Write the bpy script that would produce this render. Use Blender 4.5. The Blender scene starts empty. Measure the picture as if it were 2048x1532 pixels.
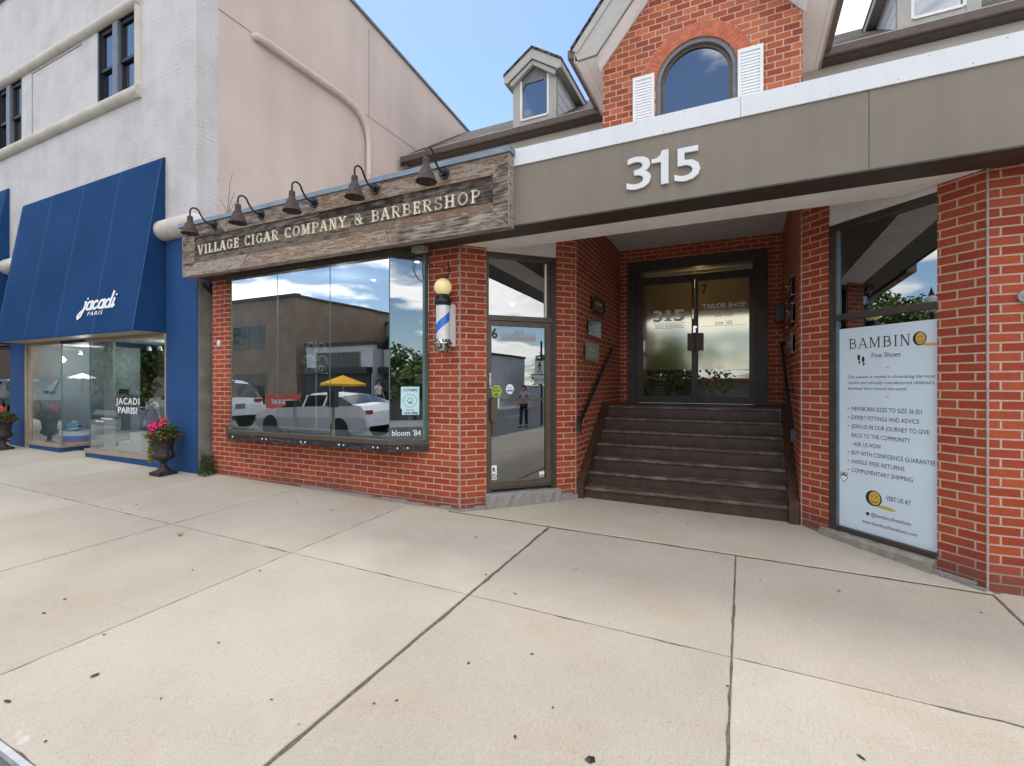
import bpy, bmesh, math, random
from mathutils import Vector, Matrix, noise as mnoise
R = math.radians
random.seed(7)
scene = bpy.context.scene
C = scene.collection

# ------------------------------------------------------------------ camera
YAW = R(25.69)
cam_d = bpy.data.cameras.new('camera')
cam_d.sensor_width = 36.0
cam_d.lens = 960.5 / 2048 * 36
cam_d.clip_start = 0.05
cam_d.clip_end = 2000
cam = bpy.data.objects.new('camera', cam_d)
cam.location = (0, 0, 1.5)
cam.rotation_euler = (R(90), 0, YAW)
C.objects.link(cam)
scene.camera = cam

# ------------------------------------------------------------------ light
SUN_DIR = Vector((-0.30, 0.19, 0.93)).normalized()     # towards the sun: high, behind the buildings
SUN_EL = math.asin(SUN_DIR.z)
SUN_AZ = math.atan2(SUN_DIR.x, SUN_DIR.y)
world = bpy.data.worlds.new('World')
scene.world = world
world.use_nodes = True


def build_world():
    nt = world.node_tree
    nt.nodes.clear()
    N, L = nt.nodes.new, nt.links.new
    out = N('ShaderNodeOutputWorld')
    bg = N('ShaderNodeBackground')
    bg.inputs[1].default_value = 0.15
    sky = N('ShaderNodeTexSky')
    sky.sky_type = 'NISHITA'
    sky.sun_disc = False
    sky.sun_elevation = SUN_EL
    sky.sun_rotation = SUN_AZ
    sky.dust_density = 0.4
    sky.air_density = 1.0
    sky.ozone_density = 2.5
    tc = N('ShaderNodeTexCoord')
    sep = N('ShaderNodeSeparateXYZ')
    L(tc.outputs['Generated'], sep.inputs[0])

    def math_(op, a, b=None, clamp=False):
        n = N('ShaderNodeMath')
        n.operation = op
        n.use_clamp = clamp
        for i, v in enumerate((a, b)):
            if v is None:
                continue
            if isinstance(v, (int, float)):
                n.inputs[i].default_value = v
            else:
                L(v, n.inputs[i])
        return n.outputs[0]
    zz = math_('ADD', math_('MAXIMUM', sep.outputs[2], 0.0), 0.16)
    comb = N('ShaderNodeCombineXYZ')
    L(math_('DIVIDE', sep.outputs[0], zz), comb.inputs[0])
    L(math_('DIVIDE', sep.outputs[1], zz), comb.inputs[1])
    no = N('ShaderNodeTexNoise')
    no.inputs['Scale'].default_value = 0.95
    no.inputs['Detail'].default_value = 9.0
    no.inputs['Roughness'].default_value = 0.52
    no.inputs['Distortion'].default_value = 0.25
    L(comb.outputs[0], no.inputs['Vector'])

    def near(d, lo, hi):
        dp = N('ShaderNodeVectorMath')
        dp.operation = 'DOT_PRODUCT'
        dp.inputs[1].default_value = Vector(d).normalized()
        L(tc.outputs['Generated'], dp.inputs[0])
        mr = N('ShaderNodeMapRange')
        mr.interpolation_type = 'SMOOTHSTEP'
        mr.inputs[1].default_value = lo
        mr.inputs[2].default_value = hi
        L(dp.outputs['Value'], mr.inputs[0])
        return mr.outputs[0]
    blue = near((-0.45, 0.70, 0.60), 0.78, 0.95)
    white = near((0.135, 0.846, 0.50), 0.90, 0.97)
    v = math_('ADD', no.outputs['Fac'], math_('MULTIPLY', white, 0.30))
    v = math_('SUBTRACT', v, math_('MULTIPLY', blue, 0.15))
    anti = near((0, -1, 0.35), -0.1, 0.7)          # cumulus banks opposite the sun, brightened to light the shaded fronts
    v = math_('ADD', v, math_('MULTIPLY', anti, 0.002))
    mask = N('ShaderNodeMapRange')
    mask.interpolation_type = 'SMOOTHSTEP'
    mask.inputs[1].default_value = 0.475
    mask.inputs[2].default_value = 0.555
    L(v, mask.inputs[0])
    shade = N('ShaderNodeMapRange')
    shade.inputs[1].default_value = 0.5
    shade.inputs[2].default_value = 0.75
    shade.inputs[3].default_value = 1.0
    shade.inputs[4].default_value = 0.62
    L(no.outputs['Fac'], shade.inputs[0])
    cl = N('ShaderNodeVectorMath')
    cl.operation = 'SCALE'
    cl.inputs[0].default_value = (8.5, 8.15, 7.7)
    L(math_('MULTIPLY', shade.outputs[0], math_('ADD', 0.95, math_('MULTIPLY', anti, 0.95))), cl.inputs['Scale'])
    mix = N('ShaderNodeMix')
    mix.data_type = 'RGBA'
    L(math_('MULTIPLY', mask.outputs[0], 0.95), mix.inputs[0])
    L(sky.outputs[0], mix.inputs[6])
    L(cl.outputs[0], mix.inputs[7])
    L(mix.outputs[2], bg.inputs[0])
    L(bg.outputs[0], out.inputs[0])


build_world()
sun_d = bpy.data.lights.new('sun', 'SUN')
sun_d.energy = 1.0
sun_d.angle = R(10)
sun_d.color = (1.0, 0.93, 0.82)
sun = bpy.data.objects.new('sun', sun_d)
sun.rotation_euler = SUN_DIR.to_track_quat('Z', 'Y').to_euler()
sun.location = (0, 0, 30)
C.objects.link(sun)
scene.view_settings.view_transform = 'Standard'
scene.view_settings.look = 'None'
scene.view_settings.exposure = 0.70
scene.view_settings.gamma = 1.0
scene.cycles.max_bounces = 8
scene.cycles.transparent_max_bounces = 16

# ------------------------------------------------------------------ ground levels
GA, GX, GY = -0.2192, -0.014, 0.036


def gz(x, y):
    return GA + GX * x + GY * y


def rz(x, y):
    return gz(x, 0.9) - 0.035 - 0.03 * (0.9 - y)


# ------------------------------------------------------------------ materials
M = {}


def nodes(name):
    m = bpy.data.materials.new(name)
    m.use_nodes = True
    nt = m.node_tree
    b = nt.nodes['Principled BSDF']
    M[name] = m
    return m, nt, b, nt.nodes.new, nt.links.new


def ramp(N, stops):
    r = N('ShaderNodeValToRGB')
    e = r.color_ramp.elements
    while len(e) > 1:
        e.remove(e[0])
    e[0].position = stops[0][0]
    e[0].color = (*stops[0][1], 1)
    for p, c in stops[1:]:
        k = e.new(p)
        k.color = (*c, 1)
    return r


def mixrgb(N, L, fac, a, b, mode='MIX'):
    x = N('ShaderNodeMix')
    x.data_type = 'RGBA'
    x.blend_type = mode
    for i, v in ((0, fac), (6, a), (7, b)):
        if isinstance(v, (int, float)):
            x.inputs[i].default_value = v
        elif isinstance(v, tuple):
            x.inputs[i].default_value = (*v, 1)
        else:
            L(v, x.inputs[i])
    return x.outputs[2]


def noise(N, L, scale, detail=4, vec=None, rough=0.55):
    n = N('ShaderNodeTexNoise')
    n.inputs['Scale'].default_value = scale
    n.inputs['Detail'].default_value = detail
    n.inputs['Roughness'].default_value = rough
    if vec is None:
        g = N('ShaderNodeNewGeometry')
        vec = g.outputs['Position']
    L(vec, n.inputs['Vector'])
    return n.outputs['Fac']


def scaled(N, L, vec, s):
    m = N('ShaderNodeMapping')
    m.inputs['Scale'].default_value = s
    L(vec, m.inputs[0])
    return m.outputs[0]


def bump(N, L, b, h, strength=0.3, dist=0.01):
    k = N('ShaderNodeBump')
    k.inputs['Strength'].default_value = strength
    k.inputs['Distance'].default_value = dist
    L(h, k.inputs['Height'])
    L(k.outputs[0], b.inputs['Normal'])


def plain(name, col, rough=0.6, var=0.18, nscale=6.0, metal=0.0, bumpy=0.0, bscale=60, spec=0.5, big=0.0):
    m, nt, b, N, L = nodes(name)
    f = noise(N, L, nscale, 6)
    r = ramp(N, [(0.3, tuple(c * (1 - var) for c in col)), (0.7, tuple(min(1, c * (1 + var)) for c in col))])
    L(f, r.inputs[0])
    L(r.outputs[0], b.inputs['Base Color'])
    b.inputs['Roughness'].default_value = rough
    b.inputs['Metallic'].default_value = metal
    b.inputs['Specular IOR Level'].default_value = spec
    if bumpy:
        bump(N, L, b, noise(N, L, bscale, 5), bumpy, 0.006)
    return m


def emit(name, col, s):
    m, nt, b, N, L = nodes(name)
    b.inputs['Base Color'].default_value = (*col, 1)
    b.inputs['Emission Color'].default_value = (*col, 1)
    b.inputs['Emission Strength'].default_value = s
    return m


def brick(name, c1, c2, mortar, bw, rh, ms, stain=0.35, rough=0.75, squash=(1, 1), dark_base=False, bmp=0.6, patch=None, off=0.5, grime=0.8):
    m, nt, b, N, L = nodes(name)
    uv = N('ShaderNodeUVMap')
    # a slight waviness so the courses are not ruler-straight
    wob = N('ShaderNodeTexNoise')
    wob.inputs['Scale'].default_value = 2.2
    L(uv.outputs[0], wob.inputs['Vector'])
    vm = N('ShaderNodeVectorMath')
    vm.operation = 'MULTIPLY_ADD'
    vm.inputs[1].default_value = (0.006, 0.006, 0)
    L(wob.outputs['Color'], vm.inputs[0])
    L(uv.outputs[0], vm.inputs[2])
    t = N('ShaderNodeTexBrick')
    t.offset = off
    t.inputs['Scale'].default_value = 1.0
    t.inputs['Brick Width'].default_value = bw
    t.inputs['Row Height'].default_value = rh
    t.inputs['Mortar Size'].default_value = ms
    t.inputs['Mortar Smooth'].default_value = 0.25
    t.inputs['Bias'].default_value = 0.0
    t.inputs['Color1'].default_value = (*c1, 1)
    t.inputs['Color2'].default_value = (*c2, 1)
    t.inputs['Mortar'].default_value = (*mortar, 1)
    L(vm.outputs[0], t.inputs['Vector'])
    g = N('ShaderNodeNewGeometry')
    n1 = noise(N, L, 1.3, 6)
    n2 = noise(N, L, 38, 6)
    r1 = ramp(N, [(0.35, (1 - stain, 1 - stain, 1 - stain)), (0.62, (1, 1, 1)), (0.8, (1.0, 1.0, 1.0))])
    L(n1, r1.inputs[0])
    c = mixrgb(N, L, 1.0, t.outputs['Color'], r1.outputs[0], 'MULTIPLY')
    r2 = ramp(N, [(0.25, (0.72, 0.70, 0.70)), (0.6, (1, 1, 1))])
    L(n2, r2.inputs[0])
    c = mixrgb(N, L, grime, c, r2.outputs[0], 'MULTIPLY')
    if dark_base:
        # dirt splashed up from the pavement on the lowest two courses
        sp = N('ShaderNodeSeparateXYZ')
        L(g.outputs['Position'], sp.inputs[0])
        ad = N('ShaderNodeMath')
        ad.operation = 'MULTIPLY_ADD'
        ad.inputs[1].default_value = 0.35
        L(n1, ad.inputs[0])
        L(sp.outputs[2], ad.inputs[2])
        mr = N('ShaderNodeMapRange')
        mr.inputs[1].default_value = 0.18
        mr.inputs[2].default_value = 0.42
        mr.inputs[3].default_value = 0.62
        mr.inputs[4].default_value = 0.0
        L(ad.outputs[0], mr.inputs[0])
        c = mixrgb(N, L, mr.outputs[0], c, (0.10, 0.055, 0.05))
        # efflorescence: pale salt bloom in patches
        r3 = ramp(N, [(0.68, (0, 0, 0)), (0.80, (0.22, 0.22, 0.22))])
        L(noise(N, L, 2.3, 7), r3.inputs[0])
        c = mixrgb(N, L, r3.outputs[0], c, (0.45, 0.38, 0.34))
    L(c, b.inputs['Base Color'])
    b.inputs['Roughness'].default_value = rough
    b.inputs['Specular IOR Level'].default_value = 0.3
    inv = N('ShaderNodeMath')
    inv.operation = 'MULTIPLY_ADD'
    inv.inputs[1].default_value = -1.0
    L(t.outputs['Fac'], inv.inputs[0])
    sc = N('ShaderNodeMath')
    sc.operation = 'MULTIPLY'
    sc.inputs[1].default_value = 0.5
    L(n2, sc.inputs[0])
    L(sc.outputs[0], inv.inputs[2])
    bump(N, L, b, inv.outputs[0], bmp, 0.006)
    return m


def glass(name, tint, refl, rough=0.0, gcol=(0.92, 0.96, 1.0), edge=0.3):
    m = bpy.data.materials.new(name)
    m.use_nodes = True
    nt = m.node_tree
    nt.nodes.clear()
    N, L = nt.nodes.new, nt.links.new
    M[name] = m
    out = N('ShaderNodeOutputMaterial')
    tr = N('ShaderNodeBsdfTransparent')
    tr.inputs[0].default_value = (*tint, 1)
    gl = N('ShaderNodeBsdfGlossy')
    gl.inputs['Color'].default_value = (*gcol, 1)
    gl.inputs['Roughness'].default_value = rough
    lw = N('ShaderNodeLayerWeight')
    lw.inputs[0].default_value = 0.35
    mr = N('ShaderNodeMapRange')
    mr.inputs[3].default_value = refl
    mr.inputs[4].default_value = min(1.0, refl + edge)
    L(lw.outputs['Fresnel'], mr.inputs[0])
    if not rough:
        # old panes are never dead flat: a slow ripple bends the reflections
        bn = N('ShaderNodeTexNoise')
        bn.inputs['Scale'].default_value = 1.1
        bn.inputs['Detail'].default_value = 1.0
        g = N('ShaderNodeNewGeometry')
        L(g.outputs['Position'], bn.inputs['Vector'])
        bp = N('ShaderNodeBump')
        bp.inputs['Strength'].default_value = 0.05
        bp.inputs['Distance'].default_value = 0.02
        L(bn.outputs['Fac'], bp.inputs['Height'])
        L(bp.outputs[0], gl.inputs['Normal'])
    mx = N('ShaderNodeMixShader')
    L(mr.outputs[0], mx.inputs[0])
    L(tr.outputs[0], mx.inputs[1])
    L(gl.outputs[0], mx.inputs[2])
    L(mx.outputs[0], out.inputs[0])
    return m


def wood(name, stops, su=1.6, sv=34.0, rough=0.85, isl=0.35, bmp=0.5):
    """Grain runs along u of the face; every board (mesh island) has its own tone."""
    m, nt, b, N, L = nodes(name)
    uv = N('ShaderNodeUVMap')
    g = N('ShaderNodeNewGeometry')
    off = N('ShaderNodeVectorMath')
    off.operation = 'MULTIPLY_ADD'
    off.inputs[1].default_value = (17, 31, 0)
    cx = N('ShaderNodeCombineXYZ')
    L(g.outputs['Random Per Island'], cx.inputs[0])
    L(g.outputs['Random Per Island'], cx.inputs[1])
    L(cx.outputs[0], off.inputs[0])
    L(uv.outputs[0], off.inputs[2])
    v = scaled(N, L, off.outputs[0], (su, sv, 1))
    n1 = noise(N, L, 1.0, 8, v, 0.65)
    v2 = scaled(N, L, off.outputs[0], (su * 2.5, sv * 0.35, 1))
    n2 = noise(N, L, 1.0, 6, v2, 0.6)
    ad = N('ShaderNodeMath')
    ad.operation = 'MULTIPLY_ADD'
    ad.inputs[1].default_value = 0.55
    L(n2, ad.inputs[0])
    mu = N('ShaderNodeMath')
    mu.operation = 'MULTIPLY'
    mu.inputs[1].default_value = 0.5
    L(n1, mu.inputs[0])
    L(mu.outputs[0], ad.inputs[2])
    a2 = N('ShaderNodeMath')
    a2.operation = 'MULTIPLY_ADD'
    a2.inputs[1].default_value = isl
    a2.inputs[2].default_value = -isl / 2
    L(g.outputs['Random Per Island'], a2.inputs[0])
    a3 = N('ShaderNodeMath')
    a3.operation = 'ADD'
    L(ad.outputs[0], a3.inputs[0])
    L(a2.outputs[0], a3.inputs[1])
    r = ramp(N, stops)
    L(a3.outputs[0], r.inputs[0])
    L(r.outputs[0], b.inputs['Base Color'])
    b.inputs['Roughness'].default_value = rough
    b.inputs['Specular IOR Level'].default_value = 0.25
    bump(N, L, b, n1, bmp, 0.006)
    return m


# masonry
brick('red_brick', (0.325, 0.050, 0.020), (0.450, 0.086, 0.032), (0.55, 0.39, 0.30), 0.232, 0.0722, 0.0075, stain=0.15, grime=0.6, dark_base=True)
brick('gable_brick', (0.30, 0.060, 0.028), (0.60, 0.175, 0.078), (0.58, 0.40, 0.29), 0.215, 0.101, 0.0095, stain=0.2, bmp=0.5)
plain('mortar', (0.38, 0.33, 0.295), 0.9, 0.15, 20)


def painted_brick():
    m, nt, b, N, L = nodes('painted_brick')
    uv = N('ShaderNodeUVMap')
    wob = N('ShaderNodeTexNoise')
    wob.inputs['Scale'].default_value = 3.0
    L(uv.outputs[0], wob.inputs['Vector'])
    vm = N('ShaderNodeVectorMath')
    vm.operation = 'MULTIPLY_ADD'
    vm.inputs[1].default_value = (0.02, 0.02, 0)
    L(wob.outputs['Color'], vm.inputs[0])
    L(uv.outputs[0], vm.inputs[2])
    t = N('ShaderNodeTexBrick')
    t.inputs['Scale'].default_value = 1.0
    t.inputs['Brick Width'].default_value = 0.235
    t.inputs['Row Height'].default_value = 0.078
    t.inputs['Mortar Size'].default_value = 0.006
    t.inputs['Mortar Smooth'].default_value = 0.8
    L(vm.outputs[0], t.inputs['Vector'])
    n = noise(N, L, 2.0, 7)
    nf = noise(N, L, 3.4, 9, None, 0.68)
    r = ramp(N, [(0.3, (0.50, 0.472, 0.455)), (0.55, (0.57, 0.545, 0.53)), (0.75, (0.60, 0.578, 0.565))])
    L(n, r.inputs[0])
    # cracked paint: dark hairlines follow some joints only
    k = N('ShaderNodeMath')
    k.operation = 'MULTIPLY'
    r2 = ramp(N, [(0.49, (0.0, 0.0, 0.0)), (0.68, (0.8, 0.8, 0.8))])
    L(nf, r2.inputs[0])
    L(t.outputs['Fac'], k.inputs[0])
    L(r2.outputs[0], k.inputs[1])
    c = mixrgb(N, L, k.outputs[0], r.outputs[0], (0.20, 0.17, 0.16))
    # rain streaks
    gpos = N('ShaderNodeNewGeometry')
    st = noise(N, L, 1.0, 5, scaled(N, L, gpos.outputs['Position'], (5, 5, 0.35)))
    r4 = ramp(N, [(0.30, (0.93, 0.92, 0.91)), (0.6, (1, 1, 1))])
    L(st, r4.inputs[0])
    c = mixrgb(N, L, 0.8, c, r4.outputs[0], 'MULTIPLY')
    L(c, b.inputs['Base Color'])
    b.inputs['Roughness'].default_value = 0.65
    iv = N('ShaderNodeMath')
    iv.operation = 'MULTIPLY_ADD'
    iv.inputs[1].default_value = -0.55
    L(t.outputs['Fac'], iv.inputs[0])
    L(nf, iv.inputs[2])
    bump(N, L, b, iv.outputs[0], 0.55, 0.008)


painted_brick()


def stucco():
    m, nt, b, N, L = nodes('pink_stucco')
    g = N('ShaderNodeNewGeometry')
    r = ramp(N, [(0.3, (0.545, 0.445, 0.395)), (0.7, (0.625, 0.515, 0.46))])
    L(noise(N, L, 0.8, 8), r.inputs[0])
    st = noise(N, L, 1.0, 6, scaled(N, L, g.outputs['Position'], (2.4, 2.4, 0.18)))
    r4 = ramp(N, [(0.30, (0.92, 0.915, 0.91)), (0.62, (1, 1, 1))])
    L(st, r4.inputs[0])
    c = mixrgb(N, L, 0.9, r.outputs[0], r4.outputs[0], 'MULTIPLY')
    L(c, b.inputs['Base Color'])
    b.inputs['Roughness'].default_value = 0.85
    bump(N, L, b, noise(N, L, 60, 6), 0.25, 0.004)


stucco()


def concrete():
    m, nt, b, N, L = nodes('concrete')
    g = N('ShaderNodeNewGeometry')
    p = g.outputs['Position']
    isl = g.outputs['Random Per Island']
    r = ramp(N, [(0.25, (0.415, 0.373, 0.305)), (0.5, (0.468, 0.424, 0.352)), (0.75, (0.515, 0.470, 0.400))])
    L(noise(N, L, 0.9, 9, p, 0.62), r.inputs[0])
    ri = ramp(N, [(0.0, (0.90, 0.89, 0.88)), (1.0, (1.04, 1.04, 1.04))])
    L(isl, ri.inputs[0])
    c = mixrgb(N, L, 1.0, r.outputs[0], ri.outputs[0], 'MULTIPLY')
    # rusty brown cloudy stains
    rs = ramp(N, [(0.52, (0, 0, 0)), (0.72, (0.36, 0.36, 0.36))])
    L(noise(N, L, 1.0, 8, scaled(N, L, p, (1.0, 1.9, 1)), 0.65), rs.inputs[0])
    c = mixrgb(N, L, rs.outputs[0], c, (0.43, 0.31, 0.22))
    # grey damp patches
    rg = ramp(N, [(0.55, (0, 0, 0)), (0.72, (0.34, 0.34, 0.34))])
    L(noise(N, L, 0.7, 7, scaled(N, L, p, (1.3, 0.8, 1))), rg.inputs[0])
    c = mixrgb(N, L, rg.outputs[0], c, (0.36, 0.345, 0.31))
    # pale scuffs and lime
    rw = ramp(N, [(0.70, (0, 0, 0)), (0.76, (0.6, 0.6, 0.6))])
    L(noise(N, L, 3.1, 9, p, 0.7), rw.inputs[0])
    c = mixrgb(N, L, rw.outputs[0], c, (0.66, 0.64, 0.61))
    # fine grain and broom marks
    br = noise(N, L, 1.0, 4, scaled(N, L, p, (210, 9, 1)), 0.6)
    rb = ramp(N, [(0.3, (0.90, 0.90, 0.90)), (0.7, (1.06, 1.06, 1.06))])
    L(br, rb.inputs[0])
    c = mixrgb(N, L, 0.8, c, rb.outputs[0], 'MULTIPLY')
    rf = ramp(N, [(0.30, (0.70, 0.68, 0.66)), (0.48, (1, 1, 1)), (0.70, (1.10, 1.10, 1.10))])
    L(noise(N, L, 120, 6, None, 0.7), rf.inputs[0])
    c = mixrgb(N, L, 1.0, c, rf.outputs[0], 'MULTIPLY')
    # tar and gum spots
    vo = N('ShaderNodeTexVoronoi')
    vo.inputs['Scale'].default_value = 2.6
    L(p, vo.inputs['Vector'])
    cmp_ = N('ShaderNodeMath')
    cmp_.operation = 'LESS_THAN'
    cmp_.inputs[1].default_value = 0.022
    L(vo.outputs['Distance'], cmp_.inputs[0])
    k2 = N('ShaderNodeMath')
    k2.operation = 'MULTIPLY'
    k2.inputs[1].default_value = 0.55
    L(cmp_.outputs[0], k2.inputs[0])
    c = mixrgb(N, L, k2.outputs[0], c, (0.14, 0.125, 0.11))
    L(c, b.inputs['Base Color'])
    b.inputs['Roughness'].default_value = 0.9
    b.inputs['Specular IOR Level'].default_value = 0.25
    bump(N, L, b, br, 0.22, 0.003)


concrete()
plain('joint_fill', (0.115, 0.095, 0.075), 0.95, 0.4, 40)
plain('rough_concrete', (0.27, 0.255, 0.235), 0.95, 0.45, 90, bumpy=1.0, bscale=70)
plain('kerb_stone', (0.46, 0.47, 0.47), 0.85, 0.2, 14, bumpy=0.3)
plain('asphalt', (0.115, 0.122, 0.130), 0.9, 0.45, 150, bumpy=0.9, bscale=200)
plain('lane_paint', (0.7, 0.7, 0.66), 0.7, 0.2, 30)
plain('grey_render', (0.235, 0.22, 0.195), 0.85, 0.25, 5, bumpy=0.3)
# paint and metal
def streaked(name, c1, c2, lo, rough):
    """Sheet metal or board with rain streaks and grime."""
    m, nt, b, N, L = nodes(name)
    g = N('ShaderNodeNewGeometry')
    r = ramp(N, [(0.3, c1), (0.7, c2)])
    L(noise(N, L, 1.3, 6), r.inputs[0])
    r1 = ramp(N, [(0.32, (lo, lo, lo)), (0.56, (1, 1, 1))])
    L(noise(N, L, 1.0, 6, scaled(N, L, g.outputs['Position'], (9, 9, 0.8)), 0.6), r1.inputs[0])
    r2 = ramp(N, [(0.28, (lo, lo * .99, lo * .97)), (0.42, (1, 1, 1))])
    L(noise(N, L, 26, 7, None, 0.7), r2.inputs[0])
    c = mixrgb(N, L, 1.0, r.outputs[0], r1.outputs[0], 'MULTIPLY')
    c = mixrgb(N, L, 0.7, c, r2.outputs[0], 'MULTIPLY')
    L(c, b.inputs['Base Color'])
    b.inputs['Roughness'].default_value = rough
    b.inputs['Specular IOR Level'].default_value = 0.3
    bump(N, L, b, noise(N, L, 3.0, 3), 0.12, 0.01)


streaked('fascia_brown', (0.222, 0.188, 0.146), (0.252, 0.214, 0.168), 0.92, 0.6)
plain('dark_brown', (0.050, 0.037, 0.029), 0.5, 0.3, 12)
plain('bronze', (0.105, 0.078, 0.055), 0.42, 0.15, 10, metal=0.35)
plain('dark_bronze', (0.060, 0.046, 0.036), 0.45, 0.2, 10, metal=0.2)
streaked('white_metal', (0.72, 0.73, 0.74), (0.77, 0.78, 0.79), 0.95, 0.5)
plain('white_paint', (0.82, 0.79, 0.75), 0.6, 0.08, 4)
plain('soffit_grey', (0.33, 0.295, 0.27), 0.65, 0.12, 5)
plain('beige_wall', (0.52, 0.50, 0.44), 0.7, 0.08, 2)
plain('trim_grey', (0.40, 0.385, 0.35), 0.55, 0.1, 4)
plain('slate_trim', (0.16, 0.165, 0.17), 0.55, 0.15, 6)
plain('gutter_brown', (0.115, 0.082, 0.072), 0.5, 0.15, 8)
plain('steel_blue', (0.22, 0.265, 0.29), 0.4, 0.18, 5, metal=0.5)
plain('black_iron', (0.012, 0.012, 0.013), 0.4, 0.3, 20)
plain('rust_iron', (0.060, 0.038, 0.030), 0.75, 0.5, 25, bumpy=0.4, bscale=90)
plain('black_paint', (0.012, 0.012, 0.014), 0.35, 0.2, 8)
plain('chrome', (0.62, 0.61, 0.58), 0.18, 0.3, 22, metal=1.0)
plain('brass', (0.42, 0.32, 0.15), 0.3, 0.3, 12, metal=0.8)
plain('cream_stone', (0.60, 0.545, 0.48), 0.7, 0.15, 5, bumpy=0.25)
plain('stained_stone', (0.53, 0.485, 0.42), 0.75, 0.14, 2.5, bumpy=0.3)
plain('blue_paint', (0.021, 0.069, 0.195), 0.6, 0.14, 1.6, spec=0.2)
plain('tan_metal', (0.34, 0.27, 0.20), 0.5, 0.12, 6)
plain('sash_black', (0.012, 0.013, 0.018), 0.4, 0.2, 8)
plain('sash_grey', (0.15, 0.165, 0.20), 0.45, 0.12, 8)
plain('ink_black', (0.010, 0.010, 0.012), 0.5, 0.05)
plain('ink_white', (0.86, 0.86, 0.86), 0.5, 0.04)
plain('ink_gold', (0.62, 0.40, 0.06), 0.5, 0.05)
plain('ink_blue', (0.05, 0.16, 0.36), 0.5, 0.05)
plain('sticker_green', (0.42, 0.52, 0.05), 0.5, 0.06)
plain('poster_film', (0.66, 0.76, 0.80), 0.28, 0.04, 1.5)
plain('poster_paper', (0.50, 0.72, 0.76), 0.6, 0.05)
plain('letter_cream', (0.78, 0.72, 0.55), 0.5, 0.15, 8)
plain('letter_side', (0.06, 0.05, 0.04), 0.6, 0.2)
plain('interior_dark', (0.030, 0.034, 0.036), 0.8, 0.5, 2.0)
plain('interior_brown', (0.060, 0.042, 0.032), 0.8, 0.5, 3.0)
plain('interior_green', (0.10, 0.13, 0.12), 0.8, 0.2, 3.0)
plain('interior_pale', (0.50, 0.53, 0.52), 0.8, 0.1, 2.0)
plain('interior_grey', (0.30, 0.36, 0.40), 0.8, 0.1, 2.0)
plain('interior_tan', (0.36, 0.27, 0.15), 0.8, 0.2, 2.0)
plain('plush_blue', (0.14, 0.34, 0.55), 0.95, 0.15, 20, bumpy=0.5)
plain('plush_white', (0.65, 0.70, 0.72), 0.95, 0.1, 20)
plain('paper_white', (0.72, 0.74, 0.72), 0.8, 0.06)
plain('stripe_blue', (0.09, 0.24, 0.52), 0.7, 0.05)
plain('stripe_pink', (0.42, 0.16, 0.33), 0.7, 0.05)
plain('lilac_cloth', (0.45, 0.40, 0.55), 0.9, 0.1, 12)
plain('teal_cloth', (0.03, 0.13, 0.16), 0.9, 0.1, 12)
plain('petal_pink', (0.75, 0.035, 0.22), 0.6, 0.25, 40)
plain('petal_coral', (0.75, 0.10, 0.12), 0.6, 0.25, 40)
plain('leaf_green', (0.075, 0.16, 0.028), 0.55, 0.4, 30)
plain('leaf_olive', (0.17, 0.13, 0.03), 0.6, 0.45, 30)
plain('leaf_lime', (0.20, 0.26, 0.05), 0.6, 0.4, 30)
plain('stem_brown', (0.10, 0.05, 0.04), 0.7, 0.3, 30)
plain('dead_leaf', (0.045, 0.030, 0.020), 0.85, 0.5, 60)
plain('tan_leaf', (0.32, 0.22, 0.10), 0.85, 0.4, 60)
plain('soil', (0.02, 0.015, 0.012), 0.95, 0.4, 40)
plain('stair_paint', (0.062, 0.030, 0.018), 0.45, 0.35, 9, bumpy=0.25, bscale=40)
plain('grey_plastic', (0.30, 0.30, 0.29), 0.5, 0.1)
plain('white_drum', (0.70, 0.69, 0.68), 0.2, 0.06, 6)
plain('blue_stripe', (0.02, 0.16, 0.60), 0.2, 0.1, 6)
emit('globe_glow', (0.85, 0.70, 0.36), 0.16)
emit('spot_glow', (1.0, 0.93, 0.78), 9.0)
M['globe_glow'].node_tree.nodes['Principled BSDF'].inputs['Roughness'].default_value = 0.25


def stair_wood():
    m, nt, b, N, L = nodes('stair_wood')
    uv = N('ShaderNodeUVMap')
    n1 = noise(N, L, 1.0, 8, scaled(N, L, uv.outputs[0], (3.0, 60, 1)), 0.65)
    n2 = noise(N, L, 5.0, 8, None, 0.65)
    r = ramp(N, [(0.3, (0.052, 0.031, 0.023)), (0.6, (0.105, 0.070, 0.054))])
    L(n1, r.inputs[0])
    rw = ramp(N, [(0.48, (0, 0, 0)), (0.72, (0.65, 0.65, 0.65))])
    L(n2, rw.inputs[0])
    c = mixrgb(N, L, rw.outputs[0], r.outputs[0], (0.33, 0.28, 0.245))
    L(c, b.inputs['Base Color'])
    b.inputs['Roughness'].default_value = 0.55
    bump(N, L, b, n1, 0.35, 0.004)


stair_wood()


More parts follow.
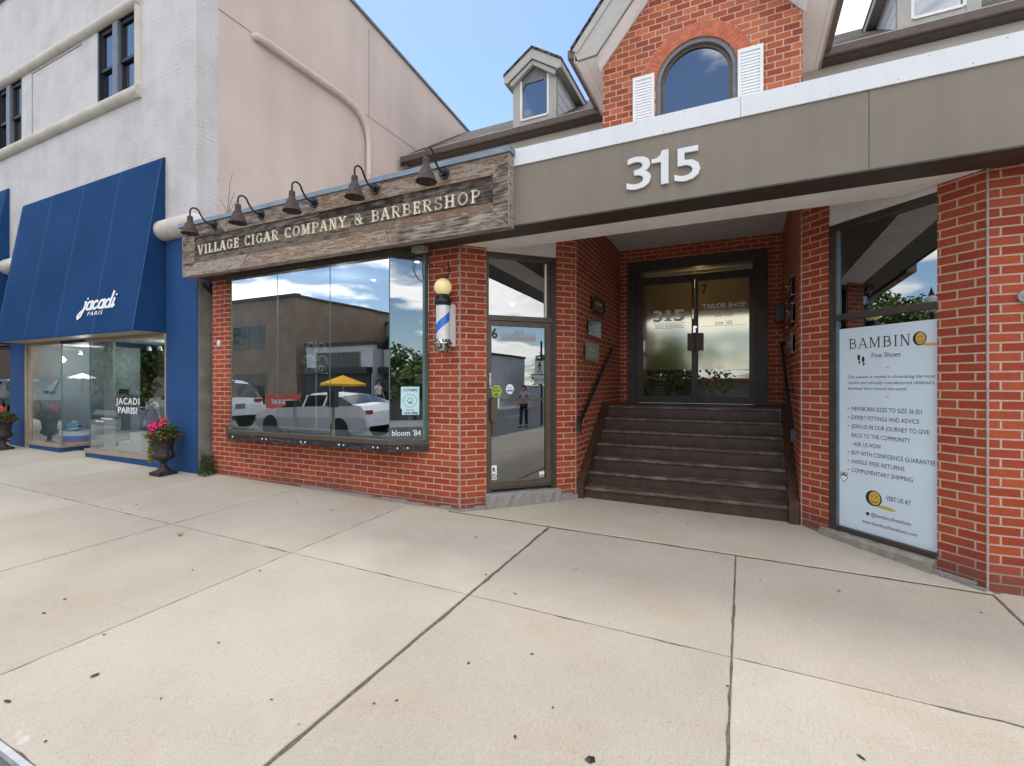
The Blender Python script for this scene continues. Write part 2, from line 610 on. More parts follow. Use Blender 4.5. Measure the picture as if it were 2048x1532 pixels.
def awning_cloth():
    m, nt, b, N, L = nodes('awning_cloth')
    uv = N('ShaderNodeUVMap')
    r = ramp(N, [(0.3, (0.011, 0.046, 0.135)), (0.7, (0.016, 0.063, 0.174))])
    L(noise(N, L, 0.7, 7), r.inputs[0])
    # pale seams with chalky wear running down the slope
    sp = N('ShaderNodeSeparateXYZ')
    L(uv.outputs[0], sp.inputs[0])
    d = N('ShaderNodeMath')
    d.operation = 'PINGPONG'
    d.inputs[1].default_value = 0.62
    L(sp.outputs[0], d.inputs[0])
    lt = N('ShaderNodeMapRange')
    lt.inputs[1].default_value = 0.004
    lt.inputs[2].default_value = 0.014
    lt.inputs[3].default_value = 0.30
    lt.inputs[4].default_value = 0.0
    L(d.outputs[0], lt.inputs[0])
    k = N('ShaderNodeMath')
    k.operation = 'MULTIPLY'
    L(lt.outputs[0], k.inputs[0])
    L(noise(N, L, 1.0, 5, scaled(N, L, uv.outputs[0], (1, 3, 1))), k.inputs[1])
    c = mixrgb(N, L, k.outputs[0], r.outputs[0], (0.35, 0.48, 0.62))
    L(c, b.inputs['Base Color'])
    b.inputs['Roughness'].default_value = 0.8
    b.inputs['Specular IOR Level'].default_value = 0.08
    bump(N, L, b, noise(N, L, 300, 2), 0.15, 0.002)


awning_cloth()
wood('barn_plank', [(0.36, (0.024, 0.017, 0.013)), (0.44, (0.075, 0.056, 0.045)), (0.51, (0.135, 0.110, 0.092)), (0.58, (0.225, 0.185, 0.155)), (0.64, (0.20, 0.105, 0.055)), (0.74, (0.36, 0.31, 0.26))], 2.6, 46, isl=0.26, bmp=0.9)
wood('barn_frame', [(0.34, (0.035, 0.024, 0.017)), (0.42, (0.14, 0.102, 0.076)), (0.50, (0.27, 0.222, 0.18)), (0.57, (0.39, 0.345, 0.295)), (0.62, (0.20, 0.095, 0.048)), (0.67, (0.30, 0.22, 0.16)), (0.78, (0.48, 0.44, 0.385))], 2.0, 50, isl=0.22, bmp=0.9)
wood('sill_wood', [(0.25, (0.10, 0.085, 0.07)), (0.5, (0.26, 0.23, 0.19)), (0.75, (0.38, 0.35, 0.30))], 3.0, 40, isl=0.1)
brick('shingles', (0.070, 0.056, 0.048), (0.19, 0.155, 0.130), (0.012, 0.010, 0.009), 0.22, 0.15, 0.024, stain=0.5, bmp=1.0)
brick('white_siding', (0.84, 0.84, 0.84), (0.84, 0.84, 0.84), (0.05, 0.05, 0.055), 60.0, 0.24, 0.008, stain=0.05, bmp=0.4, grime=0.15)
brick('soffit_plank', (0.56, 0.50, 0.47), (0.61, 0.55, 0.52), (0.22, 0.19, 0.18), 0.20, 60.0, 0.004, stain=0.15, bmp=0.3)
brick('white_plank', (0.84, 0.83, 0.81), (0.86, 0.85, 0.83), (0.5, 0.49, 0.48), 0.32, 60.0, 0.004, stain=0.05, bmp=0.3, grime=0.15)
brick('louvre', (0.78, 0.79, 0.81), (0.78, 0.79, 0.81), (0.40, 0.41, 0.44), 60.0, 0.045, 0.007, stain=0.03, bmp=0.9, grime=0.15)
# glass
glass('bay_glass', (0.66, 0.75, 0.75), 0.50, edge=0.3)
glass('store_glass', (0.76, 0.85, 0.85), 0.36, edge=0.35)
glass('door_glass', (0.30, 0.34, 0.36), 0.27, edge=0.35)
glass('dark_glass', (0.20, 0.22, 0.24), 0.29, edge=0.35)
glass('film_glass', (0.22, 0.20, 0.14), 0.27, rough=0.075, gcol=(0.95, 0.95, 0.80), edge=0.15)
glass('upper_glass', (0.05, 0.06, 0.08), 0.30, edge=0.25)
glass('black_glass', (0.12, 0.13, 0.15), 0.16, edge=0.3)
glass('clear_glass', (0.95, 0.97, 0.97), 0.06, edge=0.5)

# ------------------------------------------------------------------ mesh building
ORG = {}


class Fr:
    """A vertical wall plane: s runs to the viewer's right, d outwards to the viewer, z up."""
    def __init__(self, o, u):
        self.o = Vector((o[0], o[1], 0))
        self.u = Vector((u[0], u[1], 0)).normalized()
        self.n = Vector((self.u.y, -self.u.x, 0))

    def P(self, s, d, z):
        return self.o + self.u * s + self.n * d + Vector((0, 0, z))


class MB:
    def __init__(self):
        self.v, self.f, self.mi, self.uv, self.sm, self.mats = [], [], [], [], [], []

    def mat(self, m):
        m = M[m] if isinstance(m, str) else m
        if m not in self.mats:
            self.mats.append(m)
        return self.mats.index(m)

    def face(self, pts, m=0, uv=None, smooth=False):
        k = len(self.v)
        self.v += [Vector(p) for p in pts]
        self.f.append(tuple(range(k, k + len(pts))))
        self.mi.append(m)
        self.uv.append(uv)
        self.sm.append(smooth)

    def mesh(self, verts, faces, m=0, smooth=False):
        k = len(self.v)
        self.v += [Vector(p) for p in verts]
        for f in faces:
            self.f.append(tuple(i + k for i in f))
            self.mi.append(m)
            self.uv.append(None)
            self.sm.append(smooth)

    def hexa(self, p, m=0):
        """p: 8 corners, bottom ring then top ring (both counter-clockwise from above)."""
        self.mesh(p, [(0, 3, 2, 1), (4, 5, 6, 7), (0, 1, 5, 4), (1, 2, 6, 5), (2, 3, 7, 6), (3, 0, 4, 7)], m)

    def box(self, x0, x1, y0, y1, z0, z1, m=0):
        self.hexa([(x0, y0, z0), (x1, y0, z0), (x1, y1, z0), (x0, y1, z0), (x0, y0, z1), (x1, y0, z1), (x1, y1, z1), (x0, y1, z1)], m)

    def fbox(self, fr, s0, s1, d0, d1, z0, z1, m=0):
        P = fr.P
        self.hexa([P(s0, d1, z0), P(s1, d1, z0), P(s1, d0, z0), P(s0, d0, z0), P(s0, d1, z1), P(s1, d1, z1), P(s1, d0, z1), P(s0, d0, z1)], m)

    def fquad(self, fr, s0, s1, z0, z1, d=0, m=0):
        P = fr.P
        self.face([P(s0, d, z0), P(s1, d, z0), P(s1, d, z1), P(s0, d, z1)], m)

    def prism(self, pts, off, m=0):
        """Extrude a polygon (3D points) by the vector off."""
        off = Vector(off)
        a = [Vector(p) for p in pts]
        n = len(a)
        nrm = Vector((0, 0, 0))
        for i in range(n):
            nrm += a[i].cross(a[(i + 1) % n])
        if nrm.dot(off) > 0:
            a = a[::-1]
        b = [p + off for p in a]
        self.mesh(a + b, [tuple(range(n)), tuple(range(2 * n - 1, n - 1, -1))] + [((i + 1) % n, i, n + i, n + (i + 1) % n) for i in range(n)], m)

    def tube(self, pts, r, n=10, m=0, caps=True, closed=False):
        pts = [Vector(p) for p in pts]
        rs = r if isinstance(r, (list, tuple)) else [r] * len(pts)
        rings, up = [], None
        for i, p in enumerate(pts):
            t = (pts[min(i + 1, len(pts) - 1)] - pts[max(i - 1, 0)])
            t = t.normalized() if t.length > 1e-9 else Vector((0, 0, 1))
            if up is None:
                up = Vector((0, 0, 1)) if abs(t.z) < 0.9 else Vector((1, 0, 0))
            x = t.cross(up).normalized()
            y = x.cross(t).normalized()
            up = y
            rings.append([p + x * (math.cos(a) * rs[i]) + y * (math.sin(a) * rs[i]) for a in (2 * math.pi * k / n for k in range(n))])
        v = [q for ring in rings for q in ring]
        f = []
        for i in range(len(pts) - 1):
            for k in range(n):
                f.append((i * n + k, i * n + (k + 1) % n, (i + 1) * n + (k + 1) % n, (i + 1) * n + k))
        self.mesh(v, f, m, True)
        if caps:
            self.face(rings[0][::-1], m)
            self.face(rings[-1], m)

    def lathe(self, prof, c=(0, 0, 0), n=20, m=0, lobes=0, lobe_amp=0.0, lobe_z=None, smooth=True):
        c = Vector(c)
        v, f = [], []
        for r, z in prof:
            for k in range(n):
                a = 2 * math.pi * k / n
                rr = r
                if lobes and lobe_z and lobe_z[0] <= z <= lobe_z[1]:
                    rr = r * (1 + lobe_amp * abs(math.sin(a * lobes / 2)))
                v.append(c + Vector((rr * math.cos(a), rr * math.sin(a), z)))
        for i in range(len(prof) - 1):
            for k in range(n):
                f.append((i * n + k, i * n + (k + 1) % n, (i + 1) * n + (k + 1) % n, (i + 1) * n + k))
        self.mesh(v, f, m, smooth)
        if prof[0][0] > 1e-4:
            self.face(v[:n][::-1], m)
        if prof[-1][0] > 1e-4:
            self.face(v[-n:], m)

    def sphere(self, c, r, m=0, n=14, sc=(1, 1, 1)):
        c = Vector(c)
        v, f = [], []
        h = n // 2
        for i in range(h + 1):
            th = math.pi * i / h
            for k in range(n):
                a = 2 * math.pi * k / n
                v.append(c + Vector((r * sc[0] * math.sin(th) * math.cos(a), r * sc[1] * math.sin(th) * math.sin(a), -r * sc[2] * math.cos(th))))
        for i in range(h):
            for k in range(n):
                f.append((i * n + k, i * n + (k + 1) % n, (i + 1) * n + (k + 1) % n, (i + 1) * n + k))
        self.mesh(v, f, m, True)

    def disc(self, fr, s, z, r, d, m=0, n=20, t=0.002, sq=1.0):
        self.prism([fr.P(s + r * sq * math.cos(2 * math.pi * k / n), d, z + r * math.sin(2 * math.pi * k / n)) for k in range(n)], fr.n * t, m)

    def ring(self, fr, s, z, r, w, d, m=0, n=28, t=0.002):
        for k in range(n):
            a, b = 2 * math.pi * k / n, 2 * math.pi * (k + 1) / n
            self.face([fr.P(s + q * math.cos(t_), d + t, z + q * math.sin(t_)) for q, t_ in ((r, a), (r, b), (r - w, b), (r - w, a))][::-1], m)

    def text(self, fr, s, z0, z1, d, string, width=None, depth=0.001, m=0, shear=0.0, bold=0.0, align='L', spacing=1.0, rot=0.0):
        """Lettering lying on the plane: cap height z1-z0, left edge at s (or centred on it)."""
        cu = bpy.data.curves.new('lettering', 'FONT')
        cu.body = string
        cu.shear = shear
        cu.offset = bold
        cu.space_character = spacing
        cu.resolution_u = 3
        ob = bpy.data.objects.new('lettering_tmp', cu)
        C.objects.link(ob)
        dg = bpy.context.evaluated_depsgraph_get()
        me = bpy.data.meshes.new_from_object(ob.evaluated_get(dg))
        vs = [v.co.copy() for v in me.vertices]
        fs = [tuple(p.vertices) for p in me.polygons]
        bpy.data.objects.remove(ob)
        bpy.data.curves.remove(cu)
        bpy.data.meshes.remove(me)
        if not vs:
            return
        x0, x1 = min(v.x for v in vs), max(v.x for v in vs)
        cap = 0.729 if string.upper() == string or True else 0.729
        ky = (z1 - z0) / cap
        kx = width / (x1 - x0) if width else ky
        sx = s - ((x1 - x0) * kx / 2 if align == 'C' else 0)
        P = []
        cr, sr = math.cos(rot), math.sin(rot)
        for v in vs:
            a, b_ = (v.x - x0) * kx, v.y * ky
            P.append(fr.P(sx + a * cr - b_ * sr, d, z0 + a * sr + b_ * cr))
        n = len(P)
        if depth <= 0.0015:
            # thin film: one sheet, wound to face the viewer
            out = []
            for f in fs:
                nn = (P[f[1]] - P[f[0]]).cross(P[f[2]] - P[f[0]])
                out.append(f if nn.dot(fr.n) > 0 else f[::-1])
            self.mesh([p + fr.n * depth for p in P], out, m)
        else:
            edges = {}
            for f in fs:
                for i in range(len(f)):
                    e = (f[i], f[(i + 1) % len(f)])
                    edges[tuple(sorted(e))] = edges.get(tuple(sorted(e)), 0) + 1
            Q = [p + fr.n * depth for p in P]
            ff = list(fs)
            rim = [(a, b, b + n, a + n) for (a, b), c in edges.items() if c == 1]
            self.mesh(P + Q, [tuple(i + n for i in f) for f in ff] + rim, m)

    def build(self, name, mats=None, parent=None, smooth_angle=None):
        me = bpy.data.meshes.new(name)
        org = ORG.get(parent.name, Vector((0, 0, 0))) if parent else None
        if org is None:
            lo = Vector((min(v.x for v in self.v), min(v.y for v in self.v), min(v.z for v in self.v)))
            hi = Vector((max(v.x for v in self.v), max(v.y for v in self.v), max(v.z for v in self.v)))
            org = Vector(((lo.x + hi.x) / 2, (lo.y + hi.y) / 2, lo.z))
        me.from_pydata([v - org for v in self.v], [], self.f)
        if mats is not None:
            for m in (mats if isinstance(mats, (list, tuple)) else [mats]):
                me.materials.append(M[m] if isinstance(m, str) else m)
        else:
            for m in self.mats:
                me.materials.append(m)
        uvl = me.uv_layers.new(name='UVMap')
        for i, p in enumerate(me.polygons):
            p.material_index = self.mi[i] if len(me.materials) > 1 else 0
            p.use_smooth = self.sm[i]
            n = p.normal
            h = math.hypot(n.x, n.y)
            if h < 0.75:
                # sloping or level: v climbs the slope, u runs level
                if h > 0.05:
                    t = Vector((-n.y, n.x, 0)).normalized()
                    w = n.cross(t)
                else:
                    t, w = Vector((1, 0, 0)), Vector((0, 1, 0))
            else:
                t, w = Vector((-n.y, n.x, 0)).normalized(), Vector((0, 0, 1))
            for j, li in enumerate(p.loop_indices):
                co = self.v[self.f[i][j]]
                if self.uv[i]:
                    uvl.data[li].uv = self.uv[i][j]
                else:
                    uvl.data[li].uv = (co.dot(t), co.dot(w))
        ob = bpy.data.objects.new(name, me)
        C.objects.link(ob)
        if parent:
            ob.parent = parent
            ORG[ob.name] = org
        else:
            ob.location = org
            ORG[ob.name] = org
        return ob


def tag(o, label=None, cat=None, group=None, kind=None):
    for k, v in (('label', label), ('category', cat), ('group', group), ('kind', kind)):
        if v:
            o[k] = v
    return o


def thing(name, label, cat, loc, group=None):
    o = bpy.data.objects.new(name, None)
    o.empty_display_size = 0.2
    o.location = loc
    C.objects.link(o)
    ORG[o.name] = Vector(loc)
    tag(o, label, cat, group)
    return o


def copy_tree(o, parent=None, loc=None):
    c = o.copy()
    C.objects.link(c)
    if parent:
        c.parent = parent
    if loc is not None:
        c.location = loc
    for ch in list(o.children):
        copy_tree(ch, c)
    return c


def part(name, fn, mats, parent):
    b = MB()
    fn(b)
    return b.build(name, mats, parent)


# ------------------------------------------------------------------ slab-serif lettering (own strokes)
def arc(cx, cy, rx, ry, a0, a1, n=10):
    return [(cx + rx * math.cos(R(a0 + (a1 - a0) * i / n)), cy + ry * math.sin(R(a0 + (a1 - a0) * i / n))) for i in range(n + 1)]


TH, TN = 0.17, 0.10       # thick and thin stroke, in cap heights
GL = {
    'V': (0.86, [([(0.10, 1), (0.43, 0)], TH), ([(0.76, 1), (0.46, 0)], TN)], [(0.10, 1, 0.28), (0.76, 1, 0.26)]),
    'I': (0.40, [([(0.20, 0), (0.20, 1)], TH)], [(0.20, 0, 0.34), (0.20, 1, 0.34)]),
    'L': (0.68, [([(0.20, 0), (0.20, 1)], TH), ([(0.20, 0.05), (0.62, 0.05)], TN), ([(0.62, 0.0), (0.62, 0.28)], TN)], [(0.20, 1, 0.34), (0.16, 0, 0.26)]),
    'A': (0.86, [([(0.10, 0), (0.42, 1)], TN), ([(0.76, 0), (0.44, 1)], TH), ([(0.20, 0.33), (0.66, 0.33)], TN)], [(0.10, 0, 0.26), (0.76, 0, 0.28)]),
    'G': (0.84, [(arc(0.44, 0.5, 0.34, 0.46, 40, 320, 14), TH * 0.9), ([(0.72, 0.12), (0.72, 0.46)], TH), ([(0.70, 0.72), (0.70, 0.98)], TN * 0.8)], [(0.70, 0.46, 0.30)]),
    'E': (0.70, [([(0.20, 0), (0.20, 1)], TH), ([(0.20, 0.05), (0.62, 0.05)], TN), ([(0.20, 0.95), (0.60, 0.95)], TN), ([(0.20, 0.52), (0.50, 0.52)], TN), ([(0.62, 0), (0.62, 0.26)], TN), ([(0.60, 0.76), (0.60, 1)], TN), ([(0.50, 0.40), (0.50, 0.64)], TN)], [(0.14, 0, 0.22), (0.14, 1, 0.22)]),
    'C': (0.80, [(arc(0.44, 0.5, 0.34, 0.46, 48, 312, 14), TH * 0.9), ([(0.69, 0.72), (0.69, 1.0)], TN * 0.9), ([(0.69, 0.0), (0.69, 0.2)], TN * 0.8)], []),
    'O': (0.90, [(arc(0.45, 0.5, 0.36, 0.45, 0, 360, 22), TH * 0.9)], []),
    'M': (1.06, [([(0.18, 0), (0.18, 1)], TN), ([(0.20, 1), (0.52, 0.10)], TH), ([(0.52, 0.10), (0.86, 1)], TN), ([(0.88, 0), (0.88, 1)], TH)], [(0.18, 0, 0.28), (0.88, 0, 0.32), (0.12, 1, 0.22), (0.94, 1, 0.22)]),
    'P': (0.76, [([(0.20, 0), (0.20, 1)], TH), ([(0.20, 0.95), (0.42, 0.95)], TN), (arc(0.42, 0.71, 0.26, 0.24, 90, -90, 10), TH * 0.85), ([(0.20, 0.47), (0.42, 0.47)], TN)], [(0.20, 0, 0.36), (0.14, 1, 0.22)]),
    'N': (0.90, [([(0.18, 0), (0.18, 1)], TN), ([(0.20, 1), (0.70, 0)], TH), ([(0.72, 0), (0.72, 1)], TN)], [(0.18, 0, 0.28), (0.12, 1, 0.24), (0.72, 1, 0.28)]),
    'Y': (0.84, [([(0.10, 1), (0.42, 0.45)], TH), ([(0.74, 1), (0.42, 0.45)], TN), ([(0.42, 0.48), (0.42, 0)], TH)], [(0.10, 1, 0.28), (0.74, 1, 0.26), (0.42, 0, 0.36)]),
    '&': (0.98, [(arc(0.40, 0.76, 0.19, 0.20, -60, 240, 14), TN), ([(0.30, 0.60), (0.82, 0.03)], TH), (arc(0.38, 0.27, 0.27, 0.24, 110, 330, 12), TH * 0.85), ([(0.60, 0.14), (0.80, 0.52)], TN)], [(0.80, 0.52, 0.26), (0.86, 0.02, 0.2)]),
    'B': (0.80, [([(0.20, 0), (0.20, 1)], TH), ([(0.20, 0.95), (0.42, 0.95)], TN), (arc(0.42, 0.74, 0.22, 0.21, 90, -90, 10), TH * 0.8), ([(0.20, 0.53), (0.44, 0.53)], TN), (arc(0.44, 0.29, 0.26, 0.24, 90, -90, 10), TH * 0.85), ([(0.20, 0.05), (0.44, 0.05)], TN)], [(0.13, 0, 0.22), (0.13, 1, 0.22)]),
    'R': (0.86, [([(0.20, 0), (0.20, 1)], TH), ([(0.20, 0.95), (0.42, 0.95)], TN), (arc(0.42, 0.72, 0.24, 0.23, 90, -90, 10), TH * 0.85), ([(0.20, 0.49), (0.42, 0.49)], TN), ([(0.42, 0.49), (0.74, 0.02)], TH)], [(0.20, 0, 0.34), (0.14, 1, 0.22), (0.78, 0, 0.2)]),
    'S': (0.70, [(arc(0.35, 0.74, 0.23, 0.21, 20, 270, 12) + arc(0.35, 0.27, 0.25, 0.23, 90, -160, 12), TH * 0.82), ([(0.58, 0.74), (0.58, 1.0)], TN * 0.8), ([(0.10, 0.0), (0.10, 0.28)], TN * 0.8)], []),
    'H': (0.94, [([(0.20, 0), (0.20, 1)], TH), ([(0.74, 0), (0.74, 1)], TH), ([(0.20, 0.5), (0.74, 0.5)], TN)], [(0.20, 0, 0.34), (0.20, 1, 0.34), (0.74, 0, 0.34), (0.74, 1, 0.34)]),
    ' ': (0.42, [], []),
}


def slab_text(mb, fr, s0, s1, z0, z1, d, string, depth=0.02, m=0, track=0.12, thin=1.0, serif=0.08):
    total = sum(GL[c][0] for c in string) + track * (len(string) - 1)
    h = z1 - z0
    k = (s1 - s0) / total
    s = s0
    n = 0
    for ch in string:
        w, strokes, serifs = GL[ch]
        for pts, t in list(strokes) + [([(x - q / 2, (y - serif / 2) if y > 0.9 else (y + serif / 2 if y < 0.1 else y)), (x + q / 2, (y - serif / 2) if y > 0.9 else (y + serif / 2 if y < 0.1 else y))], serif) for x, y, q in serifs]:
            n += 1
            dd = d + depth + 0.0004 * (n % 5)
            t = t * thin
            for (xa, ya), (xb, yb) in zip(pts, pts[1:]):
                # keep the stroke width even though s and z scale differently
                ax, ay, bx, by = xa * k, ya * h, xb * k, yb * h
                L_ = math.hypot(bx - ax, by - ay) or 1e-6
                nx, ny = -(by - ay) / L_, (bx - ax) / L_
                wd = t * (k * abs(nx) + h * abs(ny)) / (abs(nx) + abs(ny)) / 2
                e = wd * 0.35
                tx, ty = (bx - ax) / L_ * e, (by - ay) / L_ * e
                q = [(ax - tx + nx * wd, ay - ty + ny * wd), (ax - tx - nx * wd, ay - ty - ny * wd), (bx + tx - nx * wd, by + ty - ny * wd), (bx + tx + nx * wd, by + ty + ny * wd)]
                if depth > 0.0025:
                    mb.prism([fr.P(s + x, d, z0 + y) for x, y in q], fr.n * (dd - d), m)
                else:
                    mb.face([fr.P(s + x, dd, z0 + y) for x, y in q], m)
        s += (w + track) * k


# ------------------------------------------------------------------ pavement, kerb, road, ground
def sheet(mb, x0, x1, y0, y1, fz, dz=0.0, m=0):
    mb.face([(x0, y0, fz(x0, y0) + dz), (x1, y0, fz(x1, y0) + dz), (x1, y1, fz(x1, y1) + dz), (x0, y1, fz(x0, y1) + dz)], m)


def slab(mb, x0, x1, y0, y1):
    """One pavement slab: worn, slightly ragged arrises and a flat top."""
    rnd = random.Random(int(x0 * 977 + y0 * 131))
    dp = 0.03
    ring = []
    near = -14 < x0 < 6
    cs = [(x0, y0), (x1, y0), (x1, y1), (x0, y1)]
    for k in range(4):
        (xa, ya), (xb, yb) = cs[k], cs[(k + 1) % 4]
        n = max(1, int(math.hypot(xb - xa, yb - ya) / 0.09)) if near else 1
        nx, ny = (-(yb - ya), xb - xa)
        q = math.hypot(nx, ny)
        for i in range(n):
            t = i / n
            j = (rnd.random() ** 5) * 0.011 + rnd.uniform(0, .0014) if (near and i) else 0.0
            ring.append((xa + (xb - xa) * t + nx / q * j, ya + (yb - ya) * t + ny / q * j, nx / q, ny / q))
    e = 0.006
    m = len(ring)
    cx_, cy_ = (x0 + x1) / 2, (y0 + y1) / 2
    v = [(x, y, gz(x, y) - dp) for x, y, _, _ in ring] + [(x, y, gz(x, y) - 0.004) for x, y, _, _ in ring]
    for k, (x, y, nx, ny) in enumerate(ring):
        px, py = ring[k - 1][2], ring[k - 1][3]
        if (nx, ny) != (px, py):
            nx, ny = nx + px, ny + py
        v.append((x + nx * e, y + ny * e, gz(x + nx * e, y + ny * e)))
    f = [tuple(range(2 * m, 3 * m))]
    for k in range(m):
        j = (k + 1) % m
        f += [(k, j, m + j, m + k), (m + k, m + j, 2 * m + j, 2 * m + k)]
    mb.mesh(v, f)


def pavement():
    b = MB()
    xs = [-60, -50, -40, -32, -26, -22, -20.5, -18.66, -16.8, -14.93, -13.06, -11.2, -9.33, -7.46, -5.6, -3.73, -1.85, -0.06, 1.67, 3.5, 5.4, 7.3, 9.2, 14, 20, 30, 40]
    gap = {-5.6: 0.013, -1.85: 0.022, -0.06: 0.009, 1.67: 0.014}
    for xa, xb in zip(xs, xs[1:]):
        ga, gb = gap.get(xa, 0.006) / 2, gap.get(xb, 0.006) / 2
        slab(b, xa + ga, xb - gb, 0.976, 3.1 - 0.004)
        entry = -1.86 <= xa < 1.6
        if entry:
            slab(b, xa + ga, xb - gb, 3.1 + 0.004, 4.745)
        elif xa == -3.73:
            slab(b, xa + ga, xb - gb, 3.1 + 0.004, 4.745)
        else:
            slab(b, xa + ga, xb - gb, 3.1 + 0.004, 5.0)
    slab(b, -3.12, 1.74, 4.782, 6.3)
    slab(b, -3.73, -3.128, 4.757, 5.0)
    tag(b.build('sidewalk', 'concrete'), kind='structure')
    b = MB()
    sheet(b, -60, 40, 0.98, 6.6, gz, -0.006)
    tag(b.build('pavement_joint', 'joint_fill'), kind='structure')
    b = MB()
    for x0 in range(-60, 40, 4):
        p = []
        for y, dz in ((0.945, -0.25), (0.976, -0.25), (0.973, -0.006), (0.949, -0.008)):
            p.append((y, dz))
        a = [(x0 + 0.004, y, gz(x0, 0.95) + dz) for y, dz in p]
        c = [(x0 + 3.996, y, gz(x0 + 4, 0.95) + dz) for y, dz in p]
        b.mesh(a + c, [(0, 1, 2, 3), (7, 6, 5, 4), (0, 4, 5, 1), (1, 5, 6, 2), (2, 6, 7, 3), (3, 7, 4, 0)])
    tag(b.build('kerb', 'kerb_stone'), kind='structure')
    b = MB()
    sheet(b, -60, 40, -10.0, 0.946, rz)
    tag(b.build('road', 'asphalt'), kind='structure')
    b = MB()
    for x in range(-58, 38, 6):
        sheet(b, x, x + 3, -4.6, -4.48, rz, 0.004)
    tag(b.build('road_marking', 'lane_paint'), kind='structure')
    b = MB()
    for x in range(-60, 40, 2):
        b.hexa([(x + .004, -13.4, rz(x, -10) - .1), (x + 1.996, -13.4, rz(x + 2, -10) - .1), (x + 1.996, -10, rz(x + 2, -10) - .1), (x + .004, -10, rz(x, -10) - .1),
                (x + .004, -13.4, rz(x, -10) + .17), (x + 1.996, -13.4, rz(x + 2, -10) + .17), (x + 1.996, -10, rz(x + 2, -10) + .14), (x + .004, -10, rz(x, -10) + .14)])
    tag(b.build('far_pavement', 'kerb_stone'), kind='structure')
    b = MB()
    b.face([(-600, -600, -1.9), (600, -600, -1.9), (600, 600, -1.9), (-600, 600, -1.9)])
    tag(b.build('ground', 'asphalt'), kind='structure')


pavement()

# ------------------------------------------------------------------ the red brick shop building
PA, PC = (-2.996, 4.82), (-1.94, 5.93)
PB, PD = (1.662, 4.82), (0.56, 5.93)
FL = Fr((0, 4.82), (1, 0))                                   # street wall; s = X
FA = Fr(PA, (PC[0] - PA[0], PC[1] - PA[1]))                  # left splayed bay with door 6
FD = Fr(PD, (PB[0] - PD[0], PB[1] - PD[1]))                  # right splayed bay with the tall window
LA = math.hypot(PC[0] - PA[0], PC[1] - PA[1])
LD = math.hypot(PB[0] - PD[0], PB[1] - PD[1])
FW = Fr((-1.94, 0), (0, 1))                                  # left wall of the stair recess; s = Y
FE = Fr((0.545, 8.4), (0, -1))                               # right wall of the recess; s = 8.4 - Y
FB = Fr((0, 8.4), (1, 0))                                    # back wall of the recess
FU = Fr((0, 8.1), (1, 0))                                    # upper gable wall
FS = Fr((0, 4.467), (1, 0))                                  # fascia
CX = -0.695
ZB = -0.12
bld = thing('shop_building', 'red brick shop building with brown fascia numbered 315, arched gable window and stair recess', 'building', (-0.7, 4.82, 0))
bp = lambda name, fn, mats: part(name, fn, mats, bld)


def walls(b):
    # street wall left of the entrance, round the bay window
    b.fbox(FL, -7.607, -7.15, -0.35, 0, ZB, 3.12)
    b.fbox(FL, -7.15, -3.44, -0.35, 0, ZB, 0.70)
    b.fbox(FL, -3.44, -2.996, -0.20, 0, ZB, 3.12)
    b.box(-7.607, -7.40, 5.18, 10, ZB, 3.12)
    # splayed piers
    b.fbox(FA, 0.0, 0.326, -0.2, 0, ZB, 3.3)
    b.fbox(FA, 1.256, LA, -0.2, 0, ZB, 3.97)
    b.fbox(FD, 0.0, 0.299, -0.2, 0, ZB, 3.97)
    b.fbox(FD, 1.238, LD, -0.2, 0, ZB, 3.3)
    # recess
    b.fbox(FW, 5.93, 8.4, -0.2, 0, ZB, 3.97)
    b.fbox(FE, 0.0, 2.455, -0.2, 0, ZB, 3.97)
    b.fbox(FB, -1.94, -1.80, -0.2, 0, 0.9, 3.97)
    b.fbox(FB, 0.345, 0.545, -0.2, 0, 0.9, 3.97)
    b.fbox(FB, -1.80, 0.345, -0.2, 0, 3.575, 3.97)
    # street wall right of the entrance
    b.fbox(FL, 1.662, 7.5, -0.35, 0, ZB, 3.12)


bp('brick_wall', walls, 'red_brick')


def corner_mortar(b):
    for x, y in (PA, PB):
        b.tube([(x, y - 0.001, ZB), (x, y - 0.001, 3.12)], 0.0085, 8)
    for x, y in (PC, PD):
        b.tube([(x, y, ZB), (x, y, 3.3)], 0.006, 8)


bp('corner_mortar', corner_mortar, 'mortar')


def footing(b):
    rnd = random.Random(3)
    # broken concrete edge showing under the lowest brick course
    for a, c, fr, out in ((-5.6, -3.0, FL, 0.03), (0.0, 0.34, FA, 0.05), (1.238, 1.57, FD, 0.035)):
        s = a
        while s < c - 0.01:
            e = min(c, s + rnd.uniform(0.10, 0.28))
            p = fr.P((s + e) / 2, 0, 0)
            zt = gz(p.x, p.y) + rnd.uniform(0.012, 0.04)
            b.fbox(fr, s, e, 0.0, out + rnd.uniform(-.008, .012), ZB - .05, zt)
            s = e
    for s0, s1, h in ((1.25, 1.46, 0.085), (1.46, 1.54, 0.06)):
        p = FA.P(s0, 0, 0)
        b.fbox(FA, s0, s1, 0, 0.045, ZB, gz(p.x, p.y) + h)


bp('concrete_footing', footing, 'rough_concrete')


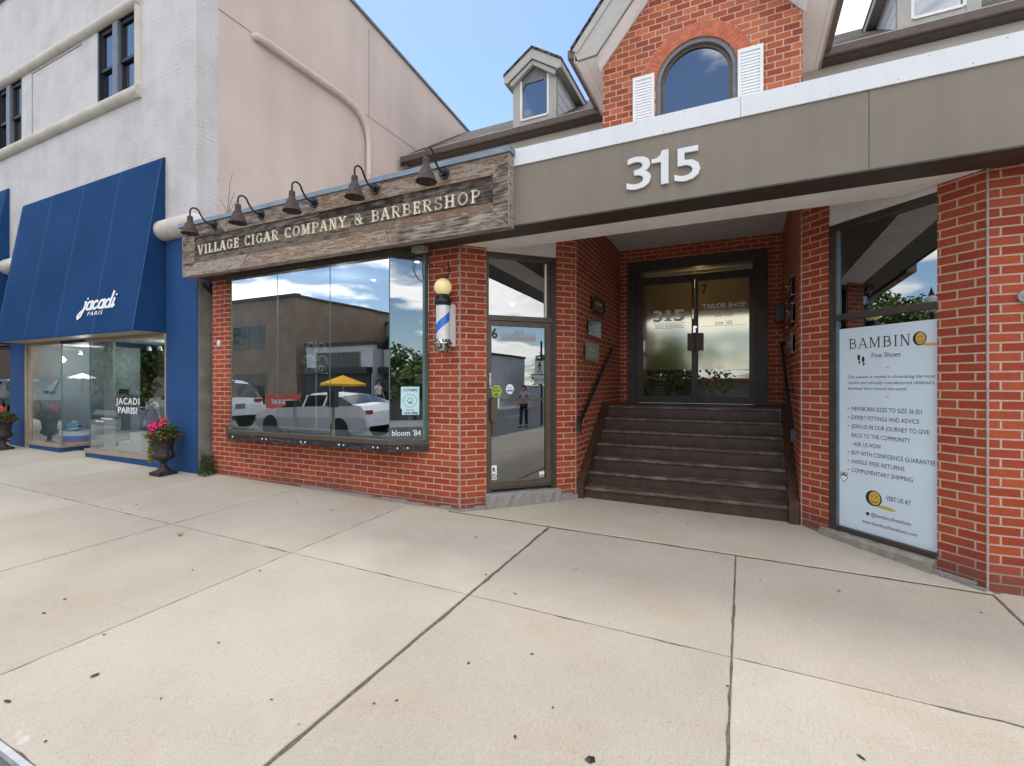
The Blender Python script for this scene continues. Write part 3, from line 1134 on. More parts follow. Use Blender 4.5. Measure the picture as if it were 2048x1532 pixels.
def door_stone(b):
    n = 16
    rnd = random.Random(5)
    s0, s1 = 0.30, 1.30
    rows = []
    for i in range(n + 1):
        s = s0 + (s1 - s0) * i / n
        j = [rnd.uniform(-.012, .012) for _ in range(4)]
        rows.append([FA.P(s, -0.12, 0.172), FA.P(s, 0.035 + j[0], 0.170 + j[1] * .3), FA.P(s, 0.062 + j[2], 0.145 + j[1]), FA.P(s, 0.075 + j[3], 0.0)])
    v = [p for r in rows for p in r]
    f = [(i * 4 + k + 1, (i + 1) * 4 + k + 1, (i + 1) * 4 + k, i * 4 + k) for i in range(n) for k in range(3)]
    b.mesh(v, f)
    b.face([v[3], v[2], v[1], v[0]])
    b.face([v[-4], v[-3], v[-2], v[-1]])


bp('door_stone', door_stone, 'rough_concrete')


def window_sill(b):
    rnd = random.Random(9)
    p = FD.P
    n = 14
    rows = []
    for i in range(n + 1):
        s = 0.24 + (1.238 - 0.24) * i / n
        j = rnd.uniform(-.006, .006)
        rows.append([p(s, -0.06, 0.052), p(s, 0.035, 0.045 + j), p(s, 0.062 + j, 0.020), p(s, 0.070, -0.12)])
    v = [q for r in rows for q in r]
    b.mesh(v, [(i * 4 + k + 1, (i + 1) * 4 + k + 1, (i + 1) * 4 + k, i * 4 + k) for i in range(n) for k in range(3)])
    b.face([v[3], v[2], v[1], v[0]])
    b.face([v[-4], v[-3], v[-2], v[-1]])


bp('window_ledge', window_sill, 'sill_wood')


# fascia, trim, soffits, flat roof
def fascia(b):
    b.fbox(FS, -7.60, 0.861, -0.06, 0, 3.125, 3.731)
    b.fbox(FS, 0.866, 7.5, -0.06, 0, 3.125, 3.731)


bp('fascia_panel', fascia, 'fascia_brown')
bp('fascia_seam', lambda b: b.fbox(FS, 0.855, 0.872, -0.05, -0.006, 3.127, 3.729), 'dark_brown')


def white_trim(b):
    b.fbox(FS, -2.2, -0.02, -0.2, 0.014, 3.728, 3.900)
    b.fbox(FS, -0.016, 3.2, -0.2, 0.014, 3.728, 3.900)
    b.fbox(FS, 3.204, 7.5, -0.2, 0.014, 3.728, 3.900)


bp('white_trim', white_trim, 'white_metal')
bp('trim_screw', lambda b: [b.disc(FS, x, z, .0045, .013, n=10, t=.003) for k in range(16) for x, z in ((-1.9 + k * .42, 3.752), (-1.72 + k * .42, 3.876))], 'trim_grey')
bp('trim_lap', lambda b: b.fbox(FS, -0.0205, -0.0155, 0.0, .0155, 3.73, 3.899), 'trim_grey')


def underside(b):
    b.fbox(FS, -7.60, 7.5, -0.36, -0.004, 3.121, 3.15)
    b.fbox(FS, -2.2, 7.5, -0.02, 0.006, 3.110, 3.124)


bp('fascia_underside', underside, 'dark_brown')


def entry_beam(b):
    b.hexa([(-3.0, 4.829, 3.122), (1.66, 4.829, 3.122), (1.25, 5.21, 3.122), (-2.60, 5.21, 3.122),
            (-3.0, 4.829, 3.99), (1.66, 4.829, 3.99), (1.25, 5.21, 3.99), (-2.60, 5.21, 3.99)])
    b.fbox(FA, 0.326, 1.256, -0.10, -0.015, 3.086, 3.97)
    b.fbox(FD, 0.299, 1.238, -0.10, -0.015, 3.072, 3.97)


bp('entry_soffit', entry_beam, 'white_paint')
bp('entry_ceiling', lambda b: b.box(-2.9, 1.6, 5.21, 8.7, 3.962, 3.99), 'soffit_plank')
plain('bounce_roof', (0.62, 0.61, 0.59), 0.85, 0.08, 3)  # unseen flat roof kept pale to bounce light up onto the soffits
bp('flat_roof', lambda b: b.box(-7.6, 7.5, 4.53, 9.86, 3.80, 3.86), 'bounce_roof')


def upper_wall(b):
    b.box(-7.6, 7.5, 9.86, 10.05, 3.86, 6.99)
    b.box(-7.6, -7.45, 10.0, 16.0, 3.86, 6.99)


bp('upper_wall', upper_wall, 'beige_wall')

EY, EZ, RY, RZ = 9.58, 7.115, 12.75, 9.24
RS = (RZ - EZ) / (RY - EY)


def main_roof(b):
    for x0, x1 in ((-7.66, 7.5),):
        b.hexa([(x0, EY, EZ - .05), (x1, EY, EZ - .05), (x1, RY, RZ - .05), (x0, RY, RZ - .05), (x0, EY, EZ), (x1, EY, EZ), (x1, RY, RZ), (x0, RY, RZ)])
        b.hexa([(x0, RY, RZ - .05), (x1, RY, RZ - .05), (x1, 16, EZ - .1), (x0, 16, EZ - .1), (x0, RY, RZ), (x1, RY, RZ), (x1, 16, EZ - .05), (x0, 16, EZ - .05)])


bp('shingle_roof', main_roof, 'shingles')


for x0, x1 in ((-7.66, -2.60), (1.22, 7.5)):
    bp('gutter', lambda b, x0=x0, x1=x1: b.prism([(x0, 9.63, 7.10), (x0, 9.515, 7.10), (x0, 9.515, 7.07), (x0, 9.53, 6.985), (x0, 9.63, 6.985)], (x1 - x0, 0, 0)), 'gutter_brown')
    bp('gutter_lip', lambda b, x0=x0, x1=x1: b.box(x0, x1, 9.508, 9.53, 7.095, 7.108), 'trim_grey')
for x0, x1 in ((-2.71, -2.60), (1.21, 1.32)):
    bp('gable_gutter', lambda b, x0=x0, x1=x1: b.box(x0, x1, 7.83, 9.75, 7.05, 7.19), 'gutter_brown')
for x0, x1 in ((-7.62, -2.56), (1.18, 7.5)):
    bp('eave_soffit', lambda b, x0=x0, x1=x1: b.box(x0, x1, 9.60, 9.859, 6.965, 6.995), 'dark_brown')
bp('rake_trim', lambda b: b.hexa([(-7.70, EY, EZ - .24), (-7.66, EY, EZ - .24), (-7.66, RY, RZ - .24), (-7.70, RY, RZ - .24), (-7.70, EY, EZ + .02), (-7.66, EY, EZ + .02), (-7.66, RY, RZ + .02), (-7.70, RY, RZ + .02)]), 'dark_brown')

# gable with the arched window
AXC, AR, AZ = -0.68, 0.60, 6.36
GW0, GW1 = -2.17, 0.78


def gtop(x):
    return 6.887 + (1.475 - abs(x - CX)) * 1.167


def gable(b):
    xs = sorted(set([GW0, GW1, CX, AXC - AR, AXC + AR] + [AXC + AR * math.cos(math.pi * k / 28) for k in range(29)]))
    for xa, xb in zip(xs, xs[1:]):
        mid = (xa + xb) / 2
        if AXC - AR < mid < AXC + AR:
            ha = AZ + math.sqrt(max(0, AR * AR - (xa - AXC) ** 2))
            hb = AZ + math.sqrt(max(0, AR * AR - (xb - AXC) ** 2))
            b.face([FU.P(xa, 0, 3.86), FU.P(xb, 0, 3.86), FU.P(xb, 0, 5.15), FU.P(xa, 0, 5.15)])
            b.face([FU.P(xa, 0, ha), FU.P(xb, 0, hb), FU.P(xb, 0, gtop(xb)), FU.P(xa, 0, gtop(xa))])
            b.face([FU.P(xa, 0, ha), FU.P(xa, -0.14, ha), FU.P(xb, -0.14, hb), FU.P(xb, 0, hb)])
        else:
            b.face([FU.P(xa, 0, 3.86), FU.P(xb, 0, 3.86), FU.P(xb, 0, gtop(xb)), FU.P(xa, 0, gtop(xa))])
    for x, q in ((AXC - AR, 1), (AXC + AR, -1)):
        p = [FU.P(x, 0, 5.15), FU.P(x, 0, AZ), FU.P(x, -0.14, AZ), FU.P(x, -0.14, 5.15)]
        b.face(p if q > 0 else p[::-1])
    b.face([(GW0, 11, 3.86), (GW0, 8.1, 3.86), (GW0, 8.1, gtop(GW0)), (GW0, 11, gtop(GW0))])
    b.face([(GW1, 8.1, 3.86), (GW1, 11, 3.86), (GW1, 11, gtop(GW1)), (GW1, 8.1, gtop(GW1))])


bp('gable_wall', gable, 'gable_brick')


def arch_ring(b):
    """Ring of brick-on-end voussoirs standing 4 mm proud of the wall."""
    rnd = random.Random(4)
    n = 34
    for k in range(n):
        a0 = math.pi * (k + 0.06) / n
        a1 = math.pi * (k + 0.94) / n
        r0, r1 = AR + 0.004, AR + 0.225 + rnd.uniform(-.006, .006)
        cuts = [(r0, r1)] if k % 2 == 0 else [(r0, r0 + .105), (r0 + .115, r1)]
        for q0, q1 in cuts:
            if math.sin((a0 + a1) / 2) * q1 < 0.0:
                continue
            pts = [FU.P(AXC + q * math.cos(a), 0.001, AZ + q * math.sin(a)) for q, a in ((q0, a0), (q1, a0), (q1, a1), (q0, a1))]
            b.prism(pts, FU.n * (0.006 + rnd.uniform(0, .004)))


plain('voussoir', (0.50, 0.125, 0.055), 0.8, 0.25, 9, bumpy=0.4)
bp('brick_arch', arch_ring, 'voussoir')
bp('arch_mortar', lambda b: [b.face([FU.P(AXC + q * math.cos(math.pi * k_ / 40), 0.003, AZ + q * math.sin(math.pi * k_ / 40)) for q, k_ in ((AR, k), (AR + .232, k), (AR + .232, k + 1), (AR, k + 1))]) for k in range(40)], 'mortar')


def arch_pts(r, n=28):
    return [(AXC - r, 5.1)] + [(AXC + r * math.cos(math.pi - math.pi * k / n), AZ + r * math.sin(math.pi - math.pi * k / n)) for k in range(n + 1)] + [(AXC + r, 5.1)]


def arch_frame(b, r0, r1, d0, d1):
    a, c = arch_pts(r0), arch_pts(r1)
    for i in range(len(a) - 1):
        q = [a[i], a[i + 1], c[i + 1], c[i]]
        b.prism([FU.P(x, d0, z) for x, z in q], FU.n * (d1 - d0))


aw = bp('arched_window', lambda b: arch_frame(b, AR - 0.065, AR - 0.002, -0.14, -0.02), 'slate_trim')
part('window_frame', lambda b: (arch_frame(b, AR - 0.115, AR - 0.067, -0.13, -0.07), b.fbox(FU, AXC - .03, AXC - .026, -.12, -.11, 5.1, 5.12)), 'bronze', aw)
part('window_pane', lambda b: b.face([FU.P(x, -0.10, z) for x, z in arch_pts(AR - 0.10)][::-1]), 'upper_glass', aw)
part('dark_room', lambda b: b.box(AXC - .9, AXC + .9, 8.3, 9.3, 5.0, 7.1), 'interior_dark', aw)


def shutter(b, x0, x1):
    b.fbox(FU, x0, x1, 0.004, 0.028, 5.2, 6.56)
    w = 0.045
    b.fbox(FU, x0, x0 + w, 0.026, 0.045, 5.2, 6.56)
    b.fbox(FU, x1 - w, x1, 0.026, 0.045, 5.2, 6.56)
    b.fbox(FU, x0 + w, x1 - w, 0.026, 0.045, 6.50, 6.56)
    z = 5.22
    while z < 6.48:
        b.hexa([FU.P(x0 + w, 0.029, z), FU.P(x1 - w, 0.029, z), FU.P(x1 - w, 0.040, z), FU.P(x0 + w, 0.040, z),
                FU.P(x0 + w, 0.029, z + .040), FU.P(x1 - w, 0.029, z + .040), FU.P(x1 - w, 0.031, z + .040), FU.P(x0 + w, 0.031, z + .040)])
        z += 0.047


for x0 in (-1.650, -0.072):
    bp('shutter', lambda b, x0=x0: shutter(b, x0, x0 + 0.345), 'white_metal')


def gable_roof(b):
    for q in (-1, 1):
        X = lambda dx: CX + q * dx
        o = [(X(1.955), 7.215), (X(0), 9.56), (X(0), 9.49), (X(1.955), 7.145)]
        b.prism([(x, 7.80, z) for x, z in o], (0, 4.6, 0))


bp('gable_roof', gable_roof, 'shingles')


def rake_board(b):
    for q in (-1, 1):
        X = lambda dx: CX + q * dx
        o = [(X(1.90), 7.13), (X(0.003), 9.48), (X(0.003), 8.78), (X(1.508), 6.98), (X(1.83), 6.965)]
        b.prism([(x, 7.83, z) for x, z in o], (0, 0.04, 0))
        o2 = [(X(1.93), 7.16), (X(0.003), 9.49), (X(0.003), 9.30), (X(1.84), 7.10)]
        b.prism([(x, 7.812, z) for x, z in o2], (0, 0.016, 0))


bp('rake_board', rake_board, 'trim_grey')


def rake_edge(b):
    for q in (-1, 1):
        X = lambda dx: CX + q * dx
        o = [(X(1.508), 6.978), (X(0.004), 8.775), (X(0.004), 8.752), (X(1.50), 6.962), (X(1.83), 6.950), (X(1.83), 6.966)]
        b.prism([(x, 7.815, z) for x, z in o], (0, 0.03, 0))


bp('rake_edge', rake_edge, 'slate_trim')


def gable_soffit(b):
    for q in (-1, 1):
        X = lambda dx: CX + q * dx
        b.prism([(X(1.52), 7.871, 6.975), (X(0), 7.871, 8.74), (X(0), 8.12, 8.625), (X(1.52), 8.12, 6.855)], (0, 0, 0.03))
        b.prism([(X(1.90), 7.871, 6.965), (X(1.485), 7.871, 6.972), (X(1.485), 10.0, 6.972), (X(1.90), 10.0, 6.965)], (0, 0, 0.03))


bp('gable_soffit', gable_soffit, 'white_plank')
bp('gable_fascia', lambda b: [b.box(x0, x0 + .02, 7.84, 10.2, 6.95, 7.15) for x0 in (-2.60, 1.19)], 'trim_grey')


# dormers
def dormer(xc, mirror):
    Y0 = 9.90
    zr = lambda y: EZ + (y - EY) * RS
    yb = lambda z: EY + (z - EZ) / RS
    sb = (1 if not mirror else -1)

    def body(b):
        F = Fr((0, Y0), (1, 0))
        b.fbox(F, xc - .525, xc - .345, -0.10, 0, zr(Y0) - .1, 8.34)
        b.fbox(F, xc + .345, xc + .525, -0.10, 0, zr(Y0) - .1, 8.34)
        b.fbox(F, xc - .345, xc + .345, -0.10, -0.01, zr(Y0) - .1, 7.445)
    d = bp('dormer', body, 'trim_grey')

    def head(b):
        b.prism([(xc - .345, Y0 + .02, 8.06), (xc - .345, Y0 + .02, 8.34), (xc - .525, Y0 + .02, 8.34), (xc, Y0 + .02, 8.72), (xc + .525, Y0 + .02, 8.34), (xc + .345, Y0 + .02, 8.34), (xc + .345, Y0 + .02, 8.06), (xc + .22, Y0 + .02, 8.26), (xc - .22, Y0 + .02, 8.26)], (0, .05, 0))
    part('gable_head', head, 'slate_trim', d)

    def side(b):
        for q in (-1, 1):
            x = xc + q * .523
            b.prism([(x, Y0 + .02, zr(Y0 + .02) - .05), (x, Y0 + .02, 8.36), (x, yb(8.36), 8.36)], (-q * .04, 0, 0))
    part('side_wall', side, 'white_siding', d)

    def roof(b):
        for q in (-1, 1):
            a = [(xc, 8.96), (xc + q * .70, 8.505), (xc + q * .70, 8.455), (xc, 8.905)]
            b.prism([(x, 9.74, z) for x, z in a], (0, 2.7, 0))
    part('dormer_roof', roof, 'shingles', d)

    def rake(b):
        for q in (-1, 1):
            a = [(xc + q * .002, 8.90), (xc + q * .685, 8.456), (xc + q * .685, 8.30), (xc + q * .60, 8.29), (xc + q * .002, 8.685)]
            b.prism([(x, 9.76, z) for x, z in a], (0, .03, 0))
            a = [(xc + q * .003, 8.672), (xc + q * .56, 8.302), (xc + q * .52, 8.21), (xc + q * .003, 8.575)]
            b.prism([(x, 9.80, z) for x, z in a], (0, .09, 0))
            b.box(min(xc + q * .53, xc + q * .68), max(xc + q * .53, xc + q * .68), 9.80, 12.0, 8.30, 8.325)
            b.box(min(xc + q * .665, xc + q * .69), max(xc + q * .665, xc + q * .69), 9.792, 12.1, 8.31, 8.455)
    part('rake_board', rake, 'trim_grey', d)

    def frame(b):
        F = Fr((0, Y0), (1, 0))
        for s in (xc - .345, xc + .305):
            b.fbox(F, s, s + .04, -0.06, 0.004, 7.44, 8.34)
        b.fbox(F, xc - .305, xc + .305, -0.06, 0.01, 7.425, 7.47)
    part('window_frame', frame, 'white_paint', d)
    F = Fr((0, Y0), (1, 0))
    part('window_pane', lambda b: b.fquad(F, xc - .306, xc + .306, 7.468, 8.34, -0.045), 'upper_glass', d)
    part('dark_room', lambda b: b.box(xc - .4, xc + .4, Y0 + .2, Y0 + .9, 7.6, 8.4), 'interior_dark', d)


dormer(-4.21, False)
dormer(2.82, True)

# ---------------- bay window
BY, BXL, BXR = 4.586, -6.789, -3.848
WXL, WXR = -7.19, -3.44
GZ0, GZ1 = 0.812, 3.04


def plan(dx):
    """Bay outline pushed out by dx, from the left wall round to the right wall."""
    return [(WXL - dx * 1.9, 4.818), (BXL - dx * .35, BY - dx), (BXR + dx * .35, BY - dx), (WXR + dx * .2, 4.818)]


def bay_band(b, dx, z0, z1, inner=0.35):
    p = plan(dx) + [(WXR, 4.818 + inner), (WXL, 4.818 + inner)]
    v = [(x, y, z0) for x, y in p] + [(x, y, z1) for x, y in p]
    n = len(p)
    b.mesh(v, [tuple(range(n))[::-1], tuple(range(n, 2 * n))] + [(i, (i + 1) % n, n + (i + 1) % n, n + i) for i in range(n)])


def scuffed():
    m, nt, b, N, L = nodes('scuffed_black')
    r = ramp(N, [(0.50, (0.012, 0.012, 0.014)), (0.60, (0.05, 0.05, 0.055)), (0.70, (0.26, 0.25, 0.25))])
    g = N('ShaderNodeNewGeometry')
    L(noise(N, L, 1.0, 8, scaled(N, L, g.outputs['Position'], (14, 14, 40)), 0.7), r.inputs[0])
    L(r.outputs[0], b.inputs['Base Color'])
    b.inputs['Roughness'].default_value = 0.5


scuffed()
bay = bp('bay_window', lambda b: bay_band(b, 0.045, 0.757, GZ0), 'bronze')
part('base_slab', lambda b: bay_band(b, 0.038, 0.672, 0.755), 'scuffed_black', bay)
part('head_rail', lambda b: bay_band(b, 0.045, 3.058, 3.118, 0.0), 'bronze', bay)
part('head_seal', lambda b: bay_band(b, 0.012, GZ1 - .012, 3.056, 0.0), 'dark_brown', bay)


def bay_bulbs(b):
    for x in (-6.70, -6.06, -5.98, -5.30, -5.22, -4.62, -4.54, -4.06, -3.99):
        b.sphere((x, BY - .044, .715), .016, 0, 10)
    for t in (.22, .48):
        x, y = BXR + (WXR - BXR) * t, BY + (4.818 - BY) * t
        b.sphere((x + .02, y - .036, .715), .016, 0, 10)


part('screw_cap', bay_bulbs, 'chrome', bay)
xs_ = [BXL, -5.81, -4.823, BXR]
for xa, xb in zip(xs_, xs_[1:]):
    part('window_pane', lambda b, xa=xa, xb=xb: b.face([(xa + .004, BY, GZ0), (xb - .004, BY, GZ0), (xb - .004, BY, GZ1), (xa + .004, BY, GZ1)]), 'bay_glass', bay)
part('window_pane', lambda b: b.face([(BXR + .004, BY + .003, GZ0), (WXR, 4.815, GZ0), (WXR, 4.815, GZ1), (BXR + .004, BY + .003, GZ1)]), 'door_glass', bay)
part('window_pane', lambda b: b.face([(WXL, 4.815, GZ0), (BXL - .004, BY + .003, GZ0), (BXL - .004, BY + .003, GZ1), (WXL, 4.815, GZ1)]), 'bay_glass', bay)
plain('glass_edge', (0.10, 0.17, 0.16), 0.25, 0.1)


def glass_joint(b):
    for x in (-5.81, -4.823):
        b.box(x - .004, x + .004, BY - .003, BY + .008, GZ0, GZ1)
    for x in (BXL, BXR):
        b.box(x - .005, x + .005, BY - .004, BY + .012, GZ0, GZ1)
    b.box(-3.475, -3.442, 4.74, 4.815, GZ0, 3.05)


part('glass_joint', glass_joint, 'glass_edge', bay)


def bay_inside(b):
    a = b.mat('interior_pale')
    b.face([(WXL, 4.80, .815), (BXL, BY + .02, .815), (BXR, BY + .02, .815), (WXR, 4.80, .815), (WXR, 5.25, .815), (WXL, 5.25, .815)], a)
    d = b.mat('interior_dark')
    b.face([(-7.35, 5.25, .815), (-3.3, 5.25, .815), (-3.3, 5.25, .1), (-7.35, 5.25, .1)], d)
    b.face([(-7.35, 8.2, 0), (-3.0, 8.2, 0), (-3.0, 8.2, 3.05), (-7.35, 8.2, 3.05)], d)
    b.face([(-7.145, 4.83, .8), (-7.145, 5.3, .8), (-7.145, 5.3, 3.05), (-7.145, 4.83, 3.05)], b.mat('interior_green'))
    b.face([(-7.35, 4.9, 0), (-7.35, 8.2, 0), (-7.35, 8.2, 3.05), (-7.35, 4.9, 3.05)], b.mat('interior_green'))
    b.face([(-3.0, 5.3, 0), (-3.0, 8.2, 0), (-3.0, 8.2, 3.05), (-3.0, 5.3, 3.05)][::-1], b.mat('interior_brown'))
    b.face([(-7.35, 5.2, .02), (-3.0, 5.2, .02), (-3.0, 8.2, .02), (-7.35, 8.2, .02)], b.mat('interior_brown'))
    b.face([(-7.35, 4.85, 3.05), (-7.35, 8.2, 3.05), (-3.0, 8.2, 3.05), (-3.0, 4.85, 3.05)], b.mat('interior_grey'))
    # shelving along the back wall with boxes and jars
    rnd = random.Random(2)
    br = b.mat('interior_tan')
    cols = [b.mat(c) for c in ('interior_pale', 'interior_tan', 'interior_brown', 'teal_cloth', 'interior_green')]
    for z in (.5, .95, 1.4, 1.85, 2.25):
        b.box(-6.2, -3.1, 7.85, 8.15, z, z + .03, br)
        x = -6.15
        while x < -3.2:
            w = rnd.uniform(.06, .2)
            b.box(x, x + w, 7.9, 8.1, z + .03, z + .03 + rnd.uniform(.1, .3), rnd.choice(cols))
            x += w + rnd.uniform(.01, .12)


part('shop_interior', bay_inside, None, bay)


def spots(b):
    for x, y in ((-6.3, 5.6), (-5.0, 5.6), (-3.75, 5.0), (-4.4, 6.6)):
        b.lathe([(.0, 3.040), (.032, 3.040), (.032, 3.046)], (x, y, 0), 12)


part('ceiling_spot', spots, 'spot_glow', bay)


# ---------------- door 6 with its fanlight
def door_frame(b):
    F = FA
    b.fbox(F, 0.327, 0.358, -0.09, -0.008, 0.172, 3.084)
    b.fbox(F, 1.190, 1.254, -0.09, -0.008, 0.172, 3.084)
    b.fbox(F, 0.358, 1.190, -0.09, -0.008, 2.262, 2.322)
    b.fbox(F, 0.358, 1.190, -0.09, -0.008, 3.026, 3.084)


dr = bp('shop_door', door_frame, 'bronze')
part('dark_jamb', lambda b: (b.fbox(FA, 1.205, 1.2545, -0.006, 0.004, 0.172, 3.08), b.fbox(FA, 1.130, 1.188, -0.075, -0.03, 2.324, 3.024)), 'dark_bronze', dr)
part('fanlight_bead', lambda b: b.fbox(FA, 1.112, 1.130, -0.075, -0.028, 2.324, 3.0), 'white_paint', dr)
part('fanlight', lambda b: b.fquad(FA, 0.358, 1.112, 2.322, 3.026, -0.05), 'dark_glass', dr)


def leaf(b):
    F, d0, d1 = FA, -0.065, -0.022
    b.fbox(F, 0.361, 0.397, d0, d1, 0.205, 2.256)
    b.fbox(F, 1.117, 1.187, d0, d1, 0.205, 2.256)
    b.fbox(F, 0.397, 1.117, d0, d1, 2.196, 2.256)
    b.fbox(F, 0.397, 1.117, d0, d1, 0.205, 0.300)
    b.fbox(F, 0.397, 1.117, d0 + .01, -0.026, 1.276, 1.304)


part('door_leaf', leaf, 'bronze', dr)
part('door_glass', lambda b: b.fquad(FA, 0.397, 1.117, 0.300, 2.196, -0.045), 'door_glass', dr)
part('pull_handle', lambda b: (b.fbox(FA, 0.385, 0.450, 0.0, 0.055, 1.035, 1.325), b.fbox(FA, 0.370, 0.390, -0.02, 0.052, 1.045, 1.315), b.fbox(FA, 0.40, 0.425, -0.03, 0.0, 0.86, 1.03)), 'brass' if False else 'bronze', dr)


def lock(b):
    b.fbox(FA, 0.366, 0.388, -0.021, -0.008, 1.47, 1.62)
    b.disc(FA, 0.378, 1.445, 0.016, -0.021, t=0.02, n=14)


part('door_lock', lock, 'chrome', dr)
part('sweep_strip', lambda b: (b.fbox(FA, 0.352, 0.398, -0.021, -0.012, 0.175, 0.21), b.fbox(FA, 0.361, 1.187, -0.021, -0.014, 0.206, 0.235)), 'dark_bronze', dr)


def six(b):
    b.text(FA, 0.408, 2.045, 2.17, -0.042, '6', width=0.070, bold=0.02)


part('door_number', six, 'ink_black', dr)


def notice(b):
    b.fquad(FA, 0.52, 0.99, 2.015, 2.105, -0.0435)


plain('pale_film', (0.40, 0.43, 0.45), 0.5, 0.1)
part('window_film', notice, 'pale_film', dr)


def notice_text(b):
    b.text(FA, 0.76, 2.105, 2.150, -0.042, '315', width=0.13, align='C')
    b.text(FA, 0.755, 2.040, 2.072, -0.042, 'Intercity Real Estate', width=0.42, align='C')


part('film_lettering', notice_text, 'grey_plastic', dr)


def hexag(b):
    pts = [FA.P(0.468 + 0.070 * math.cos(R(60 * k)), -0.042, 1.40 + 0.080 * math.sin(R(60 * k))) for k in range(6)]
    b.face(pts)


part('green_sticker', hexag, 'sticker_green', dr)
part('sticker_print', lambda b: (b.fbox(FA, .43, .505, -.0415, -.0405, 1.437, 1.447), b.text(FA, .468, 1.392, 1.420, -.0415, 'SECURED', width=.10, align='C', bold=.02), b.text(FA, .468, 1.345, 1.375, -.0415, 'ABC', width=.06, align='C', bold=.03)), 'ink_black', dr)
part('round_sticker', lambda b: b.disc(FA, 0.640, 1.425, 0.062, -0.042, t=.001, sq=.85), 'ink_white', dr)
part('sticker_emblem', lambda b: (b.text(FA, .64, 1.435, 1.458, -.0405, 'alma', width=.065, align='C'), b.fbox(FA, .60, .68, -.0405, -.0398, 1.395, 1.415), b.prism([FA.P(.625, -.042, 1.365), FA.P(.655, -.042, 1.365), FA.P(.64, -.042, 1.335)], FA.n * .001)), 'ink_blue', dr)
part('letter_sticker', lambda b: b.fquad(FA, 0.405, 0.495, 1.195, 1.315, -0.0205), 'ink_white', dr)
part('sticker_letter', lambda b: (b.text(FA, .45, 1.262, 1.302, -.0195, 'W', width=.055, align='C', bold=.02), b.fbox(FA, .43, .475, -.0195, -.0185, 1.215, 1.222)), 'ink_blue', dr)
part('no_entry_sticker', lambda b: (b.fquad(FA, 0.402, 0.470, 0.325, 0.500, -0.042)), 'ink_white', dr)
part('sticker_symbol', lambda b: (b.ring(FA, .436, .365, .030, .007, -.041), b.prism([FA.P(.416, -.041, .381), FA.P(.421, -.041, .386), FA.P(.456, -.041, .349), FA.P(.451, -.041, .344)], FA.n * .001), b.disc(FA, .43, .455, .016, -.041, n=10, t=.001), b.fbox(FA, .415, .455, -.041, -.040, .425, .436)), 'ink_black', dr)
part('hours_sticker', lambda b: b.fquad(FA, 1.035, 1.105, 0.345, 0.385, -0.042), 'ink_white', dr)
part('hours_print', lambda b: b.text(FA, 1.07, .315, .338, -.042, '24 19', width=.06, align='C', bold=.02), 'ink_white', dr)


def hall(b):
    a, d = b.mat('interior_brown'), b.mat('interior_dark')
    P = FA.P
    b.face([P(.3, -1.6, 0), P(1.3, -1.6, 0), P(1.3, -1.6, 3.1), P(.3, -1.6, 3.1)], d)
    b.face([P(.32, -.1, 0), P(.32, -1.6, 0), P(.32, -1.6, 3.1), P(.32, -.1, 3.1)], d)
    b.face([P(1.26, -1.6, 0), P(1.26, -.1, 0), P(1.26, -.1, 3.1), P(1.26, -1.6, 3.1)], a)
    b.face([P(.3, -.1, 3.1), P(.3, -1.6, 3.1), P(1.3, -1.6, 3.1), P(1.3, -.1, 3.1)], a)
    b.face([P(.3, -1.6, .17), P(.3, -.1, .17), P(1.3, -.1, .17), P(1.3, -1.6, .17)], d)


part('hall_interior', hall, None, dr)
part('hall_lamp', lambda b: (b.sphere(FA.P(1.0, -.9, 2.62), .028, 0, 10), b.sphere(FA.P(.72, -1.1, 2.72), .014, 0, 8)), 'spot_glow', dr)

# ---------------- tall window on the right splay
W0, W1 = 0.300, 1.238


def tall_frame(b):
    F = FD
    b.fbox(F, W0, W0 + .055, -0.09, -0.006, 0.05, 3.066)
    b.fbox(F, W0 + .055, W1, -0.09, -0.006, 3.008, 3.066)
    b.fbox(F, W0 + .055, W1, -0.09, -0.004, 2.118, 2.172)
    b.fbox(F, W0 + .055, W1, -0.09, -0.006, 0.05, 0.094)


tw = bp('display_window', tall_frame, 'dark_bronze')
part('inner_bead', lambda b: (b.fbox(FD, W0 + .055, W0 + .080, -0.075, -0.03, 0.094, 3.008)), 'steel_blue', tw)
part('upper_pane', lambda b: b.fquad(FD, W0 + .08, W1, 2.172, 3.008, -0.05), 'dark_glass', tw)
part('lower_pane', lambda b: b.fquad(FD, W0 + .08, W1, 0.094, 2.118, -0.05), 'dark_glass', tw)


def shop_in(b):
    d = b.mat('interior_dark')
    P = FD.P
    b.face([P(.2, -1.4, 0), P(1.5, -1.4, 0), P(1.5, -1.4, 3.1), P(.2, -1.4, 3.1)], d)
    b.face([P(.25, -.1, 0), P(.25, -1.4, 0), P(.25, -1.4, 3.1), P(.25, -.1, 3.1)], d)
    b.face([P(1.3, -1.4, 0), P(1.3, -.1, 0), P(1.3, -.1, 3.1), P(1.3, -1.4, 3.1)], d)
    b.face([P(.2, -.1, 3.1), P(.2, -1.4, 3.1), P(1.4, -1.4, 3.1), P(1.4, -.1, 3.1)], d)
    s = b.mat('grey_plastic')
    for k in range(7):
        b.fbox(FD, .30, 1.26, -.62 - k * .1, -.60 - k * .1, 2.98, 3.03, s)


part('shop_interior', shop_in, None, tw)

# ---------------- entrance doors at the head of the stairs
ZL = 1.163


def ent_frame(b):
    F = FB
    b.fbox(F, -1.80, -1.665, -0.1, 0.03, ZL, 3.575)
    b.fbox(F, 0.170, 0.345, -0.1, 0.03, ZL, 3.575)
    b.fbox(F, -1.665, 0.170, -0.1, 0.03, 3.41, 3.575)


ed = bp('entrance_doors', ent_frame, 'dark_brown')


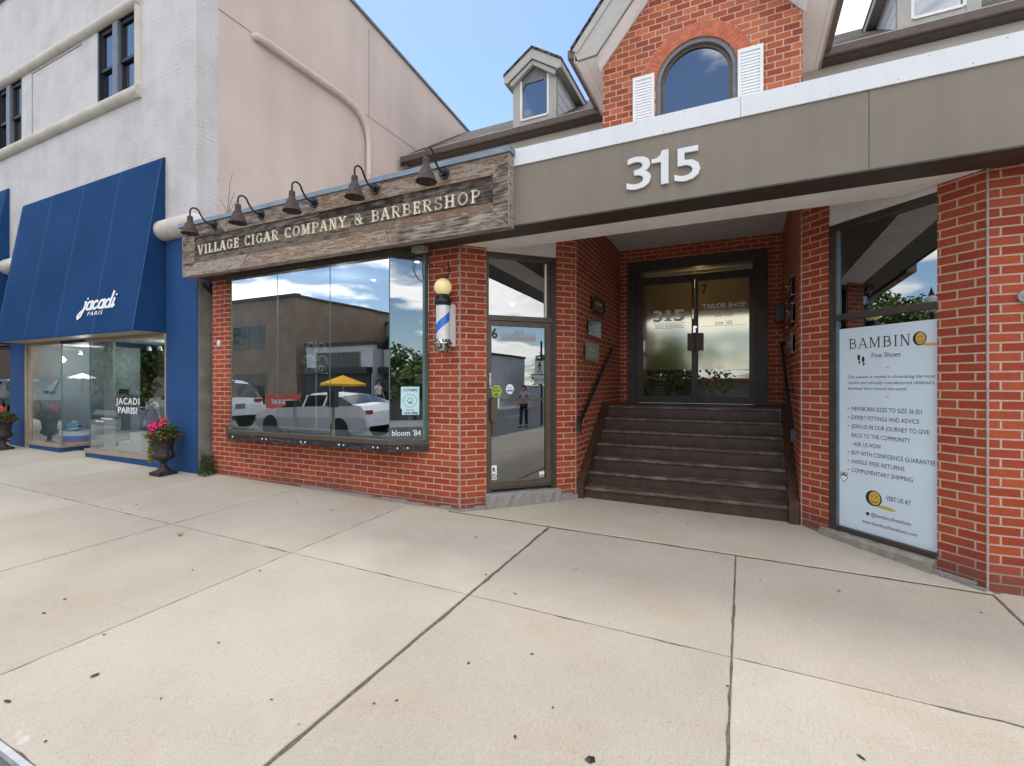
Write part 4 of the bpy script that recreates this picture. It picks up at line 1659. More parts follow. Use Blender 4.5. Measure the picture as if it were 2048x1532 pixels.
def ent_inner(b):
    F = FB
    b.fbox(F, -1.665, -1.60, -0.1, -0.03, ZL, 3.41)
    b.fbox(F, 0.135, 0.170, -0.1, -0.03, ZL, 3.41)
    b.fbox(F, -1.60, 0.135, -0.1, -0.03, 3.235, 3.300)


part('inner_frame', ent_inner, 'dark_bronze', ed)
part('fanlight', lambda b: b.fquad(FB, -1.60, 0.135, 3.30, 3.41, -0.06), 'film_glass', ed)
part('light_tube', lambda b: (b.tube([(-1.5, 8.52, 3.352), (.1, 8.52, 3.352)], .022, 10), b.fbox(FB, -.75, -.70, -.125, -.05, 3.33, 3.38)), 'paper_white', ed)
for x0, x1 in ((-1.600, -0.718), (-0.712, 0.135)):
    def dl(b, x0=x0, x1=x1):
        F, a, c = FB, -0.075, -0.04
        b.fbox(F, x0, x0 + .048, a, c, ZL + .01, 3.235)
        b.fbox(F, x1 - .048, x1, a, c, ZL + .01, 3.235)
        b.fbox(F, x0 + .048, x1 - .048, a, c, 3.175, 3.235)
        b.fbox(F, x0 + .048, x1 - .048, a, c, ZL + .01, 1.282)
    part('door_leaf', dl, 'dark_bronze', ed)
    part('frosted_pane', lambda b, x0=x0, x1=x1: b.fquad(FB, x0 + .048, x1 - .048, 1.722, 3.175, -0.058), 'film_glass', ed)
    part('door_glass', lambda b, x0=x0, x1=x1: b.fquad(FB, x0 + .048, x1 - .048, 1.282, 1.720, -0.058), 'black_glass', ed)
for x0 in (-0.825, -0.69):
    part('pull_handle', lambda b, x0=x0: b.fbox(FB, x0, x0 + .105, -0.035, 0.03, 2.035, 2.315), 'dark_bronze', ed)
part('door_lock', lambda b: (b.fbox(FB, -.752, -.735, -.038, -.03, 2.56, 2.72), b.fbox(FB, -.74, -.705, -.038, -.02, 2.33, 2.44), b.disc(FB, -.70, 2.42, .02, -.038, t=.02, n=12)), 'chrome', ed)


def dnum(b):
    F = FB
    slab = [('3', -1.385, .15), ('1', -1.205, .13), ('5', -1.045, .165)]
    for ch, s, w in slab:
        if ch == '1':
            b.prism([F.P(s + x * w, -.055, 2.545 + z * .19) for x, z in [(.0, 0), (1, 0), (1, .08), (.74, .12), (.74, 1), (.1, .9), (.1, .82), (.28, .82), (.28, .12), (0, .08)]], F.n * .001)
            continue
        b.text(F, s, 2.545, 2.735, -0.055, ch, width=w, bold=.03)
    b.text(F, -1.125, 2.445, 2.490, -0.055, 'EAST BUILDING', width=.44, align='C')
    for z in (2.425, 2.505):
        b.fbox(F, -1.37, -.88, -.055, -.054, z, z + .006)


plain('dull_white', (0.84, 0.82, 0.80), 0.6, 0.1)
part('glass_number', dnum, 'dull_white', ed)


def tailor(b):
    F = FB
    b.text(F, -0.60, 2.715, 2.795, -0.055, 'TAILOR SHOP', width=.64, bold=.014)
    b.fbox(F, -.60, .04, -.055, -.054, 2.672, 2.680)
    b.text(F, -.275, 2.575, 2.640, -0.055, '2nd Floor', width=.27, align='C', bold=.012)


part('tailor_lettering', tailor, 'ink_white', ed)
part('unit_lettering', lambda b: (b.text(FB, -.28, 2.445, 2.505, -0.055, 'Unit 102', width=.25, align='C'), b.fbox(FB, -.60, .04, -.055, -.0545, 2.425, 2.429)), 'grey_plastic', ed)
part('door_number', lambda b: b.text(FB, -.605, 2.975, 3.115, -0.055, '7', width=.075, bold=.03), 'ink_black', ed)


def opening(b):
    F = FB
    b.text(F, -1.27, 1.615, 1.655, -.055, 'TAILOR', width=.26, align='C')
    b.text(F, -1.27, 1.545, 1.582, -.055, 'SHOP', width=.18, align='C')
    b.text(F, -1.27, 1.415, 1.442, -.055, 'OPEN', width=.14, align='C')
    for z in (1.485, 1.382, 1.33):
        b.fbox(F, -1.37, -1.17, -.055, -.0545, z, z + .004)


plain('faded_white', (0.20, 0.21, 0.24), 0.7, 0.1)
part('hours_lettering', opening, 'faded_white', ed)


def lobby(b):
    t, d = b.mat('interior_tan'), b.mat('interior_dark')
    b.face([(-2.0, 10.0, ZL), (.6, 10.0, ZL), (.6, 10.0, 3.5), (-2.0, 10.0, 3.5)], t)
    b.face([(-1.85, 8.5, ZL), (-1.85, 10, ZL), (-1.85, 10, 3.5), (-1.85, 8.5, 3.5)], d)
    b.face([(.40, 10, ZL), (.40, 8.5, ZL), (.40, 8.5, 3.5), (.40, 10, 3.5)], d)
    b.face([(-2, 8.5, 3.5), (-2, 10, 3.5), (.6, 10, 3.5), (.6, 8.5, 3.5)], t)
    b.face([(-2, 8.5, ZL), (.6, 8.5, ZL), (.6, 10, ZL), (-2, 10, ZL)], d)


part('lobby_interior', lobby, None, ed)

# ---------------- staircase
RI, Y1, RUN = 0.166, 5.985, 0.205
SX0, SX1 = -1.885, 0.490
st = bp('staircase', lambda b: [b.box(SX0 + .05, SX1 - .05, Y1 + i * RUN + .012, Y1 + i * RUN + .034, RI * i - (.12 if i == 0 else 0), RI * (i + 1) - .041) for i in range(7)], 'stair_paint')
for i in range(6):
    y = Y1 + i * RUN
    z = RI * (i + 1)

    def tread(b, y=y, z=z):
        prof = [(y + RUN + .03, z - .04), (y - .012, z - .04), (y - .022, z - .030), (y - .022, z - .012), (y - .012, z), (y + RUN + .03, z)]
        b.prism([(SX0 + .05, a, c) for a, c in prof], (SX1 - SX0 - .10, 0, 0))
    part('tread', tread, 'stair_wood', st)


def landing(b):
    y, z = Y1 + 6 * RUN, RI * 7
    prof = [(8.42, z - .04), (y - .012, z - .04), (y - .022, z - .030), (y - .022, z - .012), (y - .012, z), (8.42, z)]
    b.prism([(SX0 - .05, a, c) for a, c in prof], (SX1 - SX0 + .10, 0, 0))


part('landing', landing, 'stair_wood', st)
for xa, xb in ((SX0 - .05, SX0 + .045), (SX1 - .045, SX1 + .05)):
    def stringer(b, xa=xa, xb=xb):
        yt = Y1 + 6 * RUN
        prof = [(Y1 - .055, -.14), (Y1 - .055, .215), (yt + .01, RI * 7 + .06), (yt + .01, RI * 7 - .03), (yt + .3, RI * 7 - .06), (yt + .3, -.14)]
        b.prism([(xa, a, c) for a, c in prof], (xb - xa, 0, 0))
    part('stringer', stringer, 'stair_paint', st)

# ------------------------------------------------------------------ wooden shop sign
FG = Fr((0, 4.36), (1, 0))
SL, SR_, SB, ST = -7.56, -2.135, 3.095, 3.826
IL, IR, IB, IT = -7.335, -2.325, 3.275, 3.650
sign = thing('shop_sign', 'weathered barn board sign lettered VILLAGE CIGAR COMPANY & BARBERSHOP over the bay window', 'sign', (-4.85, 4.40, 3.1))


def sign_planks(b):
    rnd = random.Random(11)
    rows = [(IB - .02, 3.375), (3.377, 3.468), (3.470, 3.558), (3.560, IT + .02)]
    for z0, z1 in rows:
        x = IL - .02
        while x < IR + .015:
            e = min(IR + .02, x + rnd.uniform(.7, 1.9))
            if IR - e < .3:
                e = IR + .02
            d = rnd.uniform(-.042, -.034)
            b.fbox(FG, x + .001, e - .001, -.07, d, z0, z1)
            x = e


part('plank_board', sign_planks, 'barn_plank', sign)


def sign_frame(b):
    P = FG.P
    rnd = random.Random(8)

    def bar(o0, o1, i1, i0, cuts):
        """o outer edge points, i inner edge points (s, z); split along the length into boards."""
        ks = [0] + cuts + [1]
        for a, c in zip(ks, ks[1:]):
            L_ = lambda p, q, t: (p[0] + (q[0] - p[0]) * t, p[1] + (q[1] - p[1]) * t)
            g = .0008
            A, B_, Cc, D_ = L_(o0, o1, a + g), L_(o0, o1, c - g), L_(i0, i1, c - g), L_(i0, i1, a + g)
            w = rnd.uniform(-.003, .003)
            b.hexa([P(A[0], -.1, A[1]), P(B_[0], -.1, B_[1]), P(Cc[0], -.06, Cc[1]), P(D_[0], -.06, D_[1]),
                    P(A[0], .012 + w, A[1]), P(B_[0], .012 + w, B_[1]), P(Cc[0], -.018 + w, Cc[1]), P(D_[0], -.018 + w, D_[1])])
    bar((SL, SB), (SR_, SB), (IR, IB), (IL, IB), [.10, .24, .43, .72])
    bar((SR_, ST), (SL, ST), (IL, IT), (IR, IT), [.30, .52, .86])
    bar((SR_, SB), (SR_, ST), (IR, IT), (IR, IB), [])
    bar((SL, ST), (SL, SB), (IL, IB), (IL, IT), [])
    # thin lip round the outside
    b.fbox(FG, SL - .012, SR_ + .012, -.10, .016, SB - .014, SB)
    b.fbox(FG, SR_, SR_ + .014, -.10, .016, SB, ST)
    b.fbox(FG, SL - .014, SL, -.10, .016, SB, ST)


part('frame_board', sign_frame, 'barn_frame', sign)
part('cap_flashing', lambda b: b.fbox(FG, -7.66, SR_ + .03, -.11, .034, ST + .002, 3.885), 'steel_blue', sign)


def sign_letters(b):
    f, s = b.mat('letter_cream'), b.mat('letter_side')
    slab_text(b, FG, -7.262, -2.487, 3.397, 3.530, -.0415, 'VILLAGE CIGAR COMPANY & BARBERSHOP', depth=.020, m=f, track=.24, thin=.78)


part('lettering', sign_letters, None, sign)
part('sign_soffit', lambda b: b.box(-7.58, SR_, 4.36, 4.47, 3.112, 3.122), 'dark_brown', sign)

# five gooseneck lamps
def lamp(first, loc, label):
    o = thing('gooseneck_lamp', label, 'wall lamp', loc, 'gooseneck lamps over the barn board sign')
    x, y, z = loc

    def plate(b):
        F = Fr((x, y), (1, 0))
        b.prism([F.P(.062 * math.cos(2 * math.pi * k / 20), .0, z + .062 * math.sin(2 * math.pi * k / 20)) for k in range(20)], F.n * .018)
        b.prism([F.P(.034 * math.cos(2 * math.pi * k / 16), .018, z + .034 * math.sin(2 * math.pi * k / 16)) for k in range(16)], F.n * .03)
    part('wall_plate', plate, 'black_iron', o)
    pts = [(x, y - .03, z), (x, y - .09, z + .005), (x, y - .14, z + .035), (x, y - .18, z + .085)]
    for k in range(13):
        a = R(15 + 165 * k / 12)
        pts.append((x, y - .262 + .068 * math.cos(a), z + .095 + .068 * math.sin(a)))
    pts.append((x, y - .33, z + .02))
    part('arm', lambda b: b.tube(pts, .0115, 10), 'black_iron', o)

    def shade(b):
        zt = z + .03
        b.lathe([(.0, zt), (.030, zt), (.034, zt - .005), (.036, zt - .03), (.036, zt - .075), (.044, zt - .085), (.054, zt - .105), (.108, zt - .235), (.110, zt - .242), (.104, zt - .238), (.05, zt - .11), (.0, zt - .10)], (x, y - .33, 0), 26)
    part('lamp_shade', shade, 'rust_iron', o)
    return o


LX = [-6.836, -5.83, -4.845, -3.862, -2.903]
LW = ['at the far left end above the word VILLAGE', 'above the start of the word CIGAR', 'above the word COMPANY', 'above the ampersand', 'nearest the white numerals, above BARBERSHOP']
lamp0 = lamp(True, (LX[0], 4.352, 3.757), 'rusty brown gooseneck lamp ' + LW[0])
for x, w in zip(LX[1:], LW[1:]):
    o = copy_tree(lamp0, None, (x, 4.352, 3.757))
    o['label'] = 'rusty brown gooseneck lamp ' + w

# white street number on the fascia
num = thing('street_number', 'big white bold numerals 315 on the brown fascia', 'house number', (-.65, 4.467, 3.27))
ONE = [(.56, 0), (1, 0), (1, 1), (.62, 1), (.52, .87), (.30, .80), (0, .785), (0, .67), (.56, .67)]
part('numeral', lambda b: b.prism([FS.P(-.742 + x * .146, .006, 3.275 + z * .30) for x, z in ONE], FS.n * .022), 'white_metal', num)
for ch, s, w in (('3', -.966, .218), ('5', -.546, .214)):
    part('numeral', lambda b, ch=ch, s=s, w=w: b.text(FS, s, 3.275, 3.575, .006, ch, width=w, depth=.022, bold=.010), 'white_metal', num)

# ------------------------------------------------------------------ barber pole, wiring box, wall plates
PX, PY = -3.132, 4.665
pole = thing('barber_pole', 'white barber pole with one blue stripe under a glowing cream globe on the brick pier', 'barber pole', (PX, PY, 1.84))
part('globe', lambda b: b.sphere((PX, PY, 2.610), .101, 0, 26), 'globe_glow', pole)
part('top_cap', lambda b: b.lathe([(.0, 2.522), (.068, 2.522), (.072, 2.505), (.086, 2.495), (.090, 2.47), (.099, 2.465), (.101, 2.435), (.097, 2.425), (.092, 2.42), (.092, 2.402), (.084, 2.395), (.0, 2.395)], (PX, PY, 0), 30), 'black_paint', pole)
part('cylinder', lambda b: b.lathe([(.079, 2.000), (.079, 2.398)], (PX, PY, 0), 30), 'white_drum', pole)


def stripe(b):
    n = 22
    for k in range(n):
        a0, a1 = R(-160 + 175 * k / n), R(-160 + 175 * (k + 1) / n)
        z0, z1 = 2.025 + .205 * k / n, 2.025 + .205 * (k + 1) / n
        p = lambda a, z: (PX + .0802 * math.cos(a), PY + .0802 * math.sin(a), z)
        b.face([p(a0, z0), p(a1, z1), p(a1, z1 + .105), p(a0, z0 + .105)], 0, None, True)


part('stripe', stripe, 'blue_stripe', pole)


def worn_chrome():
    m, nt, b, N, L = nodes('worn_chrome')
    r = ramp(N, [(0.46, (0.03, 0.03, 0.03)), (0.54, (0.62, 0.62, 0.60))])
    L(noise(N, L, 34, 6), r.inputs[0])
    L(r.outputs[0], b.inputs['Base Color'])
    r2 = ramp(N, [(0.46, (0, 0, 0)), (0.54, (1, 1, 1))])
    L(noise(N, L, 34, 6), r2.inputs[0])
    L(r2.outputs[0], b.inputs['Metallic'])
    b.inputs['Roughness'].default_value = 0.22


worn_chrome()
part('bottom_cup', lambda b: b.lathe([(.0, 1.852), (.05, 1.855), (.074, 1.872), (.088, 1.905), (.094, 1.945), (.112, 1.952), (.114, 1.962), (.098, 1.972), (.092, 1.985), (.090, 2.002), (.078, 2.004), (.0, 2.004)], (PX, PY, 0), 30), 'worn_chrome', pole)
part('bracket', lambda b: (b.box(PX - .028, PX + .028, 4.745, 4.819, 1.96, 2.44), b.box(PX + .03, PX + .075, 4.72, 4.819, 1.93, 2.42)), 'white_metal', pole)
cab = MB()
cab.tube([(PX - .02, 4.812, 2.93), (PX - .01, 4.80, 2.86), (PX + .012, 4.79, 2.80), (PX + .01, 4.74, 2.74), (PX, 4.70, 2.70)], .006, 8)
cab.tube([(-3.46, 4.80, 2.98), (-3.36, 4.812, 2.90), (-3.22, 4.813, 2.885), (PX - .02, 4.813, 2.90)], .004, 6)
cab.tube([(-3.415, 4.66, 3.06), (-3.42, 4.68, 2.93), (-3.45, 4.70, 2.82), (-3.455, 4.75, 2.74)], .005, 6)
cab.tube([(-3.55, 4.66, 2.98), (-3.56, 4.665, 2.86), (-3.52, 4.69, 2.76), (-3.47, 4.75, 2.72)], .004, 6)
tag(cab.build('power_cable', 'black_paint'), 'thin black cable looping from the grey box down to the barber pole globe', 'cable')
jb = MB()
jb.box(-3.53, -3.36, 4.60, 4.70, 3.045, 3.112)
tag(jb.build('junction_box', 'grey_plastic'), 'small grey electrical box under the sign at the corner of the bay window', 'junction box')
ov = MB()
ov.disc(FL, -7.432, 2.122, .055, .001, n=24, t=.02, sq=.62)
ov.disc(FL, -7.432, 2.122, .030, .020, n=18, t=.012, sq=.6)
tag(ov.build('wall_fixture', 'white_metal'), 'small white oval fixture on the brick left of the bay window', 'wall fixture')
ov = MB()
ov.disc(FL, 1.868, 2.137, .045, .001, n=24, t=.025)
ov.disc(FL, 1.868, 2.137, .022, .025, n=18, t=.006)
tag(ov.build('wall_fixture', 'grey_plastic'), 'round grey wall plate on the brick at the right edge', 'wall fixture')
vt = thing('gap_flashing', 'black ribbed flashing bridging the narrow gap beside the blue pilaster', 'flashing', (-7.71, 4.9, 2.9))
part('rib', lambda b: [b.tube([(-7.80, 4.78 + .024 * k, 3.09 - .021 * k), (-7.62, 4.78 + .024 * k, 3.09 - .021 * k)], .014, 8) for k in range(13)], 'black_paint', vt)
part('strip', lambda b: b.hexa([(-7.81, 4.77, 3.06), (-7.61, 4.77, 3.06), (-7.61, 5.10, 2.78), (-7.81, 5.10, 2.78), (-7.81, 4.78, 3.10), (-7.61, 4.78, 3.10), (-7.61, 5.11, 2.82), (-7.81, 5.11, 2.82)]), 'black_iron', vt)

# ------------------------------------------------------------------ plaques, handrails, buzzer in the stair recess
plain('plaque_black', (0.012, 0.012, 0.013), 0.12, 0.1)
plain('plaque_mirror', (0.10, 0.11, 0.10), 0.06, 0.1, metal=0.8)
plain('plaque_bronze', (0.16, 0.125, 0.085), 0.3, 0.15, metal=0.5)


def plaque(fr, s0, s1, z0, z1, label, mat, title, sub, grp='tenant plaques in the stair recess'):
    c = fr.P((s0 + s1) / 2, 0, z0)
    o = thing('wall_plaque', label, 'plaque', c, grp)
    part('panel', lambda b: b.fbox(fr, s0, s1, .030, .038, z0, z1), mat, o)

    def st(b):
        for s in (s0 + .025, s1 - .025):
            for z in (z0 + .02, z1 - .02):
                b.prism([fr.P(s + .009 * math.cos(R(40 * k)), .001, z + .009 * math.sin(R(40 * k))) for k in range(9)], fr.n * .045)
    part('standoff', st, 'chrome', o)

    def tx(b):
        w = s1 - s0
        h = z1 - z0
        b.text(fr, (s0 + s1) / 2, z0 + h * .52, z0 + h * .74, .0385, title, width=w * .52, align='C')
        b.fbox(fr, s0 + w * .15, s1 - w * .15, .0385, .039, z0 + h * .40, z0 + h * .415)
        if sub:
            b.text(fr, (s0 + s1) / 2, z0 + h * .22, z0 + h * .32, .0385, sub, width=w * .5, align='C')
    part('lettering', tx, 'ink_white', o)
    return o


plaque(FW, 6.54, 7.25, 2.512, 2.742, 'black tenant plaque lettered OSSIA, topmost on the left recess wall', 'plaque_black', 'OSSIA', 'hair studio')
plaque(FW, 6.36, 7.00, 2.165, 2.402, 'mirror polished tenant plaque, middle one on the left recess wall', 'plaque_mirror', 'THE MNGR', 'studio')
plaque(FW, 6.225, 6.885, 1.808, 2.060, 'bronze brown tenant plaque with script lettering, lowest on the left recess wall', 'plaque_bronze', 'Michael Associates', 'Barrister & Solicitor')
for z0, z1, mt, lab, t in ((2.515, 2.775, 'plaque_black', 'dark green tenant plaque, topmost on the right recess wall', 'OSSIA'), (2.195, 2.445, 'plaque_black', 'plain black tenant plaque, middle one on the right recess wall', 'STUDIO'), (1.838, 2.085, 'plaque_bronze', 'bronze brown tenant plaque, lowest on the right recess wall', 'Michael')):
    y0, y1 = 6.40, 7.10
    if z0 > 2.4:
        y0, y1 = 6.45, 7.2
    plaque(FE, 8.4 - y1, 8.4 - y0, z0, z1, lab, mt, t, '')


def handrail(x, wx, label):
    o = thing('handrail', label, 'handrail', (x, 6.0, .9), 'black iron handrails beside the stairs')
    q = 1 if wx > x else -1
    pts = [(x, 5.86, .99), (x, 7.60, 2.03)]

    def rail(b):
        a, c = Vector(pts[0]), Vector(pts[1])
        up, sd = Vector((0, -.51, .86)) * .026, Vector((.011, 0, 0))
        b.hexa([a - sd - up, a + sd - up, c + sd - up, c - sd - up, a - sd + up, a + sd + up, c + sd + up, c - sd + up])
        b.tube([a - sd * .2, c - sd * .2], .022, 10)
        b.box(x - .024, x + .024, 5.815, 5.875, .885, 1.005)
        b.tube([(x, 5.845, .90), (x, 5.845, .985), (x, 5.875, 1.0)], .030, 12)
        b.tube([c, (x, 7.66, 2.055), (x + q * .05, 7.68, 2.05)], .020, 8)
    part('rail', rail, 'black_iron', o)

    def br(b):
        for t in (.06, .48, .92):
            p = Vector(pts[0]).lerp(Vector(pts[1]), t)
            b.tube([p - Vector((0, 0, .02)), p + Vector((q * .02, .01, -.075)), p + Vector(((wx - x), .02, -.085))], .010, 8)
            b.prism([(wx - q * .001, p.y + .02 + .028 * math.cos(R(30 * k)), p.z - .085 + .028 * math.sin(R(30 * k))) for k in range(12)], (-q * .012, 0, 0))
    part('bracket', br, 'black_iron', o)


handrail(-1.872, -1.94, 'black iron handrail on the left recess wall, under the plaques')
handrail(0.475, 0.545, 'black iron handrail on the right recess wall, next to the shoe shop window')
bz = MB()
bz.box(.43, .535, 7.98, 8.22, 2.41, 2.66)
bz.box(.44, .46, 8.0, 8.2, 2.38, 2.41)
tag(bz.build('letter_box', 'black_paint'), 'small black box on the brick right of the tailor shop door', 'box')

# ------------------------------------------------------------------ shoe shop poster
po = thing('window_poster', 'tall pale blue window poster headed BAMBINO Fine Shoes', 'poster', FD.P(.81, 0, .09))
PD_ = -0.044
part('film_sheet', lambda b: b.fbox(FD, W0 + .082, W1 - .002, PD_ - .004, PD_, 0.096, 2.030), 'poster_film', po)


def smiley(b, s, z, rx, rz_, mats):
    k, y = mats
    n = 28
    b.face([FD.P(s + rx * math.cos(2 * math.pi * i / n), PD_ + .0010, z + rz_ * math.sin(2 * math.pi * i / n)) for i in range(n)], k)
    b.face([FD.P(s + rx * .12 + rx * .72 * math.cos(2 * math.pi * i / n), PD_ + .0016, z + rz_ * .02 + rz_ * .86 * math.sin(2 * math.pi * i / n)) for i in range(n)], y)
    for dx in (-.18, .32):
        b.face([FD.P(s + rx * dx + rx * .06 * math.cos(2 * math.pi * i / 10), PD_ + .0022, z + rz_ * .22 + rz_ * .16 * math.sin(2 * math.pi * i / 10)) for i in range(10)], k)
    for i in range(8):
        a0, a1 = R(205 + 130 * i / 8), R(205 + 130 * (i + 1) / 8)
        b.face([FD.P(s + rx * (.10 + q * math.cos(a)), PD_ + .0022, z + rz_ * (-.08 + q * math.sin(a))) for q, a in ((.40, a0), (.40, a1), (.48, a1), (.48, a0))][::-1], k)
    # the long yellow shadow printed beside the coin
    b.face([FD.P(s + rx * 1.45 + rx * 1.15 * math.cos(2 * math.pi * i / n), PD_ + .0007, z - rz_ * .92 + rz_ * .22 * math.sin(2 * math.pi * i / n) - .06 * rz_ * math.cos(2 * math.pi * i / n)) for i in range(n)], y)


def poster_art(b):
    k, y = b.mat('ink_black'), b.mat('ink_gold')
    slab_text(b, FD, .472, 1.020, 1.828, 1.925, PD_ + .0006, 'BAMBIN', depth=.0004, m=k, track=.10, thin=.62, serif=.05)
    smiley(b, 1.085, 1.880, .052, .060, (k, y))
    b.text(FD, .690, 1.735, 1.780, PD_, 'Fine Shoes', width=.245, m=k)
    for s, z, r in ((.572, 1.742, -.2), (.612, 1.722, .1)):
        b.disc(FD, s, z, .030, PD_, k, 12, .001, .42)
        b.disc(FD, s + .006, z - .045, .015, PD_, k, 10, .001, .55)
    for z in (1.640, 1.372):
        b.fbox(FD, .812, .845, PD_, PD_ + .001, z, z + .006, y)
    rows = ['Our passion is rooted in showcasing the most', "stylish and ethically manufactured children's", 'footwear from around the world.']
    for r, w, z in zip(rows, (.73, .725, .52), (1.545, 1.490, 1.435)):
        b.text(FD, .470, z, z + .030, PD_, r, width=w, m=k, shear=.25)
    rows = [('NEWBORN SIZES TO SIZE 36 EU', .60, 1), ('EXPERT FITTINGS AND ADVICE', .58, 1), ('JOIN US IN OUR JOURNEY TO GIVE', .655, 1), ('BACK TO THE COMMUNITY', .51, 0), ('~ASK US HOW', .27, 0), ('BUY WITH CONFIDENCE GUARANTEE', .70, 1), ('HASSLE FREE RETURNS', .465, 1), ('COMPLIMENTARY SHIPPING', .53, 1)]
    for i, (r, w, dot) in enumerate(rows):
        z = 1.235 - .0845 * i
        b.text(FD, .503, z, z + .041, PD_, r, width=w, m=k)
        if dot:
            b.disc(FD, .472, z + .018, .006, PD_, k, 10, .001)
    smiley(b, .708, .432, .072, .072, (k, y))
    b.text(FD, .815, .440, .482, PD_, 'VISIT US AT', width=.205, m=k, bold=.004)
    b.fbox(FD, .640, .668, PD_, PD_ + .001, .262, .290, k)
    b.text(FD, .685, .262, .298, PD_, '@bambinofineshoes', width=.335, m=k)
    b.text(FD, .600, .182, .216, PD_, 'www.bambinofineshoes.com', width=.465, m=k)


part('printing', poster_art, None, po)


def badge(b):
    k, w = b.mat('ink_black'), b.mat('ink_white')
    o = [(.393, .625), (.393, .565), (.428, .528), (.463, .565), (.463, .625)]
    b.face([FD.P(s, PD_ + .001, z) for s, z in o], k)
    b.face([FD.P(.428 + (s - .428) * .86, PD_ + .0016, .580 + (z - .580) * .86) for s, z in o], w)
    b.face([FD.P(.428 + .027 * math.cos(math.pi * i / 12), PD_ + .0022, .588 + .027 * math.sin(math.pi * i / 12)) for i in range(13)], k)
    b.face([FD.P(.428 + .012 * math.cos(math.pi * i / 8), PD_ + .0028, .586 + .012 * math.sin(math.pi * i / 8)) for i in range(9)], w)


part('shield_badge', badge, None, po)

# ------------------------------------------------------------------ notices in the bay window
FV = Fr((BXR, BY), (WXR - BXR, 4.818 - BY))
nt_ = thing('window_notice', 'pale blue paper notice with a circular emblem and torn corner, inside the bay glass', 'notice', FV.P(.24, 0, 1.1))
part('paper', lambda b: b.face([FV.P(s, .004, z) for s, z in ((.150, 1.115), (.355, 1.115), (.357, 1.455), (.137, 1.455), (.133, 1.195), (.150, 1.180))]), 'poster_paper', nt_)


def notice_print(b):
    F, d = FV, .005
    b.text(F, .247, 1.400, 1.432, d, 'CUSTOMERS', width=.18, align='C', bold=.01)
    b.ring(F, .247, 1.285, .080, .004, d, t=.0005)
    b.disc(F, .247, 1.265, .012, d, n=10, t=.0006)
    for a in range(0, 360, 45):
        b.disc(F, .247 + .030 * math.cos(R(a)), 1.285 + .034 * math.sin(R(a)), .007, d, n=8, t=.0006)
    b.text(F, .247, 1.165, 1.185, d, 'Specials', width=.10, align='C')
    b.text(F, .258, 1.125, 1.150, d, 'OLD HERE', width=.16, align='C', bold=.03)


part('printing', notice_print, 'ink_black', nt_)
bl = MB()
bl.text(FV, .03, .862, .935, .004, "bloom '84", width=.345)
tag(bl.build('window_lettering', 'ink_white'), "white letters bloom '84 on the angled bay glass", 'lettering')

# chrome ornament stand in the bay
orn = thing('display_stand', 'chrome ornament tree with looping arms and glass balls inside the bay window', 'display stand', (-5.45, 4.93, .815))
part('stem', lambda b: b.tube([(-5.45, 4.93, .815), (-5.45, 4.93, 1.98)], .012, 8), 'paper_white', orn)


def loops(b):
    for z, r in ((1.98, .13), (1.80, .17), (1.66, .13)):
        for k in range(6):
            a = R(60 * k + z * 70)
            pts = [(-5.45 + math.cos(a) * r * t, 4.93 + math.sin(a) * r * t, z - .02 + .11 * math.sin(math.pi * min(1, t * .82))) for t in [i / 7 for i in range(8)]]
            b.tube(pts, .008, 6)


part('arm', loops, 'paper_white', orn)


def balls(b):
    for z, r in ((1.98, .13), (1.80, .17), (1.66, .13)):
        for k in range(6):
            a = R(60 * k + z * 70)
            b.sphere((-5.45 + math.cos(a) * r, 4.93 + math.sin(a) * r, z), .036, 0, 12)


part('glass_ball', balls, 'clear_glass', orn)


# ------------------------------------------------------------------ the painted corner building
YL, LXR = 4.70, -7.82
FP = Fr((0, YL), (1, 0))
FK = Fr((LXR, 0), (0, 1))
left = thing('corner_building', 'cream painted brick building with blue shopfront and plain pink side wall', 'building', (-10.5, YL, 0))
lp = lambda name, fn, mats: part(name, fn, mats, left)


def lwall(b):
    z0, z1 = 3.9, 9.95
    WZ0, WZ1 = 6.50, 8.06
    wins = [(-25.0, -22.3), (-19.5, -18.3), (-15.06, -13.87), (-10.80, -9.53)]
    b.fbox(FP, -30, LXR, -.35, 0, z0, WZ0)
    b.fbox(FP, -30, LXR, -.35, 0, WZ1, z1)
    x = -30
    for a, c in wins:
        b.fbox(FP, x, a, -.35, 0, WZ0, WZ1)
        x = c
    b.fbox(FP, x, LXR, -.35, 0, WZ0, WZ1)
    b.box(LXR - .3, LXR, YL + .35, 5.055, z0, z1)


lp('painted_wall', lwall, 'painted_brick')


def pink(b):
    z = lambda y: 10.30 - .1053 * (y - YL)
    y0, y1 = 5.055, 24.0
    b.hexa([(LXR - .3, y0, -.1), (LXR - .004, y0, -.1), (LXR - .004, y1, -.1), (LXR - .3, y1, -.1), (LXR - .3, y0, z(y0)), (LXR - .004, y0, z(y0)), (LXR - .004, y1, z(y1)), (LXR - .3, y1, z(y1))])


lp('side_wall', pink, 'pink_stucco')


def coping(b):
    z = lambda y: 10.30 - .1053 * (y - YL)
    b.hexa([(LXR - .34, 5.0, z(5)), (LXR + .045, 5.0, z(5)), (LXR + .045, 24, z(24)), (LXR - .34, 24, z(24)), (LXR - .34, 5.0, z(5) + .06), (LXR + .045, 5.0, z(5) + .06), (LXR + .045, 24, z(24) + .06), (LXR - .34, 24, z(24) + .06)])
    b.box(-30, LXR + .04, YL - .05, YL + .4, 9.95, 10.02)


lp('roof_coping', coping, 'slate_trim')


def seam_line(b):
    b.box(LXR - .004, LXR + .004, 5.06, 8.35, 7.685, 7.700)
    b.box(LXR - .004, LXR + .003, 8.5, 14, 7.675, 7.688)
    b.box(LXR - .004, LXR + .002, 8.59, 8.60, 7.7, 9.7)


